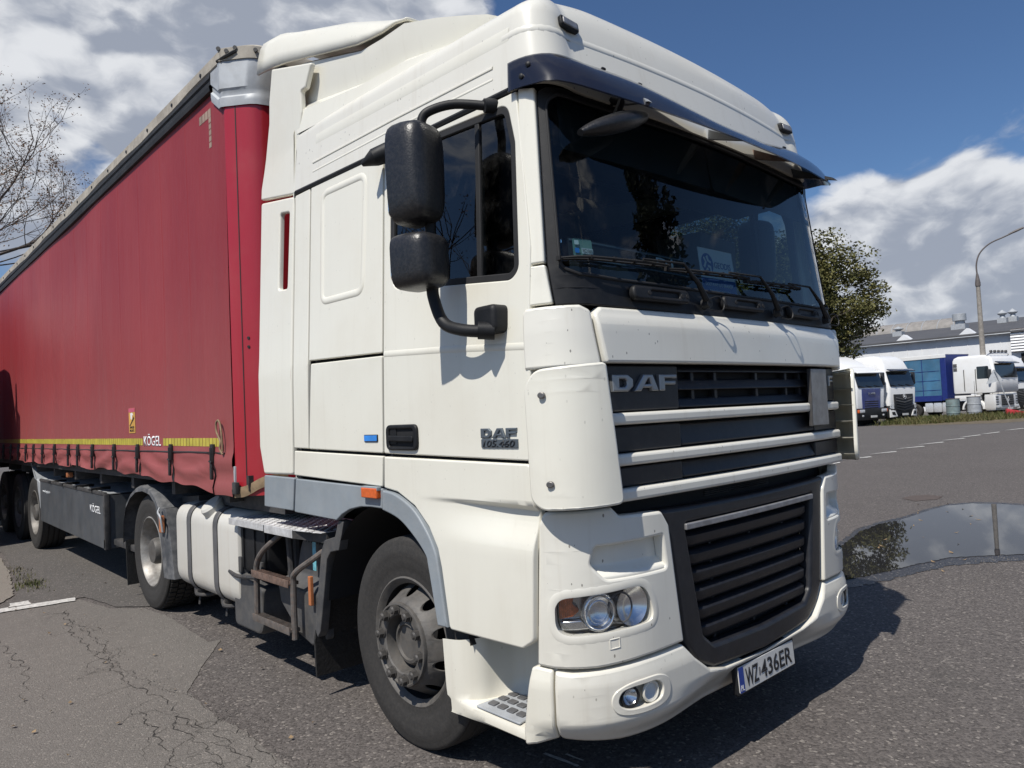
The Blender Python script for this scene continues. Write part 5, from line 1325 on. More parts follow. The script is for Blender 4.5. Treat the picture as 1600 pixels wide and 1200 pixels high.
# ---- roof air deflector behind the cab roof
def spoiler():
    bm = bmesh.new(); prev = None
    ys = [1.415, 1.45, 1.5, 1.6, 1.7, 1.8, 1.95, 2.2, 2.4, 2.6, 2.75, 2.88, 2.98]
    for y in ys:
        top = interp(y, [0.8, 1.15, 1.4, 1.95, 2.6, 2.76, 2.98], [3.45, 3.58, 3.655, 3.875, 4.085, 4.145, 4.17])
        edge = interp(y, [1.41, 1.5, 1.62, 1.80, 1.98, 2.40, 2.64, 2.85, 2.98], [3.655, 3.665, 3.652, 3.662, 3.705, 3.81, 3.87, 3.905, 3.92])
        hw = interp(y, [0.8, 1.4, 1.8, 3.0], [0.93, 1.03, 1.09, 1.145])
        k = sstep(1.41, 1.75, y)
        cur = []
        prof = [(-1.0, 0.0), (-0.992, 0.35), (-0.975, 0.70), (-0.955, 0.88), (-0.92, 0.97), (-0.86, 1.0), (-0.4, 1.01), (0, 1.01)]
        prof = prof + [(-a, b) for a, b in prof[:-1][::-1]]
        for a, b in prof: cur.append(bm.verts.new((a * hw, y, edge + (top - edge) * b + 0.010)))
        if prev:
            for j in range(len(prof) - 1): bm.faces.new((prev[j], cur[j], cur[j + 1], prev[j + 1]))
        prev = cur
    o = from_bm('roof_deflector', bm, white, T, 45)
    sol = o.modifiers.new('solid', 'SOLIDIFY'); sol.thickness = 0.015; sol.offset = -1
    bm = bmesh.new(); prev = None
    for y in (0.62, 0.80, 0.95, 1.15, 1.3, 1.41, 1.5, 1.6, 1.8, 2.1, 2.44):
        zr = 3.27 + 0.045 * (y - 0.5)
        zt = interp(y, [0.62, 0.82, 1.14, 1.41, 1.6, 1.8, 2.44], [3.33, 3.448, 3.570, 3.655, 3.650, 3.660, 3.835])
        hw = interp(y, [0.6, 1.0, 1.6, 2.5], [1.02, 1.045, 1.08, 1.12]); h = zt - zr
        half = [(hw + 0.04, zr), (hw + 0.025, zr + 0.30 * h), (hw - 0.03, zr + 0.42 * h), (hw - 0.015, zr + 0.72 * h), (hw - 0.012, zr + 0.95 * h), (hw - 0.05, zr + 1.0 * h), (hw - 0.25, zt - 0.005 + 0.11 * sstep(1.55, 1.8, y)), (0.3, zt - 0.02 + 0.16 * sstep(1.55, 1.8, y))]
        cur = [bm.verts.new((-a, y, z)) for a, z in half] + [bm.verts.new((a, y, z)) for a, z in half[::-1]]
        if prev:
            for j in range(len(cur) - 1): bm.faces.new((prev[j], cur[j], cur[j + 1], prev[j + 1]))
        prev = cur
    from_bm('deflector_base', bm, white, T, 30)
    strip('deflector_joint', [(2.62, 3.87), (2.60, 4.0), (2.58, 4.085)], lambda y, z, d: Vector((-(interp(z, [3.86, 4.0, 4.09], [1.118, 1.105, 1.03]) + 0.004 - d), y, z)), 0.006, 0.002, galv, o)
spoiler()
bm = bmesh.new()
add_tube(bm, [(0.15, 0.9, 3.45), (0.13, 1.0, 3.75)], [0.006, 0.003], 6)
from_bm('antenna', bm, black_plastic, T)
# ------------------------------------------------------------------ curtain-sided semi-trailer
TY0, TY1 = 3.262, 16.85
trailer = empty('semi_trailer', (0, 3.2, 0), 0, 'dusty red curtain-sided semi-trailer with yellow reflective line behind the white tractor', 'trailer')
def TR(o):
    if o.parent is trailer: o.matrix_parent_inverse = Matrix.Translation((0, -3.2, 0))
    return o
_lm2 = link_mesh
def link_mesh(name, me, mat=None, parent=None):
    return TR(_lm2(name, me, mat, parent))
STRAPS = [3.617, 4.517, 5.408, 6.197, 6.953, 7.582, 8.071, 8.818, 9.529, 10.176, 10.752]
while STRAPS[-1] < 16.4: STRAPS.append(STRAPS[-1] + 0.62)
rs_ = random.Random(3)
PH = [(rs_.uniform(0.3, 2.2), rs_.uniform(0, 6.28), rs_.uniform(-0.6, 0.6)) for _ in range(9)]
def hem(y): return interp(y, [3.26, 3.7, 4.4, 5.0, 5.76, 6.9, 17], [1.125, 1.128, 1.172, 1.178, 1.205, 1.222, 1.228]) + 0.012 * sin(y * 5.1) + 0.008 * sin(y * 11.3 + 1)
def curtain_x(y, z):
    b = 0.0
    for k, (f, p, q) in enumerate(PH): b += 0.0035 * sin(f * y * 1.7 + p + q * z * 3)
    b *= 1 - sstep(3.5, 3.95, z) * 0.7
    # bays between straps
    for i in range(len(STRAPS) - 1):
        if STRAPS[i] <= y < STRAPS[i + 1]:
            t = (y - STRAPS[i]) / (STRAPS[i + 1] - STRAPS[i]); s = sin(pi * t)
            low = 1 - sstep(1.30, 1.47, z)
            b += low * (0.034 * s ** 0.7 - 0.014)
            fold = sin((z - 1.13) * 42 + 2.6 * sin(3.1 * t + i * 1.7) + i * 2.1)
            b += low * 0.014 * fold * (0.4 + s) * sstep(1.14, 1.24, z)
            b += low * 0.012 * math.exp(-((z - 1.40 + 0.03 * sin(pi * t)) / 0.02) ** 2)
    if y < STRAPS[0]: b += (1 - sstep(1.3, 1.47, z)) * (0.012 * sin((z - 1.1) * 30) + 0.012)
    b += 0.006 * sin(pi * (y - 3.3) / 13.5)
    return 1.272 + b
def curtain(m):
    ys = []; y = TY0
    while y < TY1:
        ys.append(y); y += 0.045 if y < 8 else (0.07 if y < 12 else 0.15)
    ys.append(TY1)
    zs = [0.0, 0.04, 0.08, .12, .16, .20, .24, .28, .32, .36, .42, .5, .65, .85, 1.1, 1.4, 1.7, 2.0, 2.3, 2.55, 2.72]
    me = bpy.data.meshes.new('curtain'); V = []; Fc = []
    for y in ys:
        h = hem(y)
        for z in zs:
            zz = h + z * (3.975 - h) / 2.72
            V.append((m * curtain_x(y, zz), y, zz))
    n = len(zs)
    for i in range(len(ys) - 1):
        for j in range(n - 1): Fc.append((i * n + j, (i + 1) * n + j, (i + 1) * n + j + 1, i * n + j + 1))
    me.from_pydata(V, [], Fc); me.update()
    for p in me.polygons: p.use_smooth = True
    o = link_mesh('side_curtain', me, red_curtain, trailer)
    return o
cur_near = curtain(-1); curtain(1)
cmap = lambda y, z, d: Vector((-(curtain_x(y, z) - d), y, z))
yv = 4.05
while yv < 16.5:
    strip('curtain_webbing', [(yv, 1.52), (yv, 2.3), (yv, 3.0), (yv, 3.9)], lambda y, z, d: cmap(y, z, d + 0.001), 0.05, 0.0035, red_curtain, trailer, 0.2)
    yv += 0.61
# reflective line
bm = bmesh.new(); y = 3.50
while y < 15.5:
    if not (4.735 < y + 0.06 and y < 5.28):
        add_panel(bm, [(y, 1.452), (y + 0.060, 1.452), (y + 0.060, 1.512), (y, 1.512)], lambda a, b, d: cmap(a, b + 0.004 * (a - 3.5), d - 0.002), 0.001, 0, 0.5, grid=False, rim=False)
    y += 0.0685
tag(from_bm('reflective_line', bm, yellow_tape, trailer, 0), kind='stuff')
text('curtain_letters', 'KÖGEL', print_white, trailer, lambda a, b, d: cmap(10 - a, b, d), 10 - 5.008, 1.505, 0.46, 0.105, 0.001, -0.003, 0.012)
for k in range(4): panel('corner_marking', [(3.505 + 0.058 * k, 3.80), (3.555 + 0.058 * k, 3.80), (3.555 + 0.058 * k, 3.86), (3.505 + 0.058 * k, 3.86)], lambda a, b, d: cmap(a, b, d - 0.002), faded_tape, trailer, 0.001, 0, 0.5, grid=False)
for k in range(5): panel('corner_marking', [(3.505, 3.58 + 0.045 * k), (3.55, 3.58 + 0.045 * k), (3.55, 3.618 + 0.045 * k), (3.505, 3.618 + 0.045 * k)], lambda a, b, d: cmap(a, b, d - 0.002), faded_tape, trailer, 0.001, 0, 0.5, grid=False)
# blind-spot warning sticker
ws = panel('warning_sticker', rrect(5.595, 1.683, 0.20, 0.228, 0.006), lambda a, b, d: cmap(a, b, d - 0.003), sticker_yellow, trailer, 0.001, 0, 0.5, grid=False)
panel('sticker_header', rrect(5.595, 1.778, 0.20, 0.036, 0.002), lambda a, b, d: cmap(a, b, d - 0.0042), sticker_pink, ws, 0.001, 0, 0.5, grid=False)
panel('sticker_figure', [(5.63, 1.70), (5.60, 1.69), (5.575, 1.735), (5.55, 1.73), (5.58, 1.755), (5.64, 1.75)], lambda a, b, d: cmap(a, b, d - 0.0042), print_white, ws, 0.001, 0, 0.5, grid=False)
panel('sticker_figure', [(5.675, 1.635), (5.65, 1.635), (5.52, 1.70), (5.53, 1.72)], lambda a, b, d: cmap(a, b, d - 0.0042), print_black, ws, 0.001, 0, 0.5, grid=False)
text('sticker_text', 'ANGLES', print_black, ws, lambda a, b, d: cmap(11.19 - a, b, d), 5.595, 1.622, 0.14, 0.022, 0.0006, -0.004, 0.02)
text('sticker_text', 'MORTS', print_black, ws, lambda a, b, d: cmap(11.19 - a, b, d), 5.595, 1.592, 0.14, 0.022, 0.0006, -0.004, 0.02)
trailer_rim = simple('dirty_trailer_rim', (0.17, 0.16, 0.145), 0.55, metal=0.3, vary=0.3, scale=9, dust=0.5, dustcol=(0.10, 0.085, 0.07))
# buckles with strap tails
def buckle(y, k):
    bm = bmesh.new()
    x = curtain_x(y, 1.44)
    tl = rs_.uniform(-0.4, 0.4)
    add_box(bm, (-(x + 0.012), y, 1.405), (0.022, 0.052, 0.13), Matrix.Rotation(radians(rs_.uniform(-3, 3)), 4, 'X'), 0.005)
    add_box(bm, (-(x + 0.022), y + 0.012, 1.39), (0.016, 0.012, 0.11), None, 0.003); add_box(bm, (-(x + 0.022), y - 0.012, 1.39), (0.016, 0.012, 0.11), None, 0.003)
    add_box(bm, (-(x + 0.020), y + 0.004, 1.325), (0.018, 0.040, 0.05), None, 0.004)
    add_tube(bm, [(-(x + 0.03), y + 0.02, 1.35), (-(x + 0.028), y - 0.02, 1.34)], 0.008, 6)
    add_box(bm, (-(x + 0.022), y + 0.004, 1.262), (0.020, 0.032, 0.085), Matrix.Rotation(radians(8 * tl), 4, 'X'), 0.006)
    o = from_bm('buckle', bm, buckle_dark, trailer)
    bm = bmesh.new()
    add_panel(bm, [(y - 0.016, hem(y) + 0.004), (y + 0.012, hem(y) + 0.004), (y + 0.016, 1.30), (y - 0.012, 1.30)], lambda a, b, d: Vector((-(max(curtain_x(a, max(b, hem(a))), 1.262) + 0.006 - d + 0.01 * (1.3 - b)), a - 0.10 * (1.3 - b), b)), 0.003, 0, 0.05)
    from_bm('strap_tail', bm, buckle_dark, o)
for k, y in enumerate(STRAPS): buckle(y, k)
strip('pocket_cord', [(3.40, 1.405)] + [(STRAPS[i // 2] if i % 2 == 0 else (STRAPS[i // 2] + STRAPS[i // 2 + 1]) / 2, 1.408 + (0.004 if i % 2 else 0.0)) for i in range(2 * len(STRAPS) - 2)], lambda y, z, d: cmap(y, z, d - 0.001), 0.012, 0.006, buckle_dark, trailer, 0.1)
bm = bmesh.new()
add_tube(bm, curve_pts([(-1.30, 3.405, 1.42), (-1.305, 3.40, 1.52), (-1.305, 3.42, 1.60), (-1.305, 3.455, 1.635), (-1.305, 3.495, 1.615), (-1.305, 3.49, 1.555), (-1.305, 3.43, 1.49), (-1.31, 3.43, 1.44), (-1.30, 3.405, 1.40)], 5), 0.007, 6)
from_bm('hanging_strap', bm, beige_strap, trailer)
# frame: front wall with rounded corners, posts, rails, roof
def tplan(i, n=12):
    a = (pi / 2) * i / n; return (-1.275 + 0.13 - 0.13 * cos(a), 2.945 - 0.13 * sin(a)) if i else (-1.275, 2.945)
bm = bmesh.new(); prev = None
pl = [(-1.275, 3.258), (-1.272, 3.243)] + [(-1.24, 3.203), (-1.21, 3.166), (-1.18, 3.130), (-1.155, 3.104), (-1.125, 3.083), (-1.08, 3.068), (-1.02, 3.062), (-0.5, 3.06)]
pl = pl + [(-x, y) for x, y in pl[::-1]]
for x, y in pl:
    cur = [bm.verts.new((x, y, z)) for z in (1.12, 1.16, 2.5, 3.80)]
    if prev:
        for j in range(3): bm.faces.new((prev[j], cur[j], cur[j + 1], prev[j + 1]))
    prev = cur
from_bm('front_wall', bm, red_post, trailer, 30)
for m in (-1, 1):
    panel('post_seam', [(-0.003, 1.16), (0.003, 1.16), (0.003, 3.78), (-0.003, 3.78)], lambda a, b, d: Vector((m * (1.229 + 0.64 * a - 0.76 * d), 3.186 + 0.77 * a - 0.001, b)), seal_rubber, trailer, 0.001, 0, 2, grid=False)
    panel('curtain_gap', [(3.243, 1.12), (3.262, 1.12), (3.268, 3.80), (3.250, 3.80)], lambda a, b, d: Vector((m * (1.268 - d), a, b)), seal_rubber, trailer, 0.03, 0, 2, grid=False)
    for z in (2.12, 2.18):
        panel('post_rivet', circle(0, z, 0.010, 10), lambda a, b, d: Vector((m * (1.200 + 0.64 * a - 0.76 * (d - 0.004)), 3.152 + 0.77 * a + 0.64 * (d - 0.004), b)), seal_rubber, trailer, 0.004, 0.001, 0.5, grid=False)
    # dark runner rail under the roof
    bm = bmesh.new(); prev = None
    for y in (3.44, 6, 10, TY1):
        cur = [bm.verts.new((m * x, y, z)) for x, z in ((1.262, 3.948), (1.300, 3.952), (1.305, 3.985), (1.290, 4.005), (1.290, 4.035), (1.300, 4.045), (1.296, 4.08), (1.25, 4.085))]
        if prev:
            for j in range(7): bm.faces.new((prev[j], cur[j], cur[j + 1], prev[j + 1]))
        prev = cur
    from_bm('roof_rail', bm, rail_dark, trailer, 25)
    bm = bmesh.new(); prev = None; y = 3.24
    while y < TY1:
        sag = 0.008 * sin(y * 2.3) + 0.005 * sin(y * 7.1)
        cur = [bm.verts.new((m * x, y, z)) for x, z in ((1.285, 4.07 + sag), (1.300, 4.085 + sag), (1.298, 4.165), (1.27, 4.185), (0.6, 4.21 + sag), (0, 4.215 + sag))]
        if prev:
            for j in range(5): bm.faces.new((prev[j], cur[j], cur[j + 1], prev[j + 1]))
        prev = cur; y += 0.2
    from_bm('roof_tarp', bm, cream_tarp, trailer, 40)
    y = 3.6
    while y < 16.5:
        bm = bmesh.new(); add_tube(bm, [(m * 1.297, y, 4.12), (m * 1.306, y, 4.12)], 0.014, 8); from_bm('tarp_rivet', bm, buckle_dark, trailer); y += 0.62
    # grey moulded corner cap
    pl2 = [(1.292, 3.44), (1.292, 3.30), (1.300, 3.290), (1.300, 3.262), (1.286, 3.240), (1.25, 3.196), (1.22, 3.159), (1.19, 3.122), (1.165, 3.095), (1.13, 3.070), (1.08, 3.054), (1.02, 3.046), (0.5, 3.044), (0.0, 3.044)]
    bm = bmesh.new(); prev = None
    for x, y in pl2:
        zb = 3.875 if y > 3.31 else 3.775
        zb2 = zb + (0.0 if y > 3.31 else 0.0)
        cur = [bm.verts.new((m * (x - (0.004 if z == zb2 else 0)), y, z)) for z in (zb2, zb2 + 0.03, zb2 + 0.06)] + [bm.verts.new((m * (x - 0.014), y, zb2 + 0.075)), bm.verts.new((m * (x - 0.012), y, zb2 + 0.11)), bm.verts.new((m * x, y, zb2 + 0.125)), bm.verts.new((m * x, y, 4.11)), bm.verts.new((m * (x - 0.02), y, 4.12))]
        if prev:
            for j in range(7): bm.faces.new((prev[j], cur[j], cur[j + 1], prev[j + 1]))
        prev = cur
    from_bm('corner_cap', bm, galv, trailer, 30)
    pl3 = [(x + 0.006, y - 0.006) for x, y in pl2 if y < 3.27]
    bm = bmesh.new(); prev = None
    for x, y in pl3:
        cur = [bm.verts.new((m * x, y, 4.09)), bm.verts.new((m * x, y, 4.175)), bm.verts.new((m * (x - 0.03), y + 0.015, 4.195)), bm.verts.new((m * (x * 0.5), y + 0.4, 4.21))]
        if prev:
            for j in range(3): bm.faces.new((prev[j], cur[j], cur[j + 1], prev[j + 1]))
        prev = cur
    from_bm('tarp_front', bm, cream_tarp, trailer, 40)
    bm = bmesh.new()
    add_tube(bm, curve_pts([(m * 1.305, 3.28, 4.095), (m * 1.272, 3.20, 4.115), (m * 1.225, 3.145, 4.145)], 5), 0.012, 6)
    from_bm('tarp_tie', bm, buckle_dark, trailer)
    for x, y, z in ((1.300, 3.255, 4.175), (1.265, 3.205, 4.15), (1.225, 3.155, 4.165), (1.125, 3.055, 4.14)):
        bm = bmesh.new(); add_tube(bm, [(m * x, y, z), (m * (x + 0.008), y - 0.01, z)], 0.015, 8); from_bm('tarp_rivet', bm, buckle_dark, trailer)
bm = bmesh.new()
for a in range(13):
    pass
strap_path = [(-1.288, 3.25, 1.145), (-1.25, 3.19, 1.150), (-1.215, 3.15, 1.17), (-1.175, 3.105, 1.20), (-1.12, 3.06, 1.22), (-1.0, 3.045, 1.225)]
prev = None
for p in curve_pts(strap_path, 5):
    cur = [bm.verts.new((p.x, p.y, p.z - 0.035)), bm.verts.new((p.x - 0.003, p.y - 0.002, p.z)), bm.verts.new((p.x, p.y, p.z + 0.035))]
    if prev:
        for j in range(2): bm.faces.new((prev[j], cur[j], cur[j + 1], prev[j + 1]))
    prev = cur
from_bm('tension_strap', bm, beige_strap, trailer, 60)
box('tension_buckle', (-1.285, 3.235, 1.175), (0.03, 0.06, 0.08), chassis_grey, trailer, None, 0.006)
box('tension_pole', (-1.27, 3.258, 1.24), (0.03, 0.022, 0.16), galv, trailer, None, 0.005)
panel('rear_wall', [(-1.27, 1.15), (1.27, 1.15), (1.27, 4.08), (-1.27, 4.08)], lambda a, b, d: Vector((a, TY1 - d, b)), red_post, trailer, 0.05, 0.004, 2, grid=False)
bm = bmesh.new()
add_box(bm, (0, 9.95, 1.205), (2.46, 13.6, 0.10))
for x in (-0.55, 0.55): add_box(bm, (x, 9.95, 1.03), (0.16, 13.4, 0.28))
for k in range(12): add_box(bm, (0, 3.6 + 1.15 * k, 1.10), (2.4, 0.08, 0.10))
add_box(bm, (0, 3.5, 1.06), (2.2, 1.2, 0.12))
from_bm('trailer_frame', bm, chassis_grey, trailer)
box('side_lamp', (-1.22, 8.4, 1.10), (0.06, 0.08, 0.06), faded_orange, trailer, None, 0.01)
# pallet box
PBY0, PBY1 = 6.70, 9.97
pb = panel('pallet_box', [(PBY0, 0.395), (PBY1, 0.44), (PBY1, 0.985), (PBY0, 0.955)], lambda a, b, d: Vector((-(1.255 - d), a, b)), pallet_box_grey, trailer, 0.04, 0.008, 0.8)
panel('box_end', [(-1.245, 0.40), (-0.55, 0.40), (-0.55, 0.955), (-1.245, 0.955)], lambda a, b, d: Vector((a, PBY0 + d, b)), pallet_box_grey, trailer, 0.04, 0.004, 2, grid=False)
panel('box_lid', [(-1.25, PBY0), (-0.55, PBY0), (-0.55, PBY1), (-1.25, PBY1)], lambda a, b, d: Vector((a, b, 0.95 + 0.01 * (b - PBY0) - d)), galv, trailer, 0.01, 0, 2, grid=False)
box('box_edge', (-1.235, PBY0 + 0.012, 0.675), (0.05, 0.05, 0.57), chassis_grey, pb, None, 0.006)
box('box_top_rail', (-1.245, (PBY0 + PBY1) / 2, 0.972), (0.035, PBY1 - PBY0, 0.035), chassis_grey, pb, Matrix.Rotation(0.009, 4, 'X'), 0.008)
box('box_foot', (-1.235, PBY0 + 0.02, 0.45), (0.05, 0.06, 0.10), chassis_grey, pb, None, 0.008)
for y in (7.2, 7.9, 8.6, 9.3): box('box_latch', (-1.18, y, 0.985), (0.22, 0.05, 0.03), buckle_dark, pb, Matrix.Rotation(radians(20), 4, 'Z'), 0.006)
text('box_letters', 'KÖGEL', print_white, pb, lambda a, b, d: Vector((-(1.257 - d), 14 - a, b)), 14 - 7.07, 0.79, 0.42, 0.095, 0.001, 0, 0.012)
text('box_web_address', 'www.koegel.com', card_white, pb, lambda a, b, d: Vector((-(1.257 - d), 19 - a, b)), 19 - 9.55, 0.845, 0.46, 0.045, 0.001, 0, 0.01)
panel('guard_end', [(PBY1 + 0.02, 0.55), (PBY1 + 0.16, 0.62), (PBY1 + 0.30, 0.95), (PBY1 + 0.72, 1.22), (PBY1 + 0.45, 1.0), (PBY1 + 0.10, 0.95)], lambda a, b, d: Vector((-(1.24 - d), a, b)), galv, trailer, 0.3, 0.01, 0.4)
box('box_bumper_bar', (-1.15, 6.2, 0.47), (0.08, 0.9, 0.06), chassis_grey, trailer, None, 0.01)
bm = bmesh.new()
for x in (-0.95, 0.95):
    add_box(bm, (x, 6.35, 0.60), (0.14, 0.16, 0.9)); add_box(bm, (x, 6.35, 0.16), (0.30, 0.28, 0.03))
from_bm('landing_leg', bm, chassis_grey, trailer)
for i, y in enumerate((10.52, 11.83, 13.14)):
    for m in (-1, 1): drive_wheel(trailer, m, y, 1.235, False, 0.09, 'wheel', trailer_rim)
    box('trailer_axle', (0, y, 0.5), (2.0, 0.14, 0.14), chassis_grey, trailer, None, 0.03)
for w in [o for o in trailer.children if o.type == 'EMPTY']: w.matrix_parent_inverse = Matrix.Translation((0, -3.2, 0))
for y in (10.0, 13.75):
    panel('mud_flap', [(-1.25, 0.15), (-0.85, 0.15), (-0.85, 0.75), (-1.25, 0.75)], lambda a, b, d: Vector((a, y + d, b)), flap_rubber, trailer, 0.01, 0, 2, grid=False) if y > 12 else None
# ------------------------------------------------------------------ ground
def asphalt(name, c_lo, c_hi, grain=85.0, stone=0.5, big=0.35, rough=0.85, h=0.004, wet=0.0, blob=(0.06, 0.055, 0.05)):
    m, b, p = new_mat(name); co = obj_co(b)
    v = b.new('ShaderNodeTexVoronoi'); b.link(co, v.inputs['Vector']); v.inputs['Scale'].default_value = grain
    sc = b.new('ShaderNodeSeparateColor'); b.link(v.outputs['Color'], sc.inputs[0])
    v2 = b.new('ShaderNodeTexVoronoi'); b.link(co, v2.inputs['Vector']); v2.inputs['Scale'].default_value = grain * 2.3
    sc2 = b.new('ShaderNodeSeparateColor'); b.link(v2.outputs['Color'], sc2.inputs[0])
    n = b.noise(co, 0.55, 7.0, 0.62); n2 = b.noise(co, 3.5, 5.0, 0.6)
    tone = b.math('ADD', b.math('MULTIPLY', sc.outputs[0], 0.62), b.math('MULTIPLY', sc2.outputs[1], 0.38))
    tone = b.math('ADD', 0.5 - stone / 2, b.math('MULTIPLY', tone, stone))
    tone = b.math('ADD', tone, b.math('MULTIPLY', b.math('SUBTRACT', n, 0.5), big))
    tone = b.math('ADD', tone, b.math('MULTIPLY', b.math('SUBTRACT', n2, 0.5), big * 0.6))
    c = b.mix(tone, c_lo + (1,), c_hi + (1,))
    light = b.math('GREATER_THAN', sc.outputs[1], 0.955)
    c = b.mix(b.math('MULTIPLY', light, 0.55), c, (0.30, 0.27, 0.24, 1))
    dark = b.smooth(b.noise(co, 1.1, 8.0, 0.72), 0.56, 0.72)
    c = b.mix(b.math('MULTIPLY', dark, 0.42), c, blob + (1,))
    b.link(c, p.inputs['Base Color']); p.inputs['Roughness'].default_value = rough; p.inputs['Specular IOR Level'].default_value = 0.35
    hh = b.math('ADD', b.math('MULTIPLY', v.outputs['Distance'], -1.0), b.math('MULTIPLY', b.noise(co, grain * 1.5, 3.0), 0.5))
    bump(b, p, hh, h, 0.8)
    return m
asp_main = asphalt('asphalt_coarse', (0.044, 0.0385, 0.036), (0.150, 0.133, 0.123), 75.0, 1.0, 0.32)
asp_worn = asphalt('asphalt_worn', (0.088, 0.080, 0.072), (0.192, 0.175, 0.158), 120.0, 0.55, 0.35)
asp_old = asphalt('asphalt_old', (0.055, 0.050, 0.046), (0.135, 0.123, 0.113), 90.0, 0.7, 0.35)
asp_far = asphalt('asphalt_far', (0.070, 0.063, 0.060), (0.130, 0.120, 0.113), 60.0, 0.6, 0.55)
conc = asphalt('old_concrete', (0.14, 0.125, 0.105), (0.24, 0.215, 0.185), 110.0, 0.5, 0.4)
wet_asp = asphalt('wet_asphalt', (0.018, 0.018, 0.020), (0.060, 0.057, 0.057), 75.0, 0.9, 0.2, 0.35)
line_paint = simple('worn_line_paint', (0.55, 0.54, 0.51), 0.7, vary=0.3, scale=30, dust=0.6, dustcol=(0.28, 0.26, 0.24))
crack_mat = simple('crack_dirt', (0.034, 0.030, 0.026), 0.95, vary=0.3, scale=30)
hole_mat = simple('rusty_iron_cover', (0.085, 0.065, 0.055), 0.8, vary=0.2, scale=20)
def sheet(name, P, z, mat, kind='structure', jag=0.0, step=0.15, seed=1):
    r = random.Random(seed)
    Q = P
    if jag > 0: Q = [(x + r.uniform(-jag, jag), y + r.uniform(-jag, jag)) for x, y in resample(ccw(P), step)]
    bm = bmesh.new(); vs = [bm.verts.new((x, y, z)) for x, y in Q]
    for t in geometry.tessellate_polygon([[Vector((x, y, 0)) for x, y in Q]]): bm.faces.new([vs[i] for i in t])
    bm.normal_update()
    for f in bm.faces:
        if f.normal.z < 0: f.normal_flip()
    o = from_bm(name, bm, mat, None, 0); o['kind'] = kind; return o
sheet('ground', [(-300, -300), (900, -300), (900, 900), (-300, 900)], 0.0, asp_main)
sheet('far_yard', [(9.0, 6.35), (16.2, 6.28), (31.5, 6.25), (80, 6.1), (80, 60), (2.2, 60), (2.2, 9.0)], 0.004, asp_far, jag=0.03, step=0.6, seed=2)
sheet('worn_asphalt', [(-1.246, 5.486), (-1.195, 5.057), (-1.235, 3.958), (-1.15, 3.947), (-1.45, 3.46), (-1.701, 3.032), (-1.72, 2.52), (-1.69, 2.17), (-1.711, 1.657), (-1.75, 1.0), (-1.9, -0.4), (-2.6, -4), (-9, -6), (-14, 3), (-9, 7.6), (-2.18, 6.50), (-1.56, 6.40), (-1.45, 5.75)], 0.004, asp_worn, jag=0.006, step=0.05, seed=4)
sheet('old_asphalt', [(-2.19, 6.60), (-1.50, 6.46), (-1.40, 5.75), (-1.2, 5.5), (1.2, 5.6), (1.4, 20), (-1.95, 20), (-1.62, 10.3), (-1.75, 8.6), (-1.93, 7.2)], 0.008, asp_old, jag=0.008, step=0.06, seed=5)
sheet('concrete_apron', [(-2.24, 6.62), (-1.97, 7.2), (-1.80, 8.6), (-1.68, 10.3), (-2.0, 20), (-8, 20), (-9, 7.9)], 0.010, conc, jag=0.012, step=0.06, seed=6)
def mark(P, mat=line_paint, name='painted_line', z=0.013, jag=0.008, seed=1):
    return sheet(name, P, z, mat, 'structure', jag, 0.06, seed)
mark([(-9, 7.74), (-2.182, 6.425), (-1.602, 6.345), (-1.575, 6.50), (-2.159, 6.605), (-9, 7.92)], seed=3)
mark([(-2.10, 6.57), (-1.93, 6.54), (-1.91, 6.75), (-2.06, 6.77)], seed=4)
for k, (x0, y0, x1, y1) in enumerate([(12.6, 6.2, 14.6, 6.12), (15.85, 6.27, 16.4, 6.08), (17.7, 6.38, 18.3, 6.14), (19.8, 6.46, 20.55, 6.15), (21.7, 6.5, 22.6, 6.24), (23.9, 6.5, 24.7, 6.22), (25.7, 6.5, 26.8, 6.3), (27.7, 6.34, 28.8, 6.18), (30.4, 6.24, 31.6, 6.02), (33.2, 6.2, 34.6, 6.0)]):
    mark([(x0, y0 - 0.06), (x1, y1 - 0.07), (x1 + 0.25, y1 + 0.07), (x0 - 0.25, y0 + 0.08)], seed=10 + k, jag=0.015)
for x0, y0, x1, y1 in ((14.0, 9.9, 15.5, 9.9), (17.0, 10.2, 18.5, 10.3)): mark([(x0, y0), (x1, y1), (x1, y1 + 0.1), (x0, y0 + 0.1)], seed=3, jag=0.03)
for P in ([(-0.838, 0.856), (-0.822, 0.856), (-0.806, 0.655), (-0.822, 0.655)], [(-0.776, 0.777), (-0.764, 0.777), (-0.755, 0.672), (-0.766, 0.672)]): mark(P, seed=8, jag=0.003, z=0.006)
mark([(8.5, 2.35), (8.7, 2.62), (9.1, 2.62), (9.32, 2.45), (9.2, 2.22), (8.85, 2.15)], hole_mat, 'iron_cover', 0.005, 0.03)
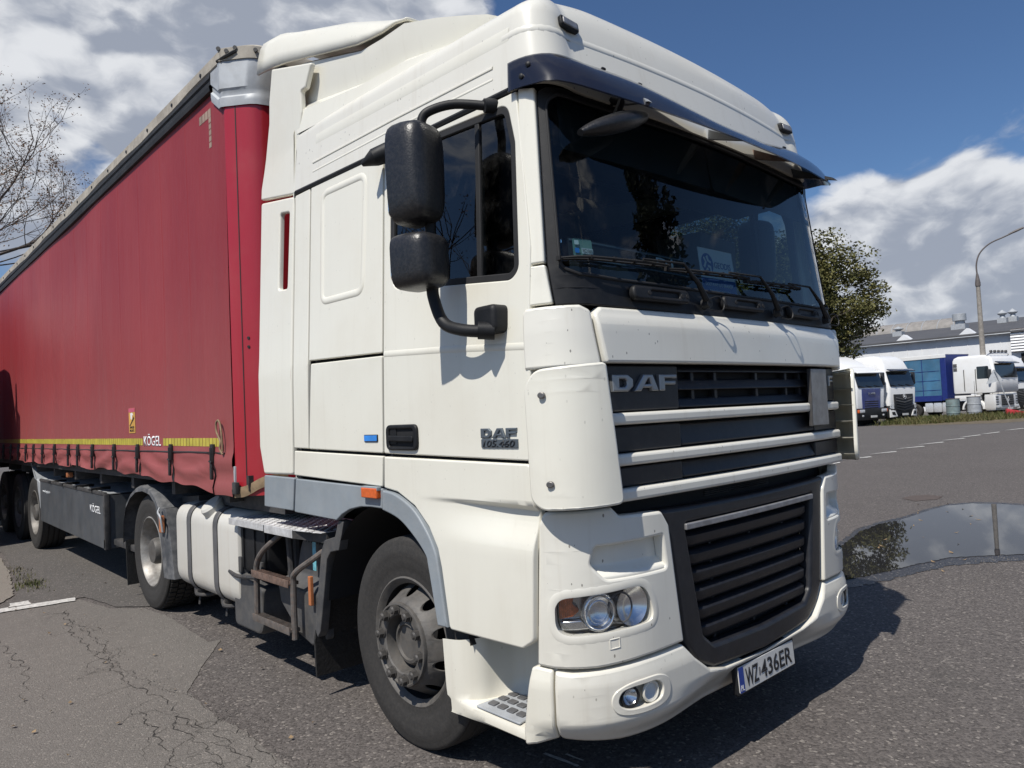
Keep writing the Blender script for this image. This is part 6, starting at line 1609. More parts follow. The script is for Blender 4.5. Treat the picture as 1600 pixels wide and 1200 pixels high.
# cracks: wandering grooves with side branches
def cracks():
    r = random.Random(11); bm = bmesh.new()
    def run(P, w, depth):
        pts = []
        for a, b in zip(P, P[1:]):
            n = max(2, int(math.dist(a, b) / 0.022)); wx, wy = r.uniform(0, 6), r.uniform(0, 6)
            for k in range(n): pts.append((lerp(a[0], b[0], k / n) + r.gauss(0, 0.007) + 0.018 * sin(k * 0.55 + wx), lerp(a[1], b[1], k / n) + r.gauss(0, 0.007) + 0.015 * sin(k * 0.4 + wy)))
        pts.append(P[-1]); prev = None
        for i, p in enumerate(pts):
            q0 = pts[max(0, i - 1)]; q1 = pts[min(len(pts) - 1, i + 1)]
            t = Vector((q1[0] - q0[0], q1[1] - q0[1])); t = t.normalized() if t.length > 1e-6 else Vector((1, 0))
            ww = w * r.uniform(0.15, 1.0) * (1 - 0.6 * i / len(pts))
            cur = [bm.verts.new((p[0] - t.y * ww, p[1] + t.x * ww, 0.0075)), bm.verts.new((p[0] + t.y * ww, p[1] - t.x * ww, 0.0075))]
            if prev: bm.faces.new((prev[0], cur[0], cur[1], prev[1]))
            prev = cur
            if depth > 0 and r.random() < 0.09:
                a = r.uniform(0, 6.28); L = r.uniform(0.1, 0.45)
                run([p, (p[0] + L * 0.5 * cos(a), p[1] + L * 0.5 * sin(a)), (p[0] + L * cos(a + 0.4), p[1] + L * sin(a + 0.4))], w * 0.55, depth - 1)
    main = [(-1.754, 6.011), (-1.891, 5.13), (-1.89, 4.085), (-1.904, 3.496), (-1.864, 3.178), (-1.822, 2.907), (-1.93, 2.489), (-1.895, 2.197), (-1.95, 1.6), (-2.1, 0.9)]
    run(main, 0.0045, 2)
    run([(-1.80, 5.6), (-1.80, 4.6), (-1.86, 3.9), (-1.80, 3.3), (-1.74, 3.0)], 0.004, 2)
    run([(-1.86, 2.7), (-1.80, 2.3), (-1.82, 1.9), (-1.86, 1.4)], 0.0045, 2)
    run([(-2.0, 2.9), (-2.03, 2.4), (-2.1, 1.9), (-2.12, 1.4)], 0.004, 2)
    run([(-2.35, 5.4), (-2.3, 4.4), (-2.45, 3.6)], 0.004, 2)
    run([(-1.75, 1.66), (-1.70, 2.17), (-1.715, 2.5), (-1.70, 3.03)], 0.003, 1)
    o = from_bm('asphalt_cracks', bm, crack_mat, None, 0); o['kind'] = 'stuff'
cracks()
# puddle with a wet rim
def water():
    m, b, p = new_mat('puddle_water'); co = obj_co(b)
    p.inputs['Base Color'].default_value = (0.020, 0.020, 0.022, 1); p.inputs['Roughness'].default_value = 0.015; p.inputs['IOR'].default_value = 1.33
    p.inputs['Specular IOR Level'].default_value = 0.5
    bump(b, p, b.noise(b.scaled(co, 1.0, 1.0, 1.0), 2.0, 2.0), 0.0015, 0.05)
    return m
puddle_mat = water()
pud = [(3.761, 1.586, 0), (4.744, 1.829, 0), (5.601, 1.989, 0), (6.184, 2.014, 0), (6.719, 1.903, 0), (7.49, 1.904, 0), (8.157, 1.847, 0), (8.536, 1.618, 0), (8.642, 1.333, 0), (8.583, 1.021, -0), (8.375, 0.627, 0), (7.693, 0.189, 0), (6.888, -0.049, 0), (5.983, -0.029, 0), (5.407, 0.126, 0), (5.122, 0.273, 0), (4.875, 0.53, 0), (4.567, 0.771, 0), (4.211, 0.881, 0), (3.737, 0.993, 0), (3.357, 1.095, 0), (3.137, 1.196, 0)]
rim = [(3.562, 1.621, 0), (4.786, 1.903, 0), (5.753, 2.087, 0), (6.374, 2.085, 0), (6.926, 1.975, 0), (7.696, 1.97, 0), (8.32, 1.895, 0), (8.705, 1.663, 0), (8.811, 1.374, -0), (8.779, 1.063, 0), (8.655, 0.61, 0), (7.893, 0.038, 0), (6.892, -0.211, 0), (5.752, -0.166, 0), (5.113, 0.07, 0), (4.841, 0.212, 0), (4.545, 0.446, 0), (4.281, 0.634, 0), (3.905, 0.755, 0), (3.462, 0.867, 0), (3.068, 0.979, 0), (2.851, 1.127, 0)]
sheet('wet_ground', [(x, y) for x, y, z in rim], 0.004, wet_asp, 'structure', 0.028, 0.035, 21)
sheet('puddle', [(x, y) for x, y, z in pud], 0.008, puddle_mat, 'structure', 0.017, 0.035, 22)
rr_ = random.Random(5)
leaf_brown = simple('fallen_leaf', (0.22, 0.15, 0.08), 0.8, vary=0.3)
bm = bmesh.new()
for k in range(26):
    x = rr_.uniform(3.9, 8.4); y = 0.35 + (x - 3.6) * 0.22 + rr_.uniform(0, 0.9)
    s = rr_.uniform(0.015, 0.04); a = rr_.uniform(0, 6.28)
    vs = [bm.verts.new((x + s * cos(a + q) * (1 if i % 2 else 0.5), y + s * sin(a + q) * (1 if i % 2 else 0.5), 0.011 + (0.012 if i == 1 else 0))) for i, q in enumerate((0, 1.57, 3.14, 4.71))]
    bm.faces.new(vs)
for k in range(60):
    x = rr_.uniform(-3.5, -1.2); y = rr_.uniform(1.0, 8); s = rr_.uniform(0.006, 0.016); a = rr_.uniform(0, 6.28)
    vs = [bm.verts.new((x + s * cos(a + q), y + s * sin(a + q), 0.016 + (0.008 if i == 1 else 0))) for i, q in enumerate((0, 1.57, 3.14, 4.71))]
    bm.faces.new(vs)
o = from_bm('leaf_litter', bm, leaf_brown, None, 0); o['kind'] = 'stuff'

def grit():
    r = random.Random(41); V = []; F = []
    for k in range(5200):
        if k < 3400: x, y = r.uniform(-4.2, 3.5), r.uniform(-2.2, 6.5)
        elif k < 4400: t = r.random(); x, y = -1.72 + r.gauss(0, 0.10), lerp(1.0, 5.6, t)
        else: x = r.uniform(3.0, 8.8); y = 0.2 + (x - 3.4) * 0.16 + r.gauss(0, 0.12)
        s = r.uniform(0.0018, 0.0052) * (1.6 if r.random() < 0.06 else 1.0); a = r.uniform(0, 6.28); i = len(V)
        for q in range(3): V.append((x + s * cos(a + 2.09 * q), y + s * sin(a + 2.09 * q), 0.004))
        V.append((x, y, 0.005 + s * 1.1)); F += [(i, i + 1, i + 3), (i + 1, i + 2, i + 3), (i + 2, i, i + 3)]
    me = bpy.data.meshes.new('loose_grit'); me.from_pydata(V, [], F); me.update()
    o = link_mesh('loose_grit', me, simple('grit_stone', (0.17, 0.155, 0.14), 0.85, vary=0.5, scale=200)); o['kind'] = 'stuff'
grit()

# ------------------------------------------------------------------ vegetation
def leaf_mat(name, c0, c1, c2):
    m, b, p = new_mat(name); co = obj_co(b)
    n = b.noise(co, 1.1, 4.0, 0.6); n2 = b.noise(co, 9.0, 2.0, 0.5)
    c = b.mix(b.smooth(n, 0.35, 0.65), c0 + (1,), c1 + (1,)); c = b.mix(b.math('MULTIPLY', b.smooth(n2, 0.5, 0.7), 0.6), c, c2 + (1,))
    b.link(c, p.inputs['Base Color']); p.inputs['Roughness'].default_value = 0.65; p.inputs['Specular IOR Level'].default_value = 0.3
    return m
leaf_olive = leaf_mat('olive_leaves', (0.070, 0.075, 0.022), (0.125, 0.118, 0.036), (0.165, 0.130, 0.050))
leaf_dark = leaf_mat('dark_leaves', (0.020, 0.026, 0.012), (0.035, 0.040, 0.018), (0.05, 0.05, 0.02))
bud_brown = leaf_mat('brown_buds', (0.15, 0.075, 0.035), (0.19, 0.11, 0.06), (0.12, 0.06, 0.03))
bark = simple('bark', (0.075, 0.060, 0.048), 0.9, vary=0.35, scale=12, bmp=0.01, bscale=20)
twig = simple('twig_bark', (0.085, 0.066, 0.055), 0.9, vary=0.3, scale=4)
grass_mat = leaf_mat('rough_grass', (0.055, 0.070, 0.018), (0.11, 0.10, 0.04), (0.20, 0.15, 0.07))
def leaf_cloud(name, centers, mat, parent, size, seed, flat=0.6):
    r = random.Random(seed); V = []; F = []
    for (c, rad, n) in centers:
        for k in range(n):
            d = Vector((r.gauss(0, 1), r.gauss(0, 1), r.gauss(0, 1))).normalized()
            q = c + Vector((d.x * rad, d.y * rad, d.z * rad * flat)) * (r.random() ** 0.45)
            u = Vector((r.gauss(0, 1), r.gauss(0, 1), r.gauss(0, 0.6))).normalized(); w = u.cross(Vector((r.gauss(0, 1), r.gauss(0, 1), r.gauss(0, 1)))).normalized()
            s = size * r.uniform(0.6, 1.3); i = len(V)
            V += [q - u * s, q + w * s * 0.55, q + u * s, q - w * s * 0.45]; F.append((i, i + 1, i + 2, i + 3))
    me = bpy.data.meshes.new(name); me.from_pydata([tuple(v) for v in V], [], F); me.update()
    return link_mesh(name, me, mat, parent)
def branch(bm, p, d, L, rad, depth, r, tips, n=5, spread=0.55, up=0.06, kids=(2, 3)):
    segs = 4; pts = [p]; q = p.copy(); dd = d.copy()
    for k in range(segs):
        dd = (dd + Vector((r.gauss(0, 0.10), r.gauss(0, 0.10), r.gauss(0, 0.07) + up))).normalized(); q = q + dd * L / segs; pts.append(q.copy())
    add_tube(bm, pts, [rad * (1 - 0.45 * k / segs) for k in range(segs + 1)], max(3, n), False)
    if depth == 0:
        tips.append((q, dd)); return
    for k in range(r.randint(*kids) + (1 if depth > 2 else 0)):
        t = r.uniform(0.35, 1.0); i = min(segs, int(t * segs) + 1)
        nd = (dd + Vector((r.gauss(0, spread), r.gauss(0, spread), r.gauss(0, spread * 0.6)))).normalized()
        branch(bm, pts[i], nd, L * r.uniform(0.58, 0.82), rad * 0.56, depth - 1, r, tips, n - 1, spread, up, kids)
def green_tree(loc, H, R, seed, label, trunk_h=2.5, leaf=0.14, n_clump=95, per=230, mat=None, group=None):
    r = random.Random(seed); t = empty('broadleaf_tree', loc, 0, label, 'tree', group)
    bm = bmesh.new(); tips = []
    branch(bm, Vector((0, 0, 0)), Vector((0, 0, 1)), trunk_h, 0.32, 0, r, tips, 10)
    for k in range(9):
        a = 2 * pi * k / 9 + r.uniform(-.3, .3)
        branch(bm, Vector((0, 0, trunk_h * r.uniform(0.8, 1.0))), Vector((cos(a) * 0.7, sin(a) * 0.7, r.uniform(0.5, 1.3))).normalized(), H * 0.30, 0.15, 2, r, tips, 6)
    from_bm('trunk', bm, bark, t, 60)
    cl = []
    for k in range(n_clump):
        while True:
            x, y, z = r.uniform(-1, 1), r.uniform(-1, 1), r.uniform(-1, 1)
            rr = x * x + y * y + z * z
            if rr < 1 and rr > 0.15: break
        zc = trunk_h + (H - trunk_h) * (0.5 + 0.5 * z)
        wid = R * (0.75 + 0.25 * sin(3 * atan2(y, x) + seed)) * (1.0 if z < 0 else 1.0)
        cl.append((Vector((x * wid, y * wid, zc)), r.uniform(0.07, 0.15) * H, int(per * r.uniform(0.6, 1.3))))
    for (q, d) in tips: cl.append((q, 0.10 * H * r.uniform(.6, 1), int(per * 0.5)))
    leaf_cloud('crown', cl, mat or leaf_olive, t, leaf, seed + 1, 0.55)
    return t
green_tree((45.9, 21.8, -0.2), 13.2, 5.0, 6, 'big olive green leafy tree standing behind the parked trucks, right of the white tractor', 3.0, 0.125, 190, 330)
green_tree((43.4, 27.0, -0.2), 16.0, 5.6, 14, 'second olive green leafy tree farther left, seen through the cab windows', 3.5, 0.13, 150, 260)
def bare_tree(loc, H, seed, label, depth=5, group=None, lean_=(0, 0)):
    r = random.Random(seed); t = empty('bare_tree', loc, 0, label, 'tree', group)
    bm = bmesh.new(); tips = []
    add_tube(bm, [Vector((0, 0, -0.1)), Vector((0.05, 0, H * 0.18)), Vector((0, 0.05, H * 0.32))], [0.24, 0.19, 0.15], 10)
    for k in range(7):
        a = 2 * pi * k / 7 + r.uniform(-.3, .3)
        branch(bm, Vector((0, 0.03, H * r.uniform(0.22, 0.32))), Vector((cos(a) * 0.75 + lean_[0], sin(a) * 0.75 + lean_[1], r.uniform(0.55, 1.2))).normalized(), H * 0.30, 0.085, depth - 1, r, tips, 5, 0.5, 0.05, (2, 3))
    from_bm('trunk', bm, twig, t, 60)
    cl = [(q, 0.20, 7) for q, d in tips] + [(q - d * 0.25, 0.16, 5) for q, d in tips]
    leaf_cloud('leaf_buds', cl, bud_brown, t, 0.032, seed + 3, 1.0)
    return t
bare_tree((-2.6, 24.0, 0), 12.6, 12, 'bare tree with brown buds rising beyond the red trailer roof', 6)
bare_tree((-11.5, 14.0, 0), 11.0, 19, 'bare tree with brown buds standing left of the parked trailers', 4)
def poplar(loc, H, seed, label, group):
    r = random.Random(seed); t = empty('poplar_tree', loc, 0, label, 'tree', group)
    bm = bmesh.new(); add_tube(bm, [(0, 0, -0.1), (0.05, 0, H * 0.5), (0, 0, H * 0.95)], [0.3, 0.16, 0.02], 8); from_bm('trunk', bm, bark, t)
    cl = [(Vector((r.gauss(0, 0.45), r.gauss(0, 0.45), lerp(1.5, H, k / 46))), 1.15 * sin(pi * (0.12 + 0.86 * k / 46)) + 0.15, 150) for k in range(47)]
    leaf_cloud('crown', cl, leaf_dark, t, 0.20, seed, 1.2)
poplar((17.5, -13.6, 0), 15, 31, 'tall dark poplar across the yard in front of the white tractor', None)
def tufts(name, spots, mat, seed, kind='stuff', wide=0.006):
    r = random.Random(seed); V = []; F = []
    for (x, y, h, n, sp) in spots:
        for k in range(n):
            px, py = x + r.gauss(0, sp), y + r.gauss(0, sp); a = r.uniform(0, 6.28); hh = h * r.uniform(0.4, 1.2); ln = hh * r.uniform(0.1, 0.7); w = wide * r.uniform(0.7, 1.6); i = len(V)
            dx, dy = cos(a), sin(a)
            V += [(px - dy * w, py + dx * w, 0.0), (px + dy * w, py - dx * w, 0.0), (px + dx * ln * 0.5 + dy * w * .6, py + dy * ln * 0.5 - dx * w * .6, hh * 0.7), (px + dx * ln, py + dy * ln, hh)]
            F += [(i, i + 1, i + 2), (i, i + 2, i + 3)]
    me = bpy.data.meshes.new(name); me.from_pydata(V, [], F); me.update(); o = link_mesh(name, me, mat); o['kind'] = kind; return o
r_ = random.Random(77)
sp = []
for k in range(900):
    t = r_.random(); x = lerp(36.9, 47.0, t) + r_.uniform(0, 3.2); y = lerp(12.6, 7.2, t) + r_.uniform(-0.6, 1.6)
    sp.append((x, y, r_.uniform(0.12, 0.42), 14, 0.18))
tufts('verge_grass', sp, grass_mat, 5, 'stuff', 0.014)
sheet('verge_soil', [(36.6, 12.9), (36.3, 11.5), (37.6, 8.2), (46, 5.9), (60, 4.5), (60, 12), (47, 12.5), (40, 15.2)], 0.010, simple('verge_soil', (0.12, 0.095, 0.06), 0.9, vary=0.3, scale=3), jag=0.1, step=0.4)
sp = [(-1.75 + r_.gauss(0, 0.05), 7.7 + r_.gauss(0, 0.25), r_.uniform(0.02, 0.06), 12, 0.035) for k in range(34)] + [(-1.70 + r_.gauss(0, 0.04), 8.6 + r_.gauss(0, 0.5), r_.uniform(0.015, 0.04), 8, 0.03) for k in range(22)]
tufts('crack_weeds', sp, grass_mat, 6, 'stuff', 0.004)

# ------------------------------------------------------------------ parked trucks in the distance
navy = paint('navy_truck_paint', (0.020, 0.040, 0.19), 0, 0.1)
dark_bumper = simple('far_dark_plastic', (0.030, 0.032, 0.035), 0.6, vary=0.15, scale=3)
blue_curtain = simple('blue_curtain', (0.055, 0.165, 0.285), 0.55, vary=0.22, scale=0.9, dust=0.3, dustcol=(0.10, 0.14, 0.18))
deep_blue = simple('deep_blue_post', (0.015, 0.030, 0.17), 0.45, vary=0.1)
lamp_pale = simple('far_lamp', (0.62, 0.63, 0.64), 0.25, metal=0.3, vary=0.2, scale=30)
def loft(name, levels, mat, parent, n=6, smooth=40, cap=True):
    """stack of rounded-rectangle plans: (z, half width, y front, y back, corner radius)"""
    bm = bmesh.new(); prev = None; rings = []
    for z, hw, y0, y1, r in levels:
        P = rrect(0, (y0 + y1) / 2, 2 * hw, y1 - y0, r, n)
        rings.append([bm.verts.new((p[0], p[1], z)) for p in P])
    for A, B in zip(rings, rings[1:]):
        k = len(A)
        for i in range(k): bm.faces.new((A[i], A[(i + 1) % k], B[(i + 1) % k], B[i]))
    if cap: bm.faces.new(rings[-1]); bm.faces.new(rings[0][::-1])
    return from_bm(name, bm, mat, parent, smooth)
def vp(p0, p1, x=0.0):
    """map (a = across, b = 0..1 up the slope) onto the plane from p0 (y, z) to p1"""
    p0 = Vector((0, p0[0], p0[1])); p1 = Vector((0, p1[0], p1[1])); t = p1 - p0; nn = Vector((0, -t.z, t.y)).normalized()
    return lambda a, b, d: p0 + t * b + Vector((a, 0, 0)) - nn * d
def sidep(m, x): return lambda y, z, d: Vector((m * (x - d), y, z))
def far_wheel(t, m, y, x=1.2, R=0.5):
    w = empty('wheel', (0, 0, 0)); w.parent = t
    def ring(nm, prof, mat): return lathe(nm, [((a if m < 0 else -a), r) for a, r in prof], mat, w, 28, 'X', (m * x, y, R))
    ring('tyre', [(0.0, 0.29), (0.0, 0.36), (0.01, 0.42), (-0.02, 0.48), (-0.05, R), (-0.27, R), (-0.30, 0.4), (-0.30, 0.28)], rubber_tyre)
    ring('rim', [(-0.02, 0.29), (-0.06, 0.27), (-0.09, 0.22), (0.0, 0.17), (0.02, 0.13), (0.02, 0.0)], hub_grey)
def far_mirror(t, m, x, y, z0, z1, mat):
    bm = bmesh.new(); add_box(bm, (m * (x + 0.16), y, (z0 + z1) / 2), (0.22, 0.13, z1 - z0), None, 0.05); o = from_bm('mirror', bm, mat, t)
    bm = bmesh.new(); add_tube(bm, [(m * (x - 0.05), y + 0.15, z1 - 0.05), (m * (x + 0.12), y, z1 - 0.02)], 0.025, 6); from_bm('mirror_arm', bm, mat, o)
def far_tractor(name, loc, rz, label, style, cat='truck', group=None):
    t = empty(name, loc, rz, label, cat, group)
    W = white_clean
    if style == 'rounded':            # rounded white cab, navy grille
        loft('cab', [(0.95, 1.22, 0.10, 2.25, .20), (1.95, 1.24, 0.03, 2.25, .22), (2.05, 1.24, 0.05, 2.25, .22), (2.95, 1.19, 0.30, 2.25, .26), (3.10, 1.16, 0.42, 2.25, .30), (3.20, 1.02, 0.62, 2.2, .32)], W, t)
        d = loft('roof_deflector', [(3.15, 1.10, 0.75, 2.2, .3), (3.45, 1.08, 1.15, 2.3, .3), (3.75, 1.02, 1.7, 2.35, .3), (3.85, 0.92, 1.95, 2.35, .3)], W, t)
        ws_ = vp((0.02, 2.03), (0.285, 2.88)); wb = 1.06; zr = (0.0, 1.0)
        visor_y, visor_z = 0.20, 2.90
        panel('grille', [(-0.72, 0), (0.72, 0), (0.78, 1), (-0.78, 1)], vp((0.055, 0.90), (0.005, 1.98)), navy, t, 0.03, 0.02, 0.3)
        for k in range(5): panel('grille_slat', rrect(0, 1.30 - 0.115 * k, 1.15, 0.055, 0.02), lambda a, b, dd: Vector((a, 0.02 + dd - 0.02 + 0.05 * (1.98 - b) / 1.08, b)), matt_black if k < 4 else dark_bumper, t, 0.02, 0.004, 0.6)
        text('maker_letters', 'SCANIA', letter_alu, t, lambda a, b, dd: Vector((a, -0.012 + dd, b)), 0.0, 1.72, 0.62, 0.11, 0.01, 0, 0.02)
        bmp = loft('bumper', [(0.32, 1.16, 0.10, 0.7, .2), (0.45, 1.24, 0.0, 0.8, .22), (0.92, 1.25, -0.03, 0.9, .22)], dark_bumper, t)
        for m in (-1, 1):
            panel('fender', [(0.30, 0.92), (1.5, 0.92), (1.5, 1.85), (0.30, 1.85)], sidep(m, 1.252), W, t, 0.02, 0.01, 0.5)
            h = box('headlight', (m * 0.92, -0.03, 0.80), (0.42, 0.05, 0.17), lamp_pale, t, None, 0.02); box('indicator', (m * 1.14, 0.0, 0.80), (0.14, 0.10, 0.17), orange_lens, h, None, 0.02)
            box('fog_lamp', (m * 0.85, -0.02, 0.55), (0.12, 0.04, 0.10), lamp_pale, t, None, 0.02)
    elif style == 'tall':             # tall white cab, black chevron grille
        loft('cab', [(1.0, 1.22, 0.06, 2.3, .2), (1.95, 1.24, 0.0, 2.3, .22), (2.05, 1.24, 0.03, 2.3, .22), (3.0, 1.19, 0.28, 2.3, .26), (3.55, 1.15, 0.52, 2.3, .35), (3.78, 1.05, 0.85, 2.3, .35), (3.84, 0.9, 1.2, 2.2, .35)], W, t)
        ws_ = vp((0.0, 2.03), (0.27, 2.93)); wb = 1.08
        visor_y, visor_z = 0.16, 2.98
        panel('grille', [(-0.80, 0.15), (-0.60, 0), (0.60, 0), (0.80, 0.15), (0.86, 1), (-0.86, 1)], vp((0.02, 0.62), (-0.02, 1.62)), dark_bumper, t, 0.03, 0.02, 0.3)
        for k in range(5): panel('grille_slat', [(-0.70, 1.40 - 0.15 * k), (0, 1.28 - 0.15 * k), (0.70, 1.40 - 0.15 * k), (0.70, 1.46 - 0.15 * k), (0, 1.35 - 0.15 * k), (-0.70, 1.46 - 0.15 * k)], lambda a, b, dd: Vector((a, -0.045 + dd, b)), strap_grey if k < 2 else grille_black, t, 0.03, 0.006, 0.4)
        em = empty('front_emblem', (0, 0, 0)); em.parent = t
        bm = bmesh.new(); add_tube(bm, [(0.13 * cos(2 * pi * k / 20), -0.075, 1.48 + 0.13 * sin(2 * pi * k / 20)) for k in range(21)], 0.014, 6, False); from_bm('emblem_ring', bm, lamp_pale, em)
        for k in range(3):
            a = pi / 2 + 2 * pi * k / 3; bm = bmesh.new(); add_tube(bm, [(0, -0.08, 1.48), (0.13 * cos(a), -0.075, 1.48 + 0.13 * sin(a))], [0.028, 0.006], 6); from_bm('emblem_arm', bm, lamp_pale, em)
        loft('bumper', [(0.30, 1.14, 0.12, 0.7, .2), (0.45, 1.22, 0.02, 0.8, .25), (0.98, 1.25, -0.01, 0.9, .25)], dark_bumper, t)
        for m in (-1, 1):
            panel('bumper_corner', [(m * 1.20, 0.36), (m * 0.62, 0.40), (m * 0.80, 0.72), (m * 1.20, 0.80)], lambda a, b, dd: Vector((a, -0.02 + 0.14 * max(0, abs(a) - 0.95) * 2 + dd, b)), W, t, 0.03, 0.01, 0.1)
            panel('air_intake', [(m * 1.05, 0.50), (m * 0.78, 0.46), (m * 0.86, 0.66), (m * 1.08, 0.66)], lambda a, b, dd: Vector((a, -0.03 + 0.14 * max(0, abs(a) - 0.95) * 2 + dd, b)), matt_black, t, 0.02, 0.01, 0.1)
            panel('headlight', fillet([(m * 1.20, 0.86), (m * 0.92, 0.80), (m * 0.94, 1.06), (m * 1.14, 1.10)], 0.04), lambda a, b, dd: Vector((a, -0.035 + 0.14 * max(0, abs(a) - 0.95) * 2 + dd, b)), lamp_pale, t, 0.02, 0.01, 0.1)
    else:                             # tall box cab on a separate base
        loft('cab', [(1.45, 1.24, 0.10, 2.45, .12), (1.55, 1.25, 0.02, 2.5, .14), (2.30, 1.25, 0.0, 2.5, .14), (3.45, 1.22, 0.18, 2.5, .16), (3.62, 1.18, 0.35, 2.45, .2), (3.74, 1.0, 0.8, 2.3, .2)], W, t)
        loft('base', [(0.42, 1.16, 0.14, 0.75, .12), (0.55, 1.22, 0.08, 0.8, .14), (1.36, 1.22, 0.10, 0.75, .14)], W, t)
        ws_ = vp((-0.005, 2.30), (0.13, 3.18)); wb = 1.12
        visor_y, visor_z = 0.06, 3.24
        box('grille', (0, 0.07, 1.0), (1.25, 0.06, 0.62), dark_bumper, t, None, 0.02)
        for k in range(4): box('grille_slat', (0, 0.035, 0.80 + 0.13 * k), (1.2, 0.03, 0.04), strap_grey, t, None, 0.006)
        panel('grille_diamond', [(0, 0.86), (0.09, 1.02), (0, 1.18), (-0.09, 1.02)], lambda a, b, dd: Vector((a, 0.015 + dd, b)), lamp_pale, t, 0.02, 0.006, 0.5, holes=[[(0, 0.94), (-0.04, 1.02), (0, 1.10), (0.04, 1.02)]])
        for m in (-1, 1):
            box('side_base', (m * 1.12, 1.7, 1.22), (0.2, 1.5, 0.28), W, t, None, 0.03); box('sill_line', (m * 1.245, 1.25, 1.46), (0.02, 2.3, 0.035), strap_grey, t)
            for z in (0.75, 0.90, 1.05, 1.20): box('front_vent', (m * 1.05, 0.09, z), (0.24, 0.04, 0.06), dark_bumper, t, None, 0.01)
            for y in (1.10, 1.78): tube('grab_rail', [(m * 1.26, y, 1.62), (m * 1.285, y, 1.66), (m * 1.285, y, 2.85), (m * 1.26, y, 2.9)], 0.022, dark_bumper, t, 6)
            for z in (2.95, 3.2): box('side_vent', (m * 1.24, 2.30, z), (0.03, 0.22, 0.2), strap_grey, t, None, 0.006)
            panel('wheel_arch', [(1.38 + 0.66 * cos(radians(q)), 0.5 + 0.66 * sin(radians(q))) for q in range(0, 181, 15)] + [(1.38 - 0.54, 0.5), ] + [(1.38 + 0.55 * cos(radians(q)), 0.5 + 0.55 * sin(radians(q))) for q in range(165, -1, -15)], sidep(m, 1.235), W, t, 0.3, 0.01, 0.2)
            box('headlight', (m * 0.95, 0.06, 0.62), (0.36, 0.06, 0.18), lamp_pale, t, None, 0.02)
        for k in range(5):
            bm = bmesh.new(); add_tube(bm, [(-0.8 + 0.4 * k, 0.34, 3.90), (-0.8 + 0.4 * k, 0.44, 3.90)], 0.09, 10); from_bm('roof_lamp', bm, strap_grey, t)
        bm = bmesh.new(); add_tube(bm, curve_pts([(-1.1, 0.5, 3.6), (-1.0, 0.38, 3.76), (0, 0.36, 3.8), (1.0, 0.38, 3.76), (1.1, 0.5, 3.6)], 5), 0.03, 8); from_bm('lamp_bar', bm, chrome, t)
    panel('windscreen', fillet([(-wb, 0.02), (wb, 0.02), (wb - 0.04, 0.98), (-wb + 0.04, 0.98)], 0.07), lambda a, b, d: ws_(a, b, d - 0.03 + 0.10 * max(0, abs(a) - 0.75) ** 2), far_screen, t, 0.03, 0.008, 0.2)
    for a0 in (-0.6, 0.1, 0.75):
        p0 = ws_(a0, 0.03, -0.05); p1 = ws_(a0 - 0.5, 0.13, -0.05); tube('wiper', [p0, p1], 0.014, matt_black, t, 5)
    bm = bmesh.new(); add_box(bm, (0, visor_y - 0.12, visor_z - 0.02), (2.2, 0.28, 0.05), Matrix.Rotation(radians(25), 4, 'X'), 0.02); from_bm('sun_visor', bm, visor_mat if style != 'rounded' else white_clean, t)
    for m in (-1, 1):
        z0, z1 = (2.05, 2.85) if style != 'box' else (2.30, 3.05)
        panel('side_window', fillet([(0.38, z0), (1.15, z0), (1.15, z1), (0.55, z1)] if style != 'box' else [(0.30, z0), (1.05, z0), (1.05, z1), (0.38, z1)], 0.06), lambda y, z, d: Vector((m * (1.258 - 0.06 * max(0, z - 2.0) * (1 if style != 'box' else 0.4) - d), y, z)), far_screen, t, 0.03, 0.006, 0.3)
        panel('door_gap', [(1.22, 1.0), (1.235, 1.0), (1.235, 2.9), (1.22, 2.9)], lambda y, z, d: Vector((m * (1.262 - 0.06 * max(0, z - 2.0) - d), y, z)), seal_rubber, t, 0.03, 0, 0.4)
        far_mirror(t, m, 1.22, 0.25, 2.15, 2.85, dark_bumper if style != 'x' else W)
        far_wheel(t, m, 1.38); far_wheel(t, m, 5.1)
        box('mudguard', (m * 0.95, 5.1, 1.06), (0.6, 1.2, 0.06), dark_bumper, t, None, 0.03)
        if style == 'box':
            for y in (3.0, 3.55, 4.1): box('tank_segment', (m * 0.92, y, 0.68), (0.6, 0.52, 0.62), lamp_pale, t, None, 0.08)
        else: box('fuel_tank', (m * 0.92, 3.4, 0.68), (0.6, 1.3, 0.62), lamp_pale, t, None, 0.12)
    box('chassis', (0, 3.6, 0.85), (0.9, 5.6, 0.25), chassis_grey, t)
    np_ = box('number_plate', (0.0, -0.06, 0.50), (0.52, 0.02, 0.11), plate_white, t)
    return t
far_screen = glass_dark = simple('dark_cab_glass', (0.012, 0.016, 0.018), 0.06, spec=0.8, vary=0.2, coat=0.5)
RZ = radians(-14)
def at_corner(cx, cy, side_=-1):
    """place so that the front corner on the given side sits at (cx, cy)"""
    v = Matrix.Rotation(RZ, 3, 'Z') @ Vector((side_ * 1.22, 0.05, 0)); return (cx - v.x, cy - v.y, 0)
sca = far_tractor('parked_truck', at_corner(36.15, 14.3), RZ, 'white parked truck with navy blue grille, nearest the big tractor at right', 'rounded', group='trucks parked across the yard')
act = far_tractor('parked_truck', at_corner(39.1, 13.75), RZ, 'white parked truck with black chevron grille and smoked visor, beside the navy-grilled one', 'tall', group='trucks parked across the yard')
mag = far_tractor('parked_truck', at_corner(46.5, 10.5), RZ, 'tall white box-cab truck in front of the blue trailer', 'box', group='trucks parked across the yard')
nxt = far_tractor('parked_truck', at_corner(50.6, 10.6), RZ, 'white truck cab at the right picture edge beyond the box-cab truck', 'tall', group='trucks parked across the yard')
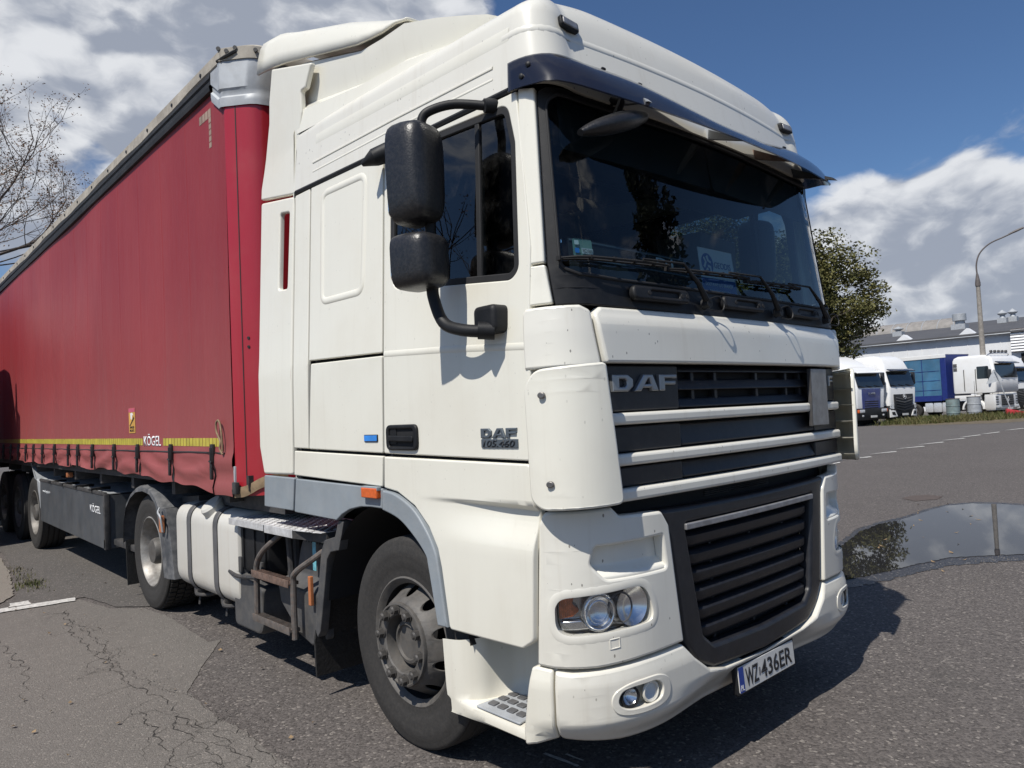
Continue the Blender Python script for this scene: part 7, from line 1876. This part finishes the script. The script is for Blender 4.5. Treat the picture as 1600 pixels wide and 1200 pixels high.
shade = copy_tree(act); shade.location = (-3.06, 11.15, 0); shade.rotation_euler = (0, 0, 0); shade.scale = (1, 1, 1.0); shade['label'] = 'white truck parked alongside the red trailer on its left'
def far_trailer(loc, rz, label, mat_c, mat_p, y0=2.75, L=13.4, group=None):
    t = empty('parked_trailer', loc, rz, label, 'trailer', group)
    for m in (-1, 1):
        bm = bmesh.new(); prev = None
        for k in range(60):
            y = y0 + 0.35 + (L - 0.4) * k / 59
            cur = [bm.verts.new((m * (1.26 + 0.008 * sin(k * 1.9) * (1 if z < 3.5 else 0)), y, z)) for z in (1.15, 1.35, 2.0, 2.8, 3.75)]
            if prev:
                for j in range(4): bm.faces.new((prev[j], cur[j], cur[j + 1], prev[j + 1]))
            prev = cur
        sc_ = from_bm('side_curtain', bm, mat_c, t, 60)
        for k in range(1, 12): panel('curtain_seam', [(y0 + 0.35 + 1.15 * k, 1.2), (y0 + 0.39 + 1.15 * k, 1.2), (y0 + 0.39 + 1.15 * k, 3.75), (y0 + 0.35 + 1.15 * k, 3.75)], sidep(m, 1.275), deep_blue, sc_, 0.01, 0, 3, grid=False)
        for z in (1.75, 2.35, 2.95): panel('curtain_seam', [(y0 + 0.4, z), (y0 + L - 0.1, z), (y0 + L - 0.1, z + 0.025), (y0 + 0.4, z + 0.025)], sidep(m, 1.274), deep_blue, sc_, 0.01, 0, 9, grid=False)
        panel('curtain_skirt', [(y0 + 0.35, 1.08), (y0 + L, 1.08), (y0 + L, 1.42), (y0 + 0.35, 1.42)], sidep(m, 1.277), deep_blue, sc_, 0.01, 0, 9, grid=False)
        panel('post', [(y0, 1.1), (y0 + 0.34, 1.1), (y0 + 0.34, 3.75), (y0, 3.75)], sidep(m, 1.275), mat_p, t, 0.05, 0.02, 2)
        panel('roof_edge', [(y0 - 0.02, 3.76), (y0 + L, 3.76), (y0 + L, 3.98), (y0 - 0.02, 3.98)], sidep(m, 1.29), white_clean, t, 0.04, 0.01, 9)
        for y in (y0 + 7.4, y0 + 8.7, y0 + 10): far_wheel(t, m, y)
        box('side_guard', (m * 1.2, y0 + 5.3, 0.65), (0.05, 3.2, 0.6), chassis_grey, t, None, 0.01)
    panel('front_wall', [(-1.25, 1.1), (1.25, 1.1), (1.25, 3.95), (-1.25, 3.95)], lambda a, b, d: Vector((a, y0 + d, b)), mat_p, t, 0.05, 0.02, 2)
    panel('roof', [(-1.27, y0), (1.27, y0), (1.27, y0 + L), (-1.27, y0 + L)], lambda a, b, d: Vector((a, b, 3.99 - d)), white_clean, t, 0.03, 0, 9, grid=False)
    panel('rear_wall', [(-1.25, 1.1), (1.25, 1.1), (1.25, 3.95), (-1.25, 3.95)], lambda a, b, d: Vector((a, y0 + L - d, b)), mat_p, t, 0.05, 0.02, 2)
    box('trailer_frame', (0, y0 + L / 2, 1.0), (1.1, L - 0.6, 0.25), chassis_grey, t)
    return t
blue_t = far_trailer(mag.location, RZ, 'blue curtain-sided trailer coupled behind the tall white box-cab truck', blue_curtain, deep_blue, 2.85)

shade_t = copy_tree(blue_t); shade_t.location = (-3.06, 11.15, 0); shade_t.rotation_euler = (0, 0, 0); shade_t['label'] = 'unseen blue curtain-sided trailer added left of the red trailer for its shade'  # unseen trailer copy, added to darken the red trailer's rear wheels

# ------------------------------------------------------------------ yard furniture and the shed
conc_pole = simple('concrete_pole', (0.26, 0.24, 0.215), 0.85, vary=0.2, scale=6, dust=0.3, dustcol=(0.16, 0.14, 0.12))
steel_dark = simple('weathered_steel', (0.11, 0.095, 0.09), 0.6, vary=0.2)
PX, PY = 47.6, 11.3
lamp = empty('street_lamp', (PX, PY, 0), 0, 'tall concrete lamp post with a curved steel arm, right of the big green tree', 'lamp post')
bm = bmesh.new(); add_tube(bm, [(0, 0, -0.2), (0, 0, 0.7), (0, 0, 0.9), (0, 0, 8.0)], [0.24, 0.23, 0.185, 0.115], 12); from_bm('post', bm, conc_pole, lamp)
bm = bmesh.new(); add_tube(bm, [(0, 0, 7.95), (0, 0, 8.15), (0, 0, 8.7)], [0.15, 0.15, 0.06], 12); from_bm('collar', bm, steel_dark, lamp)
ad_ = Vector((0.36, -0.93, 0))
bm = bmesh.new(); add_tube(bm, curve_pts([Vector((0, 0, 8.6)), Vector((0, 0, 9.3)), ad_ * 0.22 + Vector((0, 0, 9.95)), ad_ * 0.75 + Vector((0, 0, 10.45)), ad_ * 1.5 + Vector((0, 0, 10.75)), ad_ * 2.25 + Vector((0, 0, 11.05))], 6), 0.045, 8); from_bm('arm', bm, steel_dark, lamp)
bm = bmesh.new(); add_tube(bm, [ad_ * 1.75 + Vector((0, 0, 10.87)), ad_ * 2.1 + Vector((0, 0, 11.01)), ad_ * 2.5 + Vector((0, 0, 11.16))], [0.05, 0.075, 0.06], 8); from_bm('lamp_head', bm, steel_dark, lamp)
bm = bmesh.new()
for z in (2.05, 2.25, 2.45): add_box(bm, (-0.10, -0.16, z), (0.28, 0.10, 0.09), None, 0.01)
add_box(bm, (0, -0.1, 1.7), (0.6, 0.05, 0.05))
from_bm('cable_clamp', bm, galv, lamp)
def drum(loc, h, r, mat, label):
    t = empty('metal_drum', loc, 0, label, 'drum', 'drums on the grass verge')
    lathe('shell', [(0, 0.0), (0.0, r * 0.92), (h * 0.33, r), (h * 0.335, r * 1.04), (h * 0.36, r * 1.04), (h * 0.37, r), (h * 0.66, r), (h * 0.665, r * 1.04), (h * 0.69, r * 1.04), (h * 0.70, r), (h, r), (h, r * 0.93), (h * 0.7, r * 0.9)], mat, t, 24, 'Z')
    lathe('rim', [(h - 0.02, r * 1.03), (h + 0.015, r * 1.03), (h + 0.015, r * 0.96), (h - 0.02, r * 0.96)], steel_dark, t, 24, 'Z')
teal_drum = simple('faded_teal_drum', (0.16, 0.22, 0.22), 0.6, vary=0.3, scale=3, dust=0.5, dustcol=(0.25, 0.25, 0.24))
drum((42.9, 11.75, 0), 1.22, 0.34, teal_drum, 'faded teal and grey drum on the verge, left of the bare grey drum')
drum((44.0, 11.0, 0), 1.28, 0.34, galv, 'bare grey drum on the verge, left of the concrete lamp post')
red_paint = simple('red_paint', (0.42, 0.022, 0.030), 0.5, vary=0.15)
sg = empty('fallen_sign', (45.2, 9.75, 0), radians(-70), 'leaning grey triangular road sign on a pole with a red foot box', 'sign')
panel('sign_triangle', fillet([(-0.42, 0), (0.42, 0.0), (0.0, 0.76)], 0.05), lambda a, b, d: Vector((-0.45 + a, 0.02 - d + 0.12 * b, 2.05 + b + 0.25 * a)), galv, sg, 0.01, 0.003, 0.5, grid=False)
tube('sign_pole', [(0.30, 0, 0.2), (-0.42, -0.02, 2.75)], 0.03, galv, sg, 8)
bm = bmesh.new(); add_box(bm, (0.42, -0.1, 0.22), (0.95, 0.55, 0.40), Matrix.Rotation(radians(14), 4, 'Y'), 0.03); from_bm('foot_box', bm, red_paint, sg)

shed_wall = simple('shed_white_cladding', (0.72, 0.73, 0.74), 0.6, vary=0.05, scale=1.0)
shed_roof = simple('grey_roofing', (0.075, 0.075, 0.080), 0.8, vary=0.15, scale=0.6)
roof_light = simple('roof_light_grey', (0.23, 0.215, 0.20), 0.7, vary=0.15, scale=2)
shed = empty('warehouse', (67.7, 18, 0), radians(-90), 'long white warehouse with a dark grey roof behind the parked trucks', 'building')
SW = 76.0
panel('front_wall', [(-30, 0), (SW - 30, 0), (SW - 30, 6.25), (-30, 6.25)], lambda a, b, d: Vector((a, 0 + d, b)), shed_wall, shed, 0.3, 0, 40, grid=False)
for k in range(52):
    box('cladding_rib', (-29.5 + 1.2 * k, -0.02, 5.3), (0.04, 0.04, 1.8), shed_wall, shed)
panel('roof', [(-30.5, -0.5), (SW - 29.5, -0.5), (SW - 29.5, 26), (-30.5, 26)], lambda a, b, d: Vector((a, b, 6.42 + 0.12 * (b + 0.5) - d)), shed_roof, shed, 0.15, 0, 60, grid=False)
panel('end_wall', [(0, 0), (26, 0), (26, 9.5), (0, 6.25)], lambda a, b, d: Vector((-30 + d, a, b)), shed_wall, shed, 0.3, 0, 40, grid=False)
def light_arc(x, k): return (x, 20.5 - 1.9 * cos(pi * k / 12), 8.75 - 0.228 * cos(pi * k / 12) + 1.15 * sin(pi * k / 12))
bm = bmesh.new(); prev = None
for k in range(13):
    cur = [bm.verts.new(light_arc(-15.5, k)), bm.verts.new(light_arc(-5.6, k))]
    if prev: bm.faces.new((prev[0], cur[0], cur[1], prev[1]))
    prev = cur
from_bm('roof_light', bm, roof_light, shed, 60)
bm = bmesh.new(); bm.faces.new([bm.verts.new(light_arc(-5.58, k)) for k in range(13)]); from_bm('roof_light_end', bm, steel_dark, shed, 0)
for k in range(7):
    bm = bmesh.new(); add_tube(bm, [Vector(light_arc(-15.4 + 1.6 * k, j)) * 1.0 + Vector((0, 0, 0.02)) for j in range(13)], 0.05, 4); from_bm('roof_light_rib', bm, galv, shed)
def roof_vent(x, y, h, r, cap, kind):
    z = 6.42 + 0.12 * (y + 0.5)
    v = lathe('roof_vent', [(0, r), (h * 0.55, r), (h * 0.55, cap), (h, cap), (h * 1.02, cap * 0.9), (h * 1.02, 0.0)] if kind else [(0, r), (h * 0.5, r), (h * 0.55, r * 0.8), (h * 0.7, cap), (h * 0.74, cap), (h, 0.05), (h, 0)], galv, shed, 16, 'Z', (x, y, z))
    box('vent_base', (x, y, z + 0.1), (r * 3.2, r * 3.2, 0.7), galv, shed)
roof_vent(-3.3, 12.0, 1.5, 0.40, 0.62, True)
roof_vent(-8.4, 10.0, 1.0, 0.28, 0.5, False)
for x, y in ((-0.6, 16.3), (0.1, 17.2)): roof_vent(x, y, 1.3, 0.25, 0.45, False)
for x in (-4.7, 0.4):
    panel('roof_hatch', [(-0.7, 0), (0.7, 0), (0, 0.6)], lambda a, b, d: Vector((x + a, 0.4 + d, 6.45 + b)), shed_wall, shed, 1.0, 0, 5, grid=False)
for k in range(8): box('louvre_blade', (7.2, -0.30, 4.75 + 0.23 * k), (7.0, 0.10, 0.17), shed_wall, shed, Matrix.Rotation(radians(-25), 4, 'X'))
box('louvre_back', (7.2, -0.08, 5.6), (7.0, 0.05, 1.9), steel_dark, shed)
box('dock_opening', (7.5, -0.05, 2.3), (6.4, 0.08, 4.4), matt_black, shed)
